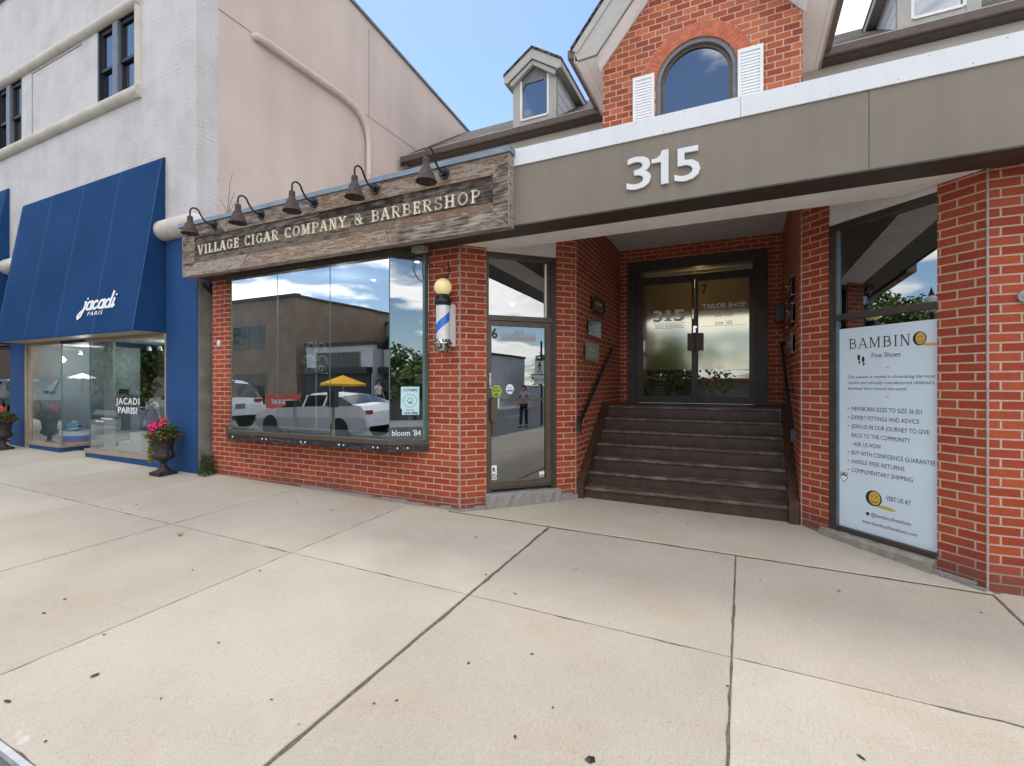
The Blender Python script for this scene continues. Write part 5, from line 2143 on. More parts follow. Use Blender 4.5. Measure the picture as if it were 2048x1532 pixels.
plain('stucco_seam', (0.33, 0.27, 0.24), 0.9, 0.1)
lp('stucco_seam', seam_line, 'stucco_seam')
lp('back_wall', lambda b: b.box(-30, LXR - .31, 5.06, 24, 9.0, 9.2), 'grey_render')


def moulding(b):
    for z, r in ((8.11, .10), (6.545, .115)):
        b.tube([(-30, YL + .005, z), (-9.36, YL + .005, z)], r, 14)
    b.tube([(-9.435, YL + .02, 6.43), (-9.435, YL + .02, 8.21)], .085, 14)


lp('window_moulding', moulding, 'stained_stone')


def panel(b):
    b.fbox(FP, -13.38, -11.37, .0, .012, 7.955, 7.975)
    b.fbox(FP, -13.39, -13.365, .0, .012, 6.70, 7.97)


plain('line_shadow', (0.36, 0.33, 0.31), 0.8, 0.15)
lp('panel_line', panel, 'line_shadow')


def sash_window(x0, x1):
    w = lp('sash_window', lambda b: (b.fbox(FP, x0, x0 + .06, -0.100, 0.000, 6.5, 8.06), b.fbox(FP, x1 - .04, x1, -0.100, 0.000, 6.5, 8.06), b.fbox(FP, x0 + .06, x1 - .04, -0.100, 0.000, 8.0, 8.06), b.fbox(FP, x0 + .06, x1 - .04, -0.100, 0.000, 6.5, 6.54)), 'sash_black')
    mid = x0 + .50 * (x1 - x0)
    part('mullion', lambda b: b.fbox(FP, mid - .085, mid + .085, -0.100, 0.020, 6.54, 8.0), 'sash_grey', w)
    for a, c in ((x0 + .06, mid - .09), (mid + .09, x1 - .04)):
        part('sash', lambda b, a=a, c=c: (b.fbox(FP, a, a + .045, -0.090, -0.030, 7.28, 8.0), b.fbox(FP, c - .045, c, -0.090, -0.030, 7.28, 8.0), b.fbox(FP, a, c, -0.090, -0.025, 7.24, 7.29), b.fbox(FP, a, a + .04, -0.100, -0.050, 6.54, 7.24), b.fbox(FP, c - .04, c, -0.100, -0.050, 6.54, 7.24), b.fbox(FP, a + .045, c - .045, -0.090, -0.030, 7.93, 8.0)), 'sash_black', w)
        part('window_pane', lambda b, a=a, c=c: b.fquad(FP, a + .045, c - .045, 7.29, 7.93, -.06), 'upper_glass', w)
        part('lower_pane', lambda b, a=a, c=c: b.fquad(FP, a + .04, c - .04, 6.54, 7.24, -.075), 'dark_glass', w)
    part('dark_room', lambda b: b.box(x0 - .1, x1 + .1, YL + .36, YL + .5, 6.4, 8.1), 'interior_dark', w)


for a, c in ((-25.0, -22.3), (-19.5, -18.3), (-15.06, -13.87), (-10.80, -9.53)):
    sash_window(a, c)


def capsule(b, x0, x1, z, r):
    pts, rs = [], []
    for k in range(9):
        a = R(90 * k / 8)
        pts.append((x0 + r - r * math.cos(a), YL - .02, z))
        rs.append(max(.002, r * math.sin(a)))
    for k in range(9):
        a = R(90 - 90 * k / 8)
        pts.append((x1 - r + r * math.cos(a), YL - .02, z))
        rs.append(max(.002, r * math.sin(a)))
    b.tube(pts, rs, 18)


for x0, x1 in ((-8.93, -7.66), (-14.75, -13.42), (-20.5, -19.2)):
    lp('stone_band', lambda b, x0=x0, x1=x1: capsule(b, x0, x1, 4.02, .168), 'cream_stone')


def blue(b):
    b.fbox(FP, -8.628, LXR + .022, -.30, .004, -.1, 3.90)
    b.fbox(FP, -14.43, -13.70, -.30, .004, -.1, 3.90)
    b.fbox(FP, -20.3, -19.4, -.30, .004, -.1, 3.90)
    b.fbox(FP, -30, -8.63, -.34, -.006, 2.33, 3.90)
    # shop base and the soffit box over the entrance
    b.fbox(FP, -13.50, -12.20, -.06, .01, -.1, .215)
    b.box(-12.206, -12.19, YL + .05, 6.3, -.1, .215)
    b.fbox(FP, -11.22, -8.632, -.06, .01, -.1, .185)
    b.box(-12.20, -11.1, YL, 6.3, 2.275, 2.32)


lp('blue_front', blue, 'blue_paint')
lp('side_render', lambda b: b.box(LXR - .25, LXR + .030, YL + .012, 5.5, -.1, 3.86), 'grey_render')


def tan(b):
    b.fbox(FP, -13.70, -13.62, -.10, .012, .05, 2.33)
    b.fbox(FP, -13.62, -13.50, -.12, -.01, .05, 2.33)
    b.fbox(FP, -13.50, -12.20, -.10, .022, .216, .285)
    b.box(-12.21, -12.16, YL + .05, 6.3, .216, .265)
    b.fbox(FP, -11.24, -8.632, -.10, .022, .186, .262)
    b.fbox(FP, -8.67, -8.632, -.10, .008, .262, 2.33)
    b.fbox(FP, -13.50, -12.2, -.06, .012, 2.275, 2.325)
    b.fbox(FP, -11.24, -8.67, -.06, .012, 2.275, 2.325)


lp('shopfront_frame', tan, 'tan_metal')
lp('left_pane', lambda b: b.fquad(FP, -13.50, -12.215, .285, 2.275, -.03), 'store_glass')
lp('return_pane', lambda b: b.face([(-12.20, YL + .03, .265), (-12.20, 6.3, .265), (-12.20, 6.3, 2.275), (-12.20, YL + .03, 2.275)]), 'clear_glass')
lp('right_pane', lambda b: b.fquad(FP, -11.13, -8.67, .262, 2.275, -.03), 'store_glass')
lp('pane_edge', lambda b: (b.box(-12.212, -12.196, YL + .022, YL + .034, .265, 2.275), b.box(-11.14, -11.128, YL + .022, YL + .034, .262, 2.275)), 'glass_edge')


def lroom(b):
    g, p, d, t = b.mat('interior_grey'), b.mat('interior_pale'), b.mat('interior_dark'), b.mat('interior_tan')
    b.face([(-13.7, 6.1, 0), (-12.2, 6.1, 0), (-12.2, 6.1, 2.4), (-13.7, 6.1, 2.4)], g)
    b.face([(-13.68, YL, 0), (-13.68, 6.1, 0), (-13.68, 6.1, 2.4), (-13.68, YL, 2.4)], g)
    b.box(-13.7, -12.22, YL + .06, 6.1, .20, .27, p)
    b.face([(-13.7, YL, 2.30), (-13.7, 9.5, 2.30), (-8.6, 9.5, 2.30), (-8.6, YL, 2.30)], p)
    b.box(-11.12, -8.65, YL + .06, 6.0, .18, .255, p)
    gd = b.mat('interior_green')
    b.face([(-13.7, 9.5, 0), (-8.5, 9.5, 0), (-8.5, 9.5, 2.4), (-13.7, 9.5, 2.4)], gd)
    b.face([(-13.7, 6.1, 0), (-13.7, 9.5, 0), (-13.7, 9.5, 2.4), (-13.7, 6.1, 2.4)], gd)
    b.face([(-8.635, 9.5, 0), (-8.635, YL, 0), (-8.635, YL, 2.4), (-8.635, 9.5, 2.4)], g)
    b.face([(-13.7, 6.1, .08), (-8.6, 6.1, .08), (-8.6, 9.5, .08), (-13.7, 9.5, .08)], t)
    b.face([(-12.2, YL, .07), (-11.1, YL, .07), (-11.1, 6.4, .07), (-12.2, 6.4, .07)], d)
    # entrance door at the back of the recess
    b.box(-12.2, -11.1, 6.35, 6.40, .08, 2.3, d)
    # pale partition panels and clothes rails inside
    b.box(-10.98, -10.66, 4.88, 4.92, .256, 2.27, p)
    b.box(-9.9, -9.0, 7.2, 7.25, .1, 1.6, d)


lp('shop_interior', lroom, None)


def tracks(b):
    for x, y in ((-12.9, 5.3), (-10.3, 5.3), (-9.95, 5.3), (-9.6, 5.3), (-9.25, 5.3), (-8.95, 5.3)):
        b.lathe([(.0, 2.20), (.03, 2.20), (.042, 2.12), (.0, 2.12)], (x, y, 0), 10)


lp('track_light', tracks, 'paper_white')
lp('wall_picture', lambda b: (b.box(-13.02, -12.66, 6.07, 6.09, 1.10, 1.36)), 'sash_black')
lp('door_lettering', lambda b: (b.text(FP, -10.225, 1.120, 1.240, -.026, 'JACADI', width=.745, spacing=1.2, bold=.02), b.text(FP, -10.165, .960, 1.075, -.026, 'PARIS!', width=.62, bold=.02), b.text(FP, -10.74, .83, .875, -.026, 'www.jacadi.com', width=.40, bold=.02), b.text(FP, -10.92, .775, .815, -.026, 'bebe enfant', width=.28, bold=.02)), 'ink_white')

# shop window dressing
wh = thing('toy_whale', 'blue and white plush whale lying on a striped plinth in the shop window', 'plush toy', (-12.78, 5.15, .50))


def whale(b):
    bl_, w, k = b.mat('plush_blue'), b.mat('plush_white'), b.mat('ink_black')
    c = Vector((-12.80, 5.15, .575))
    n, h = 18, 12
    v, f, mi = [], [], []
    for i in range(h + 1):
        t = i / h
        x = -.21 + .46 * t
        r = .098 * math.sqrt(max(0, math.sin(math.pi * min(1, t * .62 + .09)))) * (1 - .55 * max(0, t - .55) / .45)
        if i == 0:
            r = .02
        if i == h:
            r = .022
        for k_ in range(n):
            a = 2 * math.pi * k_ / n
            v.append(c + Vector((x, r * 1.15 * math.cos(a), r * .9 * math.sin(a) + .035 * max(0, t - .6))))
    for i in range(h):
        for k_ in range(n):
            a = 2 * math.pi * (k_ + .5) / n
            q = (i * n + k_, i * n + (k_ + 1) % n, (i + 1) * n + (k_ + 1) % n, (i + 1) * n + k_)
            b.face([v[j] for j in q], w if math.sin(a) < -.35 else bl_, None, True)
    tl = c + Vector((.25, 0, .03))
    for s in (-1, 1):
        b.sphere(tl + Vector((.06, s * .06, .025)), .055, bl_, 10, (1, .9, .3))
        b.sphere(c + Vector((-.03, s * .115, -.05)), .05, bl_, 10, (1, .7, .3))
    b.sphere(c + Vector((-.12, -.10, .01)), .010, k, 8)
    b.sphere(c + Vector((-.02, 0, .105)), .030, w, 8)
    b.sphere(c + Vector((.10, 0, .100)), .028, w, 8)


part('plush_body', whale, None, wh)
pl = thing('display_plinth', 'low display plinth striped white, blue and pink under the whale', 'plinth', (-12.75, 5.2, .27))
for nm, z0, z1, mt in (('white_band', .40, .485, 'plush_white'), ('blue_band', .315, .40, 'stripe_blue'), ('pink_band', .272, .315, 'stripe_pink')):
    part(nm, lambda b, z0=z0, z1=z1: b.lathe([(0, z0), (.30, z0), (.30, z1), (0, z1)], (-12.77, 5.22, 0), 28, smooth=False), mt, pl)


def parasol(c, r, label, tilt):
    o = thing('paper_parasol', label, 'parasol', c, 'paper parasols hung in the shop window')

    def cone(b):
        n = 10
        rot = Matrix.Rotation(R(tilt), 3, 'Y')
        tip = Vector((0, 0, r * .42))
        for k in range(n):
            a0, a1 = 2 * math.pi * k / n, 2 * math.pi * (k + 1) / n
            am = (a0 + a1) / 2
            p0, p1 = Vector((r * math.cos(a0), r * math.sin(a0), 0)), Vector((r * math.cos(a1), r * math.sin(a1), 0))
            pm = Vector((r * .90 * math.cos(am), r * .90 * math.sin(am), .02))
            for q in ((tip, p0, pm), (tip, pm, p1)):
                b.face([Vector(c) + rot @ x for x in q])
    part('paper_canopy', cone, 'paper_white', o)
    part('handle', lambda b: b.tube([Vector(c) + Vector((0, 0, -.3)), Vector(c) + Vector((0, 0, r * .42 + .02))], .006, 6), 'tan_metal', o)


parasol((-12.92, 5.35, 1.60), .27, 'open white paper parasol hung over the toy whale', 4)
parasol((-11.9 - .55, 5.9, 1.02 + .12), .22, 'smaller white paper parasol hung lower, beside the entrance glass', -30)
dress = thing('child_dress', 'lilac child dress on a stand in the right shop window', 'dress', (-9.88, 5.15, .50))
part('fabric', lambda b: b.lathe([(.0, 1.16), (.06, 1.15), (.085, 1.10), (.075, 1.0), (.085, .97), (.15, .74), (.165, .70), (.0, .72)], (-9.88, 5.15, 0), 20, lobes=14, lobe_amp=.06, lobe_z=(.6, .98)), 'lilac_cloth', dress)
part('sleeve', lambda b: [b.tube([(-9.88 + q * .07, 5.15, 1.12), (-9.88 + q * .15, 5.13, 1.03)], [.05, .045], 10) for q in (-1, 1)], 'paper_white', dress)
part('stand', lambda b: b.tube([(-9.88, 5.15, .25), (-9.88, 5.15, 1.2)], .012, 8), 'chrome', dress)
for i, (x0, x1, z1) in enumerate(((-10.02, -9.68, .60), (-10.40, -10.03, .42))):
    bxm = MB()
    bxm.box(x0, x1, 4.85, 5.05, .256, z1)
    bxm.box(x0 - .005, x1 + .005, 4.845, 5.055, z1 - .05, z1 + .004)
    tag(bxm.build('gift_box', 'paper_white'), ['taller white display box under the lilac dress', 'lower white display box left of the tall one'][i], 'box')

# ---------------- awnings
def awning(x0, x1, zt, zb, pj, label, lettered):
    o = thing('awning', label, 'awning', ((x0 + x1) / 2, YL, zb))
    n = 10
    prof = [(YL - .004, zt), (YL - .035, zt - .012)] + [(YL - .05 - (pj - .05) * (k / n), zt - .06 - (zt - .06 - zb) * (k / n) + .0 * math.sin(math.pi * k / n)) for k in range(n + 1)]

    def cloth(b):
        m = 48
        def q(x, y, z, fix):
            # the cloth sags a little between the frame bars and wrinkles near the edges
            t = (x - x0) / (x1 - x0)
            sag = 0 if fix else .010 * abs(math.sin(math.pi * t * 4)) * math.sin(math.pi * (z - zb) / (zt - zb)) + .007 * mnoise.noise(Vector((x * 1.7, z * 1.1, 3))) + .003 * mnoise.noise(Vector((x * 6, z * 3, 9)))
            return (x, y + sag, z)
        for k, ((ya, za), (yb, zb_)) in enumerate(zip(prof, prof[1:])):
            for i in range(m):
                xa, xb = x0 + (x1 - x0) * i / m, x0 + (x1 - x0) * (i + 1) / m
                lo, hi = k == len(prof) - 2, k < 2
                b.face([q(xa, yb, zb_, lo), q(xb, yb, zb_, lo), q(xb, ya, za, hi), q(xa, ya, za, hi)], 0, [(xa, zb_), (xb, zb_), (xb, za), (xa, za)], k > 1)
        b.box(x0, x1, YL - pj + .001, YL - pj + .018, zb - .012, zb + .02)
    part('canopy', cloth, 'awning_cloth', o)

    def ends(b, which):
        for x, q in ((x0 + .002, 0), (x1 - .002, 1)):
            if q != which:
                continue
            pts = [(x, y, z) for y, z in prof] + [(x, YL - .004, zb)]
            b.face(pts if not q else pts[::-1])
    for q in (0, 1):
        part('side_panel', lambda b, q=q: ends(b, q), 'awning_cloth', o)
    part('soffit', lambda b: b.box(x0 + .01, x1 - .01, YL - pj + .02, YL - .004, zb - .004, zb + .012), 'tan_metal', o)
    return o


aw1 = awning(-13.70, -8.655, 5.25, 2.335, .473, 'wide royal blue awning lettered jacadi PARIS over the shop window', True)
# lettering on the slope
sl = Vector((0, -(.473 - .05), -(5.19 - 2.335))).normalized()
nrm = Vector((0, -1, 0)) - sl * (-1 * sl.y)
nrm.normalize()


class Slope:
    """Plane of the awning slope, z measured as height above the pavement."""
    n = nrm
    u = Vector((1, 0, 0))

    def P(self, s, d, z):
        t = (5.19 - z) / (5.19 - 2.335)
        y = YL - .05 - (.473 - .05) * t
        return Vector((s, y, z)) + self.n * d


SLP = Slope()


def script(b):
    """'jacadi' in joined brush script."""
    d = .006
    X0, W, Z0, H = -10.53, 1.14, 2.655, .33
    sk = .30
    lw = .046
    base = .10
    strokes = []
    # unit letter forms (x in widths, y in x-heights), slanted afterwards

    def A(x):
        return [arc(x + .42, .5, .36, .48, 60, 400, 14), [(x + .80, 1.0), (x + .74, .25), (x + .86, .02), (x + 1.02, .18)]]
    strokes += [[(.10, .98), (.36, 1.0), (.30, .0), (.12, -.75), (-.22, -1.02), (-.42, -.72), (-.12, -.30), (.50, .20)]]
    strokes += A(.62)
    strokes += [arc(2.06, .5, .36, .48, 50, 310, 12) + [(2.62, .30)]]
    strokes += A(2.58)
    strokes += [arc(4.02, .5, .36, .48, 60, 400, 14), [(4.46, 1.85), (4.36, .30), (4.46, .02), (4.66, .18)]]
    strokes += [[(4.86, 1.0), (4.78, .25), (4.90, .02), (5.12, .22)]]
    dots = [(.42, 1.42), (4.98, 1.45)]
    kx, kz = .200, .140
    zb = 2.762
    xb = X0 + .16

    def tr(x, y):
        return xb + x * kx + y * kz * sk, zb + y * kz
    n = 0
    for st_ in strokes:
        for (xa, ya), (xc, yc) in zip(st_, st_[1:]):
            ax, az = tr(xa, ya)
            bx, bz_ = tr(xc, yc)
            L_ = math.hypot(bx - ax, bz_ - az) or 1e-6
            tx, tz = (bx - ax) / L_, (bz_ - az) / L_
            w = lw * (.38 + .30 * abs(tz))
            nx, nz = -tz * w, tx * w
            e = w * .5
            n += 1
            q = [(ax - tx * e + nx, az - tz * e + nz), (ax - tx * e - nx, az - tz * e - nz), (bx + tx * e - nx, bz_ + tz * e - nz), (bx + tx * e + nx, bz_ + tz * e + nz)]
            b.face([SLP.P(x, d + .0003 * (n % 9), z) for x, z in q])
    for x, y in dots:
        cx_, cz = tr(x, y)
        b.face([SLP.P(cx_ + .022 * math.cos(2 * math.pi * k / 12), d, cz + .022 * math.sin(2 * math.pi * k / 12)) for k in range(12)])
    b.text(SLP, -10.16, 2.652, 2.722, .005, 'PARIS', width=.50, shear=.2, bold=.012, spacing=1.3)


part('lettering', script, 'ink_white', aw1)
awning(-21.0, -14.44, 5.75, 2.335, .50, 'dark blue awning cut off by the left edge', False)

# second shop bay, further left
lp('far_shop', lambda b: (b.fbox(FP, -19.4, -14.43, -.6, -.5, 0, 2.4)), 'interior_dark')
lp('far_frame', lambda b: [b.fbox(FP, -19.4, -14.43, -.12, -.05, z, z + .05) for z in (.25, 1.05, 1.5, 2.0)], 'tan_metal')
lp('far_pane', lambda b: b.fquad(FP, -19.4, -14.43, .25, 2.3, -.04), 'dark_glass')

# drainpipe on the pink side wall
dp = MB()
dpx = LXR + .085
dp.tube([(dpx - .10, 5.68, 7.64), (dpx - .02, 5.72, 7.64), (dpx, 5.86, 7.64), (dpx, 7.6, 7.66), (dpx, 8.0, 7.63), (dpx, 8.28, 7.50), (dpx, 8.44, 7.28), (dpx, 8.50, 7.0), (dpx, 8.50, 6.3)], .062, 16)
dp.tube([(dpx, 8.50, 6.32), (dpx, 8.50, 3.9)], .056, 16)
dp.tube([(dpx, 8.50, 6.25), (dpx, 8.50, 6.36)], .069, 16)
for y, z in ((6.9, 7.65), (5.9, 7.64)):
    dp.tube([(dpx, y, z), (dpx, y + .05, z)], .068, 16)
plain('pipe_pink', (0.58, 0.50, 0.445), 0.5, 0.08, 4)
tag(dp.build('drainpipe', 'pipe_pink'), 'pink painted drainpipe bending down the stucco side wall', 'drainpipe')

plain('urn_iron', (0.028, 0.020, 0.018), 0.6, 0.5, 25, bumpy=0.4, bscale=90)
# ------------------------------------------------------------------ cast iron urns and their flowers
def urn(x, y, label):
    z = gz(x, y) - .004
    o = thing('garden_urn', label, 'urn', (x, y, z), 'cast iron urns on the pavement')

    def foot(b):
        b.box(x - .135, x + .135, y - .135, y + .135, z, z + .055)
        b.hexa([(x - .12, y - .12, z + .055), (x + .12, y - .12, z + .055), (x + .12, y + .12, z + .055), (x - .12, y + .12, z + .055), (x - .105, y - .105, z + .07), (x + .105, y - .105, z + .07), (x + .105, y + .105, z + .07), (x - .105, y + .105, z + .07)])
        b.lathe([(.105, z + .068), (.098, z + .085), (.070, z + .105), (.047, z + .135), (.038, z + .175), (.040, z + .20), (.058, z + .212), (.060, z + .225)], (x, y, 0), 28)
    part('pedestal', foot, 'urn_iron', o)

    def bowl(b):
        b.lathe([(.050, z + .22), (.085, z + .232), (.125, z + .262), (.142, z + .30), (.138, z + .335), (.126, z + .355)], (x, y, 0), 48, 0, 22, .09, (z + .225, z + .34))
        b.lathe([(.124, z + .352), (.130, z + .362), (.122, z + .372), (.124, z + .42), (.136, z + .50), (.150, z + .555), (.185, z + .578), (.204, z + .592), (.206, z + .606), (.196, z + .612), (.165, z + .606), (.150, z + .56), (.0, z + .55)], (x, y, 0), 36)
    part('bowl', bowl, 'urn_iron', o)
    for q in (-1, 1):
        part('handle', lambda b, q=q: b.tube([(x + q * .125, y, z + .30), (x + q * .175, y, z + .29), (x + q * .195, y, z + .335), (x + q * .185, y, z + .385), (x + q * .165, y, z + .395), (x + q * .158, y, z + .37)], [.016, .017, .017, .015, .014, .012], 10), 'urn_iron', o)
    part('soil', lambda b: b.lathe([(.0, z + .600), (.10, z + .598), (.160, z + .59)], (x, y, 0), 20), 'soil', o)
    return o


def leaf_face(b, c, d, up, ln, w, m=0):
    """One folded leaf: two quads meeting along the midrib."""
    d = d.normalized()
    s = d.cross(up)
    s = s.normalized() if s.length > 1e-4 else Vector((1, 0, 0))
    u = s.cross(d).normalized()
    t = c + d * ln
    mdl = c + d * (ln * .45) - u * (ln * .06)
    l, r = c + d * (ln * .42) + s * w + u * (w * .35), c + d * (ln * .42) - s * w + u * (w * .35)
    b.face([c, mdl, t, l], m)
    b.face([c, r, t, mdl], m)


def rvec(rnd, zlo=-1.0):
    while True:
        v = Vector((rnd.uniform(-1, 1), rnd.uniform(-1, 1), rnd.uniform(zlo, 1)))
        if .05 < v.length < 1:
            return v.normalized()


def flowers(x, y, seed, label, trail):
    rnd = random.Random(seed)
    z = gz(x, y) + .60
    o = thing('flower_planting', label, 'flowers', (x, y, z), 'flowers planted in the iron urns')

    def foliage(mat, n, rad, hgt, zo, ln):
        def fn(b):
            for _ in range(n):
                a = rnd.uniform(0, 2 * math.pi)
                r = rad * math.sqrt(rnd.random())
                h = zo + hgt * rnd.random() * (1 - .5 * (r / rad))
                c = Vector((x + r * math.cos(a), y + r * math.sin(a), z + h))
                d = Vector((math.cos(a), math.sin(a), rnd.uniform(-.4, .9))) + rvec(rnd) * .8
                leaf_face(b, c, d, Vector((0, 0, 1)), ln * rnd.uniform(.6, 1.3), ln * .28)
        return fn
    part('green_leaves', foliage('leaf_green', 240, .16, .22, 0, .075), 'leaf_green', o)
    part('bronze_leaves', foliage('leaf_olive', 520, .235, .13, -.02, .046), 'leaf_olive', o)
    part('lime_leaves', foliage('leaf_lime', 150, .20, .16, 0, .05), 'leaf_lime', o)

    def bloom(b, cs, rr):
        for c in cs:
            for _ in range(26):
                v = rvec(rnd, -.3)
                p = Vector(c) + v * rr * rnd.uniform(.5, 1)
                leaf_face(b, p, rvec(rnd), v, rr * .75, rr * .42)
    part('pink_blooms', lambda b: bloom(b, [(x + dx, y - .06 + dy, z + h) for dx, dy, h in ((-.055, -.09, .105), (.005, -.11, .075), (-.10, -.04, .15), (.03, -.03, .15), (-.03, -.06, .19))], .052), 'petal_pink', o)
    part('coral_blooms', lambda b: bloom(b, [(x + dx, y + dy, z + h) for dx, dy, h in ((-.01, .0, .225), (.045, -.03, .20), (-.06, .03, .23), (.02, -.02, .26))], .038), 'petal_coral', o)

    def blades(b):
        for dx, dy, h, bend in ((.05, 0, .30, .20), (-.04, .02, .34, -.16), (-.08, .0, .22, -.22), (.09, .03, .20, .26), (.0, .05, .38, .03)):
            pts = [Vector((x + dx * .4 + bend * t * t, y + dy, z + .05 + h * t - .06 * t * t)) for t in [i / 6 for i in range(7)]]
            b.tube(pts, [.006 * (1 - .8 * i / 6) + .001 for i in range(7)], 5)
    part('grass_blade', blades, 'tan_leaf' if seed % 2 else 'leaf_lime', o)

    def stems(b):
        for dx, h in ((.0, .20), (.03, .19), (-.02, .22)):
            b.tube([(x + dx * .3, y, z), (x + dx, y - .01, z + h)], [.007, .004], 6)
    part('stem', stems, 'stem_brown', o)
    if trail:
        def tr(b):
            for k in range(210):
                t = rnd.random()
                p = Vector((x - .17 - .055 * math.sin(t * 2.2) + rnd.uniform(-.03, .03), y - .06 + rnd.uniform(-.04, .03), z + .04 - .46 * t))
                leaf_face(b, p, rvec(rnd) + Vector((0, 0, -.4)), Vector((-1, -.3, .2)), .036, .014)
            b.tube([(x - .12, y - .05, z + .02), (x - .19, y - .06, z - .10), (x - .215, y - .06, z - .28), (x - .20, y - .06, z - .42)], .004, 5)
        part('trailing_vine', tr, 'leaf_lime', o)


urn(-8.23, 4.44, 'dark rusty cast iron urn beside the right blue pilaster')
flowers(-8.23, 4.44, 21, 'pink flowers with trailing bronze and green leaves in the right urn', True)
urn(-13.72, 4.36, 'dark rusty cast iron urn cut off by the left edge')
flowers(-13.72, 4.36, 32, 'pink and coral flowers with tall grass blades in the left urn', False)

# weed at the foot of the wall
wd = thing('wall_weed', 'green leafy weed growing in the gap at the left foot of the brick wall', 'weed', (-7.56, 4.70, .06))


def weed(b):
    rnd = random.Random(5)
    for _ in range(260):
        t = rnd.random()
        a = rnd.uniform(0, 2 * math.pi)
        r = (.13 * (1 - t * .55)) * math.sqrt(rnd.random())
        c = Vector((-7.60 + .05 * t + r * math.cos(a), 4.71 + r * .8 * math.sin(a), .06 + .32 * t))
        d = Vector((math.cos(a), math.sin(a) - .3, rnd.uniform(-.3, .6))) + rvec(rnd) * .6
        leaf_face(b, c, d, Vector((0, 0, 1)), rnd.uniform(.03, .065), rnd.uniform(.014, .026))


plain('weed_green', (0.045, 0.115, 0.030), 0.55, 0.45, 25)
part('leaves', weed, 'weed_green', wd)
part('stem', lambda b: [b.tube([(-7.58, 4.74, .05), (-7.60 + dx, 4.70 + dy, .05 + h)], [.006, .003], 6) for dx, dy, h in ((-.07, -.02, .2), (.03, -.05, .3), (.08, 0, .24), (-.02, .02, .34))], 'leaf_green', wd)
tw_ = MB()
rt = random.Random(3)
for dx, h in ((0, .62), (.05, .34), (-.08, .30), (.10, .22)):
    pts = [Vector((-6.66 + dx * t + .10 * t * t * (1 if dx >= 0 else -1) + rt.uniform(-.008, .008), 4.44, 3.87 + h * t)) for t in [i / 7 for i in range(8)]]
    tw_.tube(pts, [.005 * (1 - i / 9) + .001 for i in range(8)], 5)
tag(tw_.build('dry_twig', 'stem_brown'), 'thin dry twig sprouting behind the sign top', 'twig')

# ------------------------------------------------------------------ fallen leaves and bits on the pavement
spots_px = [(-0.30, 2.45), (-1.72, 2.24)]
CAMF = 960.5


def on_ground(px, py):
    """World point of the pavement seen at a pixel of the 2048 px photograph (used once to read the survey of litter)."""
    fw = Vector((-math.sin(YAW), math.cos(YAW), 0))
    rt_ = Vector((math.cos(YAW), math.sin(YAW), 0))
    d = fw + rt_ * ((px - 1024) / CAMF) - Vector((0, 0, 1)) * ((py - 766) / CAMF)
    t = (GA - 1.5) / (d.z - GX * d.x - GY * d.y)
    return Vector((0, 0, 1.5)) + d * t


survey = [(190, 1352, 1.3), (88, 1227, 1.2), (130, 1199, .9), (208, 1270, .9), (15, 1404, 1.3), (437, 1286, .6), (520, 1142, .7), (385, 1141, .7), (543, 1400, .6), (322, 1398, .7),
          (663, 1021, 1.0), (273, 1010, 1.4), (241, 1020, .9), (222, 1018, .7), (281, 1019, .7), (423, 967, .8), (399, 1014, .6), (153, 1040, .8), (1030, 1188, 1.0), (1152, 1139, .8), (937, 1327, .6), (1064, 1309, .6),
          (1722, 1516, 1.0), (1520, 1161, .7), (1678, 1183, .7), (1496, 1096, .8), (1962, 1226, .6), (1106, 1416, .5), (972, 1150, 1.0), (952, 1075, .8), (1490, 1046, 1.0), (1375, 1048, 1.1), (1400, 1030, .9), (1246, 1013, 1.0), (1316, 1026, 1.0), (1268, 1012, .6),
          (1164, 1041, .6), (1115, 1031, .5), (1072, 1037, .7), (1194, 1049, .7), (1138, 1021, .5), (1080, 1026, .5), (1440, 1056, .8), (593, 1005, .7), (558, 1003, .7), (460, 1030, .5), (355, 964, .8), (1810, 1180, .5), (1455, 1373, .5), (560, 960, .5),
          (793, 1402, .6), (748, 1408, .5), (1030, 1475, .6), (91, 1484, .6), (333, 966, .5), (1230, 1041, .5), (1346, 1014, .6), (1283, 1033, .5), (1428, 1017, .7), (1385, 1014, .6)]
rl = random.Random(12)
for i, (px, py, s) in enumerate(survey):
    p = on_ground(px, py)
    b = MB()
    a = rl.uniform(0, math.pi)
    u, v = Vector((math.cos(a), math.sin(a), 0)), Vector((-math.sin(a), math.cos(a), 0))
    L_ = .0165 * s * rl.uniform(.7, 1.3)
    W_ = L_ * rl.uniform(.28, .55)
    n = 5
    rows = []
    cu = rl.uniform(.1, .5)
    for k in range(n + 1):
        t = k / n * 2 - 1
        w = W_ * math.sqrt(max(0, 1 - t * t)) + .0006
        zz = .003 + L_ * cu * .35 * t * t
        c = p + u * (L_ * t)
        rows += [c - v * w + Vector((0, 0, zz + w * .5)), c + Vector((0, 0, zz)), c + v * w + Vector((0, 0, zz + w * .35))]
    b.mesh(rows, [(3 * k + j, 3 * k + j + 1, 3 * k + j + 4, 3 * k + j + 3) for k in range(n) for j in range(2)])
    tag(b.build('fallen_leaf', 'dead_leaf'), 'small dark dried leaf lying on the pale concrete pavement', 'leaf', 'dried leaves scattered on the pavement')
b = MB()
p = on_ground(1180, 1521)
b.mesh([p + Vector(q) for q in ((-.022, -.01, .003), (.004, -.02, .004), (.024, .0, .003), (.014, .02, .008), (-.012, .016, .006))] + [p + Vector((.0, .0, .012))], [(0, 1, 5), (1, 2, 5), (2, 3, 5), (3, 4, 5), (4, 0, 5)])
tag(b.build('dark_chip', 'ink_black'), 'black angular chip on the pavement by the bottom edge', 'debris')
b = MB()
p = on_ground(362, 1071)
rr = random.Random(4)
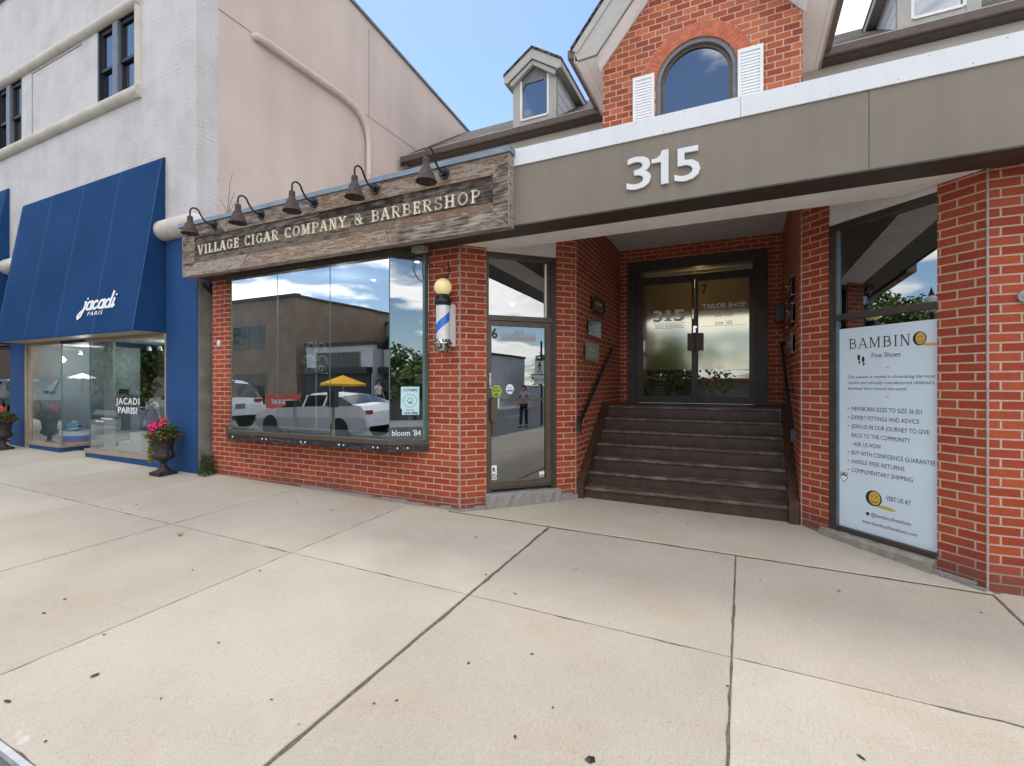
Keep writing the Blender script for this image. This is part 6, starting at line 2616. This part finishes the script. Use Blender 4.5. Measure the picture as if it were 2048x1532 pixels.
for _ in range(7):
    leaf_face(b, p + Vector((rr.uniform(-.02, .02), rr.uniform(-.015, .015), .006)), rvec(rr) + Vector((0, 0, .2)), Vector((0, 0, 1)), .035, .012)
tag(b.build('fallen_leaf', 'tan_leaf'), 'crumpled tan leaf lying near the long dark pavement joint', 'leaf')


# ------------------------------------------------------------------ the street opposite, seen mirrored in the glass
def tree(x, y, z, h, r, seed, label, n=2600, trunk=.12, cols=('leaf_green', 'leaf_lime'), low=.42):
    rnd = random.Random(seed)
    o = thing('street_tree', label, 'tree', (x, y, z), 'trees along the street opposite')

    def tk(b):
        b.tube([(x, y, z - .1), (x + .04, y, z + h * .2), (x - .03, y + .05, z + h * .45), (x, y, z + h * .75)], [trunk, trunk * .8, trunk * .6, trunk * .2], 10)
        for k in range(7):
            a = rnd.uniform(0, 6.28)
            z0 = z + h * rnd.uniform(.35, .6)
            b.tube([(x, y, z0), (x + math.cos(a) * r * .4, y + math.sin(a) * r * .4, z0 + h * .12), (x + math.cos(a) * r * .75, y + math.sin(a) * r * .75, z0 + h * .2)], [trunk * .4, trunk * .25, trunk * .08], 7)
    part('trunk', tk, 'stem_brown', o)
    blobs = [(Vector((rnd.gauss(0, .42) * r, rnd.gauss(0, .42) * r, h * rnd.uniform(low, .95))), r * rnd.uniform(.25, .45)) for _ in range(22)]
    for nm, mt, frac in (('crown', cols[0], .65), ('crown', cols[1], .35)):
        def cr(b, frac=frac):
            for _ in range(int(n * frac)):
                c, q = rnd.choice(blobs)
                v = rvec(rnd)
                p = Vector((x, y, z)) + c + v * q * rnd.uniform(.6, 1.0)
                leaf_face(b, p, rvec(rnd), v, r * .10 * rnd.uniform(.7, 1.4), r * .042)
        part(nm, cr, mt, o)


def car(cx, cy, L_, W, H, paint, label, suv, face=-1, plate=False):
    """Car lofted from stations; face=-1: the nose points to -X."""
    z0 = rz(cx, cy)
    o = thing('parked_car', label, 'car', (cx, cy, z0), 'cars parked along the kerb')
    hl = L_ / 2
    if suv:
        st_ = [(-1.0, .45, .62, .62, .80), (-.97, .28, .80, .80, .95), (-.80, .22, .98, .98, 1.0), (-.50, .22, 1.06, 1.08, 1.0), (-.22, .22, 1.07, H * .90, 1.0), (-.08, .22, 1.08, H * .985, 1.0), (.30, .22, 1.09, H, 1.0), (.72, .22, 1.10, H * .965, 1.0), (.86, .24, 1.08, H * .90, .99), (.955, .28, .98, 1.04, .97), (.995, .40, .80, .82, .92), (1.0, .48, .62, .64, .88)]
    else:
        st_ = [(-1.0, .38, .52, .52, .78), (-.96, .24, .66, .66, .92), (-.78, .18, .80, .80, .99), (-.42, .18, .90, .91, 1.0), (-.16, .18, .93, H * .90, 1.0), (.0, .18, .94, H * .985, 1.0), (.28, .18, .96, H, 1.0), (.55, .18, .98, H * .95, 1.0), (.80, .20, 1.0, H * .78, .99), (.93, .24, .98, 1.0, .96), (.99, .36, .80, .82, .92), (1.0, .44, .62, .64, .88)]
    body_m, glass_m = [], []
    X = lambda t: cx - face * t * hl * -1 if False else cx + (t if face < 0 else -t) * hl

    def ring(t, zl, zb, zr, w):
        hw = W / 2 * w
        g = zr - zb
        tw = hw * (.96 if g < .08 else .74)
        x = X(t)
        pts = [(-hw * .82, zl), (-hw * .97, zl + .10), (-hw, (zl + zb) / 2 + .08), (-hw * .96, zb)]
        pts += [(-tw - (hw * .96 - tw) * .12, zb + g * .86), (-tw * .80, zr - .0), (0, zr + (.035 if g > .08 else .03))]
        full = pts + [(-a, c) for a, c in pts[-2::-1]]
        return [Vector((x, cy + a, z0 + c)) for a, c in full]
    rings = [ring(*s) for s in st_]
    n = len(rings[0])
    bb, gg = MB(), MB()
    for i in range(len(rings) - 1):
        t0, t1 = st_[i], st_[i + 1]
        cab0, cab1 = t0[3] - t0[2] > .08, t1[3] - t1[2] > .08
        for k in range(n - 1):
            q = [rings[i][k], rings[i][k + 1], rings[i + 1][k + 1], rings[i + 1][k]]
            side = k in (3, n - 5)
            screen = (cab0 != cab1) and 3 <= k <= n - 5
            isg = (side and cab0 and cab1 and abs(t0[0] - .30) > .01) or screen or (side and cab0 and cab1)
            (gg if isg else bb).face(q if face < 0 else q[::-1], 0, None, not isg)
    bb.face(rings[0][::-1], 0)
    bb.face(rings[-1], 0)
    # pillars between the side windows
    for t in (-.02, .34, .70):
        for q in (-1, 1):
            i = min(range(len(st_)), key=lambda j: abs(st_[j][0] - t))
            zb, zr = st_[i][2], st_[i][3]
            x = X(t)
            bb.hexa([(x - .035, cy + q * W * .475, z0 + zb), (x + .035, cy + q * W * .475, z0 + zb), (x + .035, cy + q * W * .49, z0 + zb), (x - .035, cy + q * W * .49, z0 + zb),
                     (x - .03, cy + q * W * .375, z0 + zr - .04), (x + .03, cy + q * W * .375, z0 + zr - .04), (x + .03, cy + q * W * .395, z0 + zr - .04), (x - .03, cy + q * W * .395, z0 + zr - .04)])
    bb.build('body', paint, o)
    gg.build('window_glass', 'car_glass', o)
    rad = .36 if suv else .33
    for t in (-.62, .60):
        for q in (-1, 1):
            w_ = MB()
            xw, yw = X(t), cy + q * (W / 2 - .11)
            w_.prism([(xw + rad * math.cos(2 * math.pi * k / 24), yw - .11, z0 + rad + rad * math.sin(2 * math.pi * k / 24)) for k in range(24)], (0, .23, 0))
            wo = w_.build('wheel', 'black_paint', o)
            h = MB()
            yh = yw + q * (.118 if q > 0 else .116)
            for k in range(10):
                a, c = 2 * math.pi * k / 10, 2 * math.pi * (k + .62) / 10
                h.face([(xw, yh, z0 + rad), (xw + rad * .66 * math.cos(a), yh, z0 + rad + rad * .66 * math.sin(a)), (xw + rad * .66 * math.cos(c), yh, z0 + rad + rad * .66 * math.sin(c))])
            h.build('wheel_rim', 'chrome', wo)
    for q in (-1, 1):
        xl = X(.985)
        part('tail_light', lambda b: b.box(xl - .05, xl + .04, cy + q * W * .36 - .12, cy + q * W * .36 + .12, z0 + (.92 if suv else .78), z0 + (1.02 if suv else .88)), 'tail_red', o)
        xm = X(-.2)
        part('wing_mirror', lambda b: b.box(xm - .06, xm + .06, cy + q * W * .5 - .0, cy + q * (W * .5 + .17), z0 + .98, z0 + 1.12) if q > 0 else b.box(xm - .06, xm + .06, cy - W * .5 - .17, cy - W * .5, z0 + .98, z0 + 1.12), 'black_paint', o)
    if plate:
        xl = X(1.004)
        part('number_plate', lambda b: b.box(min(xl, xl + .01), max(xl, xl + .01), cy - .16, cy + .16, z0 + .70, z0 + .86), 'plate_dark', o)


plain('car_white', (0.72, 0.73, 0.74), 0.15, 0.03, 2)
plain('car_black', (0.012, 0.013, 0.015), 0.12, 0.1, 2)
plain('car_grey', (0.10, 0.11, 0.12), 0.15, 0.1, 2, metal=.4)
plain('car_glass', (0.012, 0.015, 0.017), 0.05, 0.1)
plain('tail_red', (0.30, 0.015, 0.012), 0.2, 0.1)
plain('plate_dark', (0.12, 0.15, 0.16), 0.5, 0.3, 30)
plain('far_brown', (0.24, 0.165, 0.115), 0.8, 0.2, 1.2)
plain('far_taupe', (0.36, 0.31, 0.26), 0.8, 0.15, 1.0)
plain('far_white', (0.60, 0.61, 0.60), 0.8, 0.08, 1.0)
plain('far_roof', (0.045, 0.045, 0.048), 0.85, 0.25, 3.0)
plain('far_black', (0.018, 0.019, 0.021), 0.5, 0.3, 2.0)
plain('sun_yellow', (0.80, 0.42, 0.01), 0.8, 0.06)
plain('banner_orange', (0.62, 0.10, 0.035), 0.7, 0.1)
plain('crate_yellow', (0.55, 0.45, 0.08), 0.7, 0.15)
plain('far_green', (0.10, 0.36, 0.09), 0.7, 0.1)
plain('brick_far', (0.25, 0.12, 0.08), 0.85, 0.25, 5)

car(-11.6, -1.75, 4.6, 1.80, 1.34, 'car_white', 'white saloon car parked at the kerb, mirrored in the bay window', False, face=-1)
car(-17.2, -1.15, 4.7, 1.88, 1.68, 'car_white', 'white sport utility car seen from behind, mirrored at the left of the bay window', True, face=-1, plate=True)
car(-25.5, -1.10, 4.8, 1.90, 1.72, 'car_black', 'black sport utility car mirrored in the shop window lettered JACADI', True, face=-1)
car(-32.0, -1.10, 4.6, 1.85, 1.50, 'car_grey', 'grey car parked behind the black one, mirrored in the left shop window', False, face=-1)
car(14.5, -8.6, 4.7, 1.88, 1.6, 'car_black', 'dark car facing along the street, mirrored in the door numbered 6', True, face=-1)


def house(name, label, x0, x1, y0, y1, h, wall, flat=True, ridge=0, wins=(), base=None, axis='x', roofm='far_roof'):
    """Plain building across the road: x0..x1 wide, street face at y1."""
    z0 = -1.3
    o = thing(name, label, 'building', ((x0 + x1) / 2, y1, z0), 'buildings across the road')
    part('wall', lambda b: b.box(x0, x1, y0, y1, z0, h), wall, o)
    if flat:
        part('parapet', lambda b: (b.box(x0 - .1, x1 + .1, y1 - .3, y1 + .12, h, h + .22), b.box(x0 - .1, x1 + .1, y0, y1 - .31, h, h + .15)), roofm, o)
    else:
        def rf(b):
            if axis == 'x':
                ym = (y0 + y1) / 2
                for q in ((y1 + .5, ym), (y0 - .5, ym)):
                    b.hexa([(x0 - .3, q[0], h - .1), (x1 + .3, q[0], h - .1), (x1 + .3, q[1], h + ridge - .12), (x0 - .3, q[1], h + ridge - .12), (x0 - .3, q[0], h + .05), (x1 + .3, q[0], h + .05), (x1 + .3, q[1], h + ridge), (x0 - .3, q[1], h + ridge)])
            else:
                xm = (x0 + x1) / 2
                for q in (x0 - .4, x1 + .4):
                    b.hexa([(q, y0, h - .1), (q, y1 + .4, h - .1), (xm, y1 + .4, h + ridge - .12), (xm, y0, h + ridge - .12), (q, y0, h + .05), (q, y1 + .4, h + .05), (xm, y1 + .4, h + ridge), (xm, y0, h + ridge)])
                b.prism([(x0, y1 - .02, h), (x1, y1 - .02, h), (xm, y1 - .02, h + ridge - .15)], (0, -.2, 0))
        part('roof', rf, roofm, o)
    F = Fr((x1, y1), (-1, 0))
    for (a, c, za, zb) in wins:
        w = part('window', lambda b: (b.fbox(F, x1 - c, x1 - a, 0, .05, za, za + .06), b.fbox(F, x1 - c, x1 - a, 0, .05, zb - .06, zb), b.fbox(F, x1 - c, x1 - c + .06, 0, .05, za + .06, zb - .06), b.fbox(F, x1 - a - .06, x1 - a, 0, .05, za + .06, zb - .06), b.fbox(F, x1 - (a + c) / 2 - .03, x1 - (a + c) / 2 + .03, 0, .045, za + .06, zb - .06)), 'sash_grey', o)
        part('pane', lambda b: b.fquad(F, x1 - c + .06, x1 - a - .06, za + .06, zb - .06, .02), 'car_glass', w)
    if base:
        part('shopfront', lambda b: (b.fbox(F, .1, x1 - x0 - .1, 0, .12, z0, 2.1), b.fbox(F, .0, x1 - x0, 0, .5, 2.1, 2.5)), base, o)
    return o


house('brown_hall', 'long brown rendered hall with few windows, mirrored in the bay window', -120, -27.0, -32, -13.6, 7.3, 'far_brown', wins=((-33.5, -30.2, 4.0, 5.6), (-42, -38, 3.8, 5.6), (-52, -48, 3.8, 5.6), (-36, -30, .0, 2.2)))
house('taupe_annex', 'taupe flat roofed annex rising behind the white gabled house', -26.9, -8, -34, -22.5, 6.4, 'far_taupe')
hw_ = house('white_house', 'white two storey house over a dark cafe front, mirrored in the bay window', -26.3, -20.6, -21.5, -13.8, 3.9, 'far_white', flat=True, wins=((-25.4, -21.6, 1.9, 3.5),), base='far_black')
house('gabled_house', 'white gabled house with black roof beside the cafe, mirrored in the bay window', -20.4, -14.6, -21.5, -14.6, 3.6, 'far_white', flat=False, ridge=2.4, axis='y', wins=((-19.6, -18.0, 1.9, 3.2), (-17.2, -15.6, 1.9, 3.2)), base='far_black')
house('gabled_shop', 'dark roofed shop house further along, mirrored in the angled bay glass', -14.2, -7.4, -22.0, -14.0, 3.5, 'far_white', flat=False, ridge=2.9, axis='x', wins=((-13.4, -11.6, 1.8, 3.1), (-10.4, -8.6, 1.8, 3.1)), base='far_black')
house('low_garage', 'low grey garage building with a red band, mirrored in the tailor shop door', -7.0, 9.5, -30, -19.5, 1.6, 'far_taupe', roofm='banner_orange')
house('pale_office', 'pale office building with a row of narrow windows, mirrored in the door numbered 6', 21, 46, -24, -13.5, 4.4, 'far_white', wins=tuple((x, x + .9, 1.6, 3.3) for x in (22, 24, 26, 28, 30, 32)))
house('far_block', 'grey block closing the street far to the right, mirrored in the door numbered 6', 52, 70, -12, 6, 6.0, 'far_taupe')

cf = thing('cafe_sign', 'black cafe fascia with white lettering, mirrored in the bay window', 'sign', (-17.5, -14.05, 1.2))
FC = Fr((-14.6, -14.05), (-1, 0))
part('panel', lambda b: b.fbox(FC, .1, 5.7, 0, .1, 1.0, 1.75), 'far_black', cf)
part('lettering', lambda b: b.text(FC, .7, 1.2, 1.55, .105, 'PLAYCAFE', width=3.0, bold=.02), 'ink_white', cf)
um = thing('patio_umbrella', 'bright yellow patio umbrella on the far pavement, mirrored in the bay window', 'umbrella', (-20.6, -11.4, -.3))


def umb(b):
    n, r, zt, zb = 8, 1.25, 1.95, 1.45
    for k in range(n):
        a0, a1 = 2 * math.pi * k / n, 2 * math.pi * (k + 1) / n
        b.face([(-20.6, -11.4, zt), (-20.6 + r * math.cos(a0), -11.4 + r * math.sin(a0), zb), (-20.6 + r * math.cos(a1), -11.4 + r * math.sin(a1), zb)])
        b.face([(-20.6 + r * math.cos(a0), -11.4 + r * math.sin(a0), zb), (-20.6 + r * math.cos(a0), -11.4 + r * math.sin(a0), zb - .12), (-20.6 + r * math.cos(a1), -11.4 + r * math.sin(a1), zb - .12), (-20.6 + r * math.cos(a1), -11.4 + r * math.sin(a1), zb)])


part('canopy', umb, 'sun_yellow', um)
part('pole', lambda b: b.tube([(-20.6, -11.4, -.6), (-20.6, -11.4, 1.9)], .025, 8), 'chrome', um)
rc = random.Random(8)
for i, (x, mt) in enumerate(((-21.8, 'paper_white'), (-21.1, 'banner_orange'), (-20.3, 'crate_yellow'), (-19.6, 'interior_tan'))):
    cb = MB()
    cb.box(x - .3, x + .3, -11.3, -10.8, -.45, .25)
    cb.box(x - .32, x + .32, -11.32, -10.78, .25, .30)
    tag(cb.build('display_crate', mt), ['white', 'orange', 'yellow', 'brown'][i] + ' crate under the yellow umbrella, mirrored in the bay window', 'crate', 'crates under the yellow umbrella')
bn = thing('street_banner', 'orange fence banner with pale lettering, mirrored in the bay window', 'banner', (-24.6, -10.7, -.5))
FN = Fr((-23.3, -10.7), (-1, 0))
part('cloth', lambda b: b.fbox(FN, 0, 2.9, 0, .02, -.15, .85), 'banner_orange', bn)
part('lettering', lambda b: b.text(FN, .5, .25, .55, .022, 'RESTAURANT', width=1.9, bold=.02), 'ink_white', bn)
part('post', lambda b: [b.tube([(x, -10.72, -.6), (x, -10.72, .95)], .03, 8) for x in (-23.3, -26.2)], 'chrome', bn)


def lamp_post(x, y, label):
    z = gz(x, .95)
    o = thing('street_lamp', label, 'street lamp', (x, y, z))
    part('post', lambda b: b.lathe([(.11, z), (.11, z + .35), (.075, z + .45), (.06, z + 1.0), (.045, z + 3.6), (.07, z + 3.65), (.03, z + 3.75)], (x, y, 0), 14), 'black_paint', o)
    part('globe', lambda b: b.lathe([(.05, z + 3.75), (.17, z + 3.85), (.20, z + 4.02), (.15, z + 4.2), (.05, z + 4.28)], (x, y, 0), 16), 'paper_white', o)
    part('finial', lambda b: b.lathe([(.09, z + 4.27), (.05, z + 4.36), (.02, z + 4.48), (.0, z + 4.55)], (x, y, 0), 12), 'black_paint', o)


lamp_post(-12.9, 1.3, 'black street lamp with white globe by the left kerb, mirrored in the shoe shop window')
pm = thing('parking_meter', 'grey parking meter on a brown post at the kerb, mirrored in the bay window', 'parking meter', (-8.4, 1.1, -.1))
part('post', lambda b: b.tube([(-8.4, 1.1, gz(-8.4, 1.1)), (-8.4, 1.1, 1.0)], .035, 10), 'sill_wood', pm)
part('head', lambda b: b.box(-8.5, -8.3, 1.03, 1.17, .95, 1.32), 'far_black', pm)
cs = thing('crossing_sign', 'white pedestrian crossing sign on a dark post, mirrored in the door numbered 6', 'road sign', (12.6, .4, -.3))
part('post', lambda b: b.tube([(12.6, .4, -.4), (12.6, .4, 3.4)], .05, 10), 'black_paint', cs)
FX = Fr((12.53, .50), (0, -1))
part('plate', lambda b: (b.fbox(FX, -.10, .40, 0, .02, 1.9, 2.5), b.fbox(FX, -.15, .45, 0, .02, 1.45, 1.85)), 'ink_white', cs)


def walker(b):
    F, d = FX, .021
    b.disc(F, .15, 2.42, .05, d, n=12)
    for q in ([(.10, 2.36), (.20, 2.36), (.19, 2.18), (.12, 2.18)], [(.12, 2.18), (.16, 2.18), (.08, 1.95), (.03, 1.95)], [(.15, 2.19), (.19, 2.18), (.27, 1.95), (.22, 1.95)], [(.12, 2.34), (.14, 2.31), (.04, 2.22), (.02, 2.25)], [(.18, 2.34), (.17, 2.31), (.27, 2.22), (.29, 2.25)]):
        b.prism([F.P(s, d, z) for s, z in q], F.n * .002)
    b.text(F, .15, 1.6, 1.7, d, 'WAIT HERE', width=.5, align='C')


part('symbol', walker, 'ink_black', cs)
tree(-17.0, 1.35, gz(-17, 1.35), 4.7, 1.85, 3, 'leafy green street tree at the left kerb, mirrored in the window lettered JACADI', 6500, low=.24, cols=('leaf_lime', 'leaf_green'))
tree(-41.0, -11.5, -.3, 7.0, 2.6, 4, 'bushy tree across the road far left, mirrored in the left shop window', 2600)
tree(-4.5, -17.0, -.8, 5.2, 2.6, 6, 'rounded green tree across the road, mirrored at the left of the tailor shop door', 2600)
tree(4.5, -16.0, -.8, 4.2, 2.6, 7, 'low spreading tree across the road, mirrored at the right of the tailor shop door', 2600)
tree(16.5, -12.0, -.6, 4.6, 1.9, 8, 'yellowish street tree by the pale office, mirrored in the door numbered 6', 2400, cols=('leaf_green', 'leaf_olive'))
tree(-10.0, -24.0, -.8, 6.8, 3.2, 9, 'dark tree showing over the gabled shop roof, mirrored in the angled bay glass', 2200)
tree(44.0, -9.0, -.8, 5.5, 3.0, 10, 'large dark tree down the street, mirrored in the door numbered 6', 2600)


def person(x, y, zg, hd, label, top, bottom, skin=(0.50, 0.30, 0.22), stride=.18):
    """Standing or walking figure grown from a jointed skeleton with a Skin modifier."""
    o = thing('person', label, 'person', (x, y, zg))
    ca, sa = math.cos(hd), math.sin(hd)

    def W_(p):
        return Vector((x + p[0] * ca - p[1] * sa, y + p[0] * sa + p[1] * ca, zg + p[2]))

    def skinned(name, joints, edges, radii, mat, root):
        me = bpy.data.meshes.new(name)
        me.from_pydata([W_(j) - Vector((x, y, zg)) for j in joints], edges, [])
        ob = bpy.data.objects.new(name, me)
        C.objects.link(ob)
        ob.parent = o
        sk = ob.modifiers.new('skin', 'SKIN')
        for v, r in zip(me.skin_vertices[0].data, radii):
            v.radius = r if isinstance(r, tuple) else (r, r)
        for i, v in enumerate(me.skin_vertices[0].data):
            v.use_root = (i == root)
        ob.modifiers.new('subsurf', 'SUBSURF').levels = 2
        ob.modifiers['subsurf'].render_levels = 2
        me.materials.append(M[mat])
        return ob
    s = stride
    # +x is forward
    body = [(0, 0, .95), (0, 0, 1.12), (0, 0, 1.34), (.01, 0, 1.47), (.02, 0, 1.55), (.04, 0, 1.66), (.03, 0, 1.74),
            (0, .10, .92), (s * .55, .10, .50), (s, .10, .09), (s + .16, .11, .04),
            (0, -.10, .92), (-s * .25, -.10, .50), (-s, -.10, .10), (-s + .15, -.11, .04),
            (0, .19, 1.42), (-.05, .24, 1.16), (.08, .25, .93), (.12, .25, .84),
            (0, -.19, 1.42), (.0, -.24, 1.16), (.14, -.24, .95), (.19, -.24, .86)]
    ed = [(0, 1), (1, 2), (2, 3), (3, 4), (4, 5), (5, 6), (0, 7), (7, 8), (8, 9), (9, 10), (0, 11), (11, 12), (12, 13), (13, 14), (3, 15), (15, 16), (16, 17), (17, 18), (3, 19), (19, 20), (20, 21), (21, 22)]
    rd = [(.13, .11), (.12, .10), (.15, .11), (.10, .09), .055, (.085, .075), (.08, .07), .085, .06, .042, .04, .085, .06, .042, .04, .055, .043, .034, .03, .055, .043, .034, .03]
    m_s = plain('skin_' + top, skin, 0.6, 0.1)
    skinned('body', body, ed, rd, 'skin_' + top, 0)
    skinned('shirt', [body[i] for i in (0, 1, 2, 3, 15, 19)] + [(-.03, .22, 1.26), (0, -.22, 1.26)], [(0, 1), (1, 2), (2, 3), (3, 4), (3, 5), (4, 6), (5, 7)], [(.145, .125), (.135, .115), (.165, .125), (.10, .09), .070, .070, .056, .056], top, 0)
    skinned('trousers', [(0, 0, .97)] + [body[i] for i in (7, 8, 9, 11, 12, 13)], [(0, 1), (1, 2), (2, 3), (0, 4), (4, 5), (5, 6)], [(.14, .12), .10, .078, .062, .10, .078, .062], bottom, 0)
    skinned('hair', [(.0, 0, 1.70), (.015, 0, 1.77), (-.03, 0, 1.66)], [(0, 1), (0, 2)], [(.085, .085), (.07, .07), (.07, .06)], 'ink_black', 0)

    def faceb(b):
        for q in (-1, 1):
            b.sphere(W_((.108, q * .030, 1.675)), .009, b.mat('ink_black'), 8)
            b.sphere(W_((.03, q * .082, 1.66)), .022, b.mat('skin_' + top), 8, (.6, .5, 1))
        b.sphere(W_((.122, 0, 1.645)), .015, b.mat('skin_' + top), 8, (1, .8, 1.2))
        b.sphere(W_((.105, 0, 1.605)), .018, b.mat('tail_red'), 8, (.5, 1.2, .35))
    part('face', faceb, None, o)

    def hands(b):
        for jx, q in ((18, 1), (22, -1)):
            p = Vector(body[jx])
            for k in range(4):
                f0 = p + Vector((-.02 + .018 * k, 0, -.035))
                ln = (.055, .066, .062, .050)[k]
                b.tube([W_(f0), W_(f0 + Vector((.004, -q * .006, -ln * .55))), W_(f0 + Vector((.010, -q * .020, -ln)))], [.009, .008, .006], 7)
            b.tube([W_(p + Vector((.025, 0, .0))), W_(p + Vector((.050, -q * .008, -.03))), W_(p + Vector((.054, -q * .014, -.055)))], [.010, .009, .007], 7)
    part('fingers', hands, 'skin_' + top, o)
    sh = MB()
    for j in (9, 13):
        p = Vector(body[j])
        for q in ((p + Vector((-.05, 0, -.05)), p + Vector((.19, 0, -.06))),):
            sh.tube([W_(q[0]), W_((q[0] + q[1]) / 2 + Vector((0, 0, .01))), W_(q[1])], [.045, .05, .035], 10)
    sh.build('shoe', 'ink_black', o)


plain('navy_cloth', (0.02, 0.03, 0.06), 0.9, 0.2)
plain('grey_cloth', (0.40, 0.40, 0.41), 0.9, 0.15)
person(11.2, .1, rz(11.2, .1), R(180), 'person in pale grey shirt and dark trousers, mirrored in the door numbered 6', 'grey_cloth', 'navy_cloth', stride=.10)
person(-17.6, -10.9, rz(-17.6, -10) + .15, R(0), 'person in white shirt on the far pavement, mirrored in the bay window', 'paper_white', 'navy_cloth')


# ------------------------------------------------------------------ lit lamps inside the shops
def point(loc, e, r=.08, col=(1, .9, .75)):
    d = bpy.data.lights.new('shop_light', 'POINT')
    d.energy = e
    d.shadow_soft_size = r
    d.color = col
    o = bpy.data.objects.new('shop_light', d)
    o.location = loc
    C.objects.link(o)


point((-5.2, 5.2, 2.70), 9)
point((-6.4, 5.4, 2.70), 4)
point((-12.85, 5.35, 2.05), 9, col=(1, .96, .9))
point((-9.9, 5.6, 2.05), 12, col=(1, .96, .9))
point((-0.7, 9.2, 3.3), 9, col=(1, .8, .5))
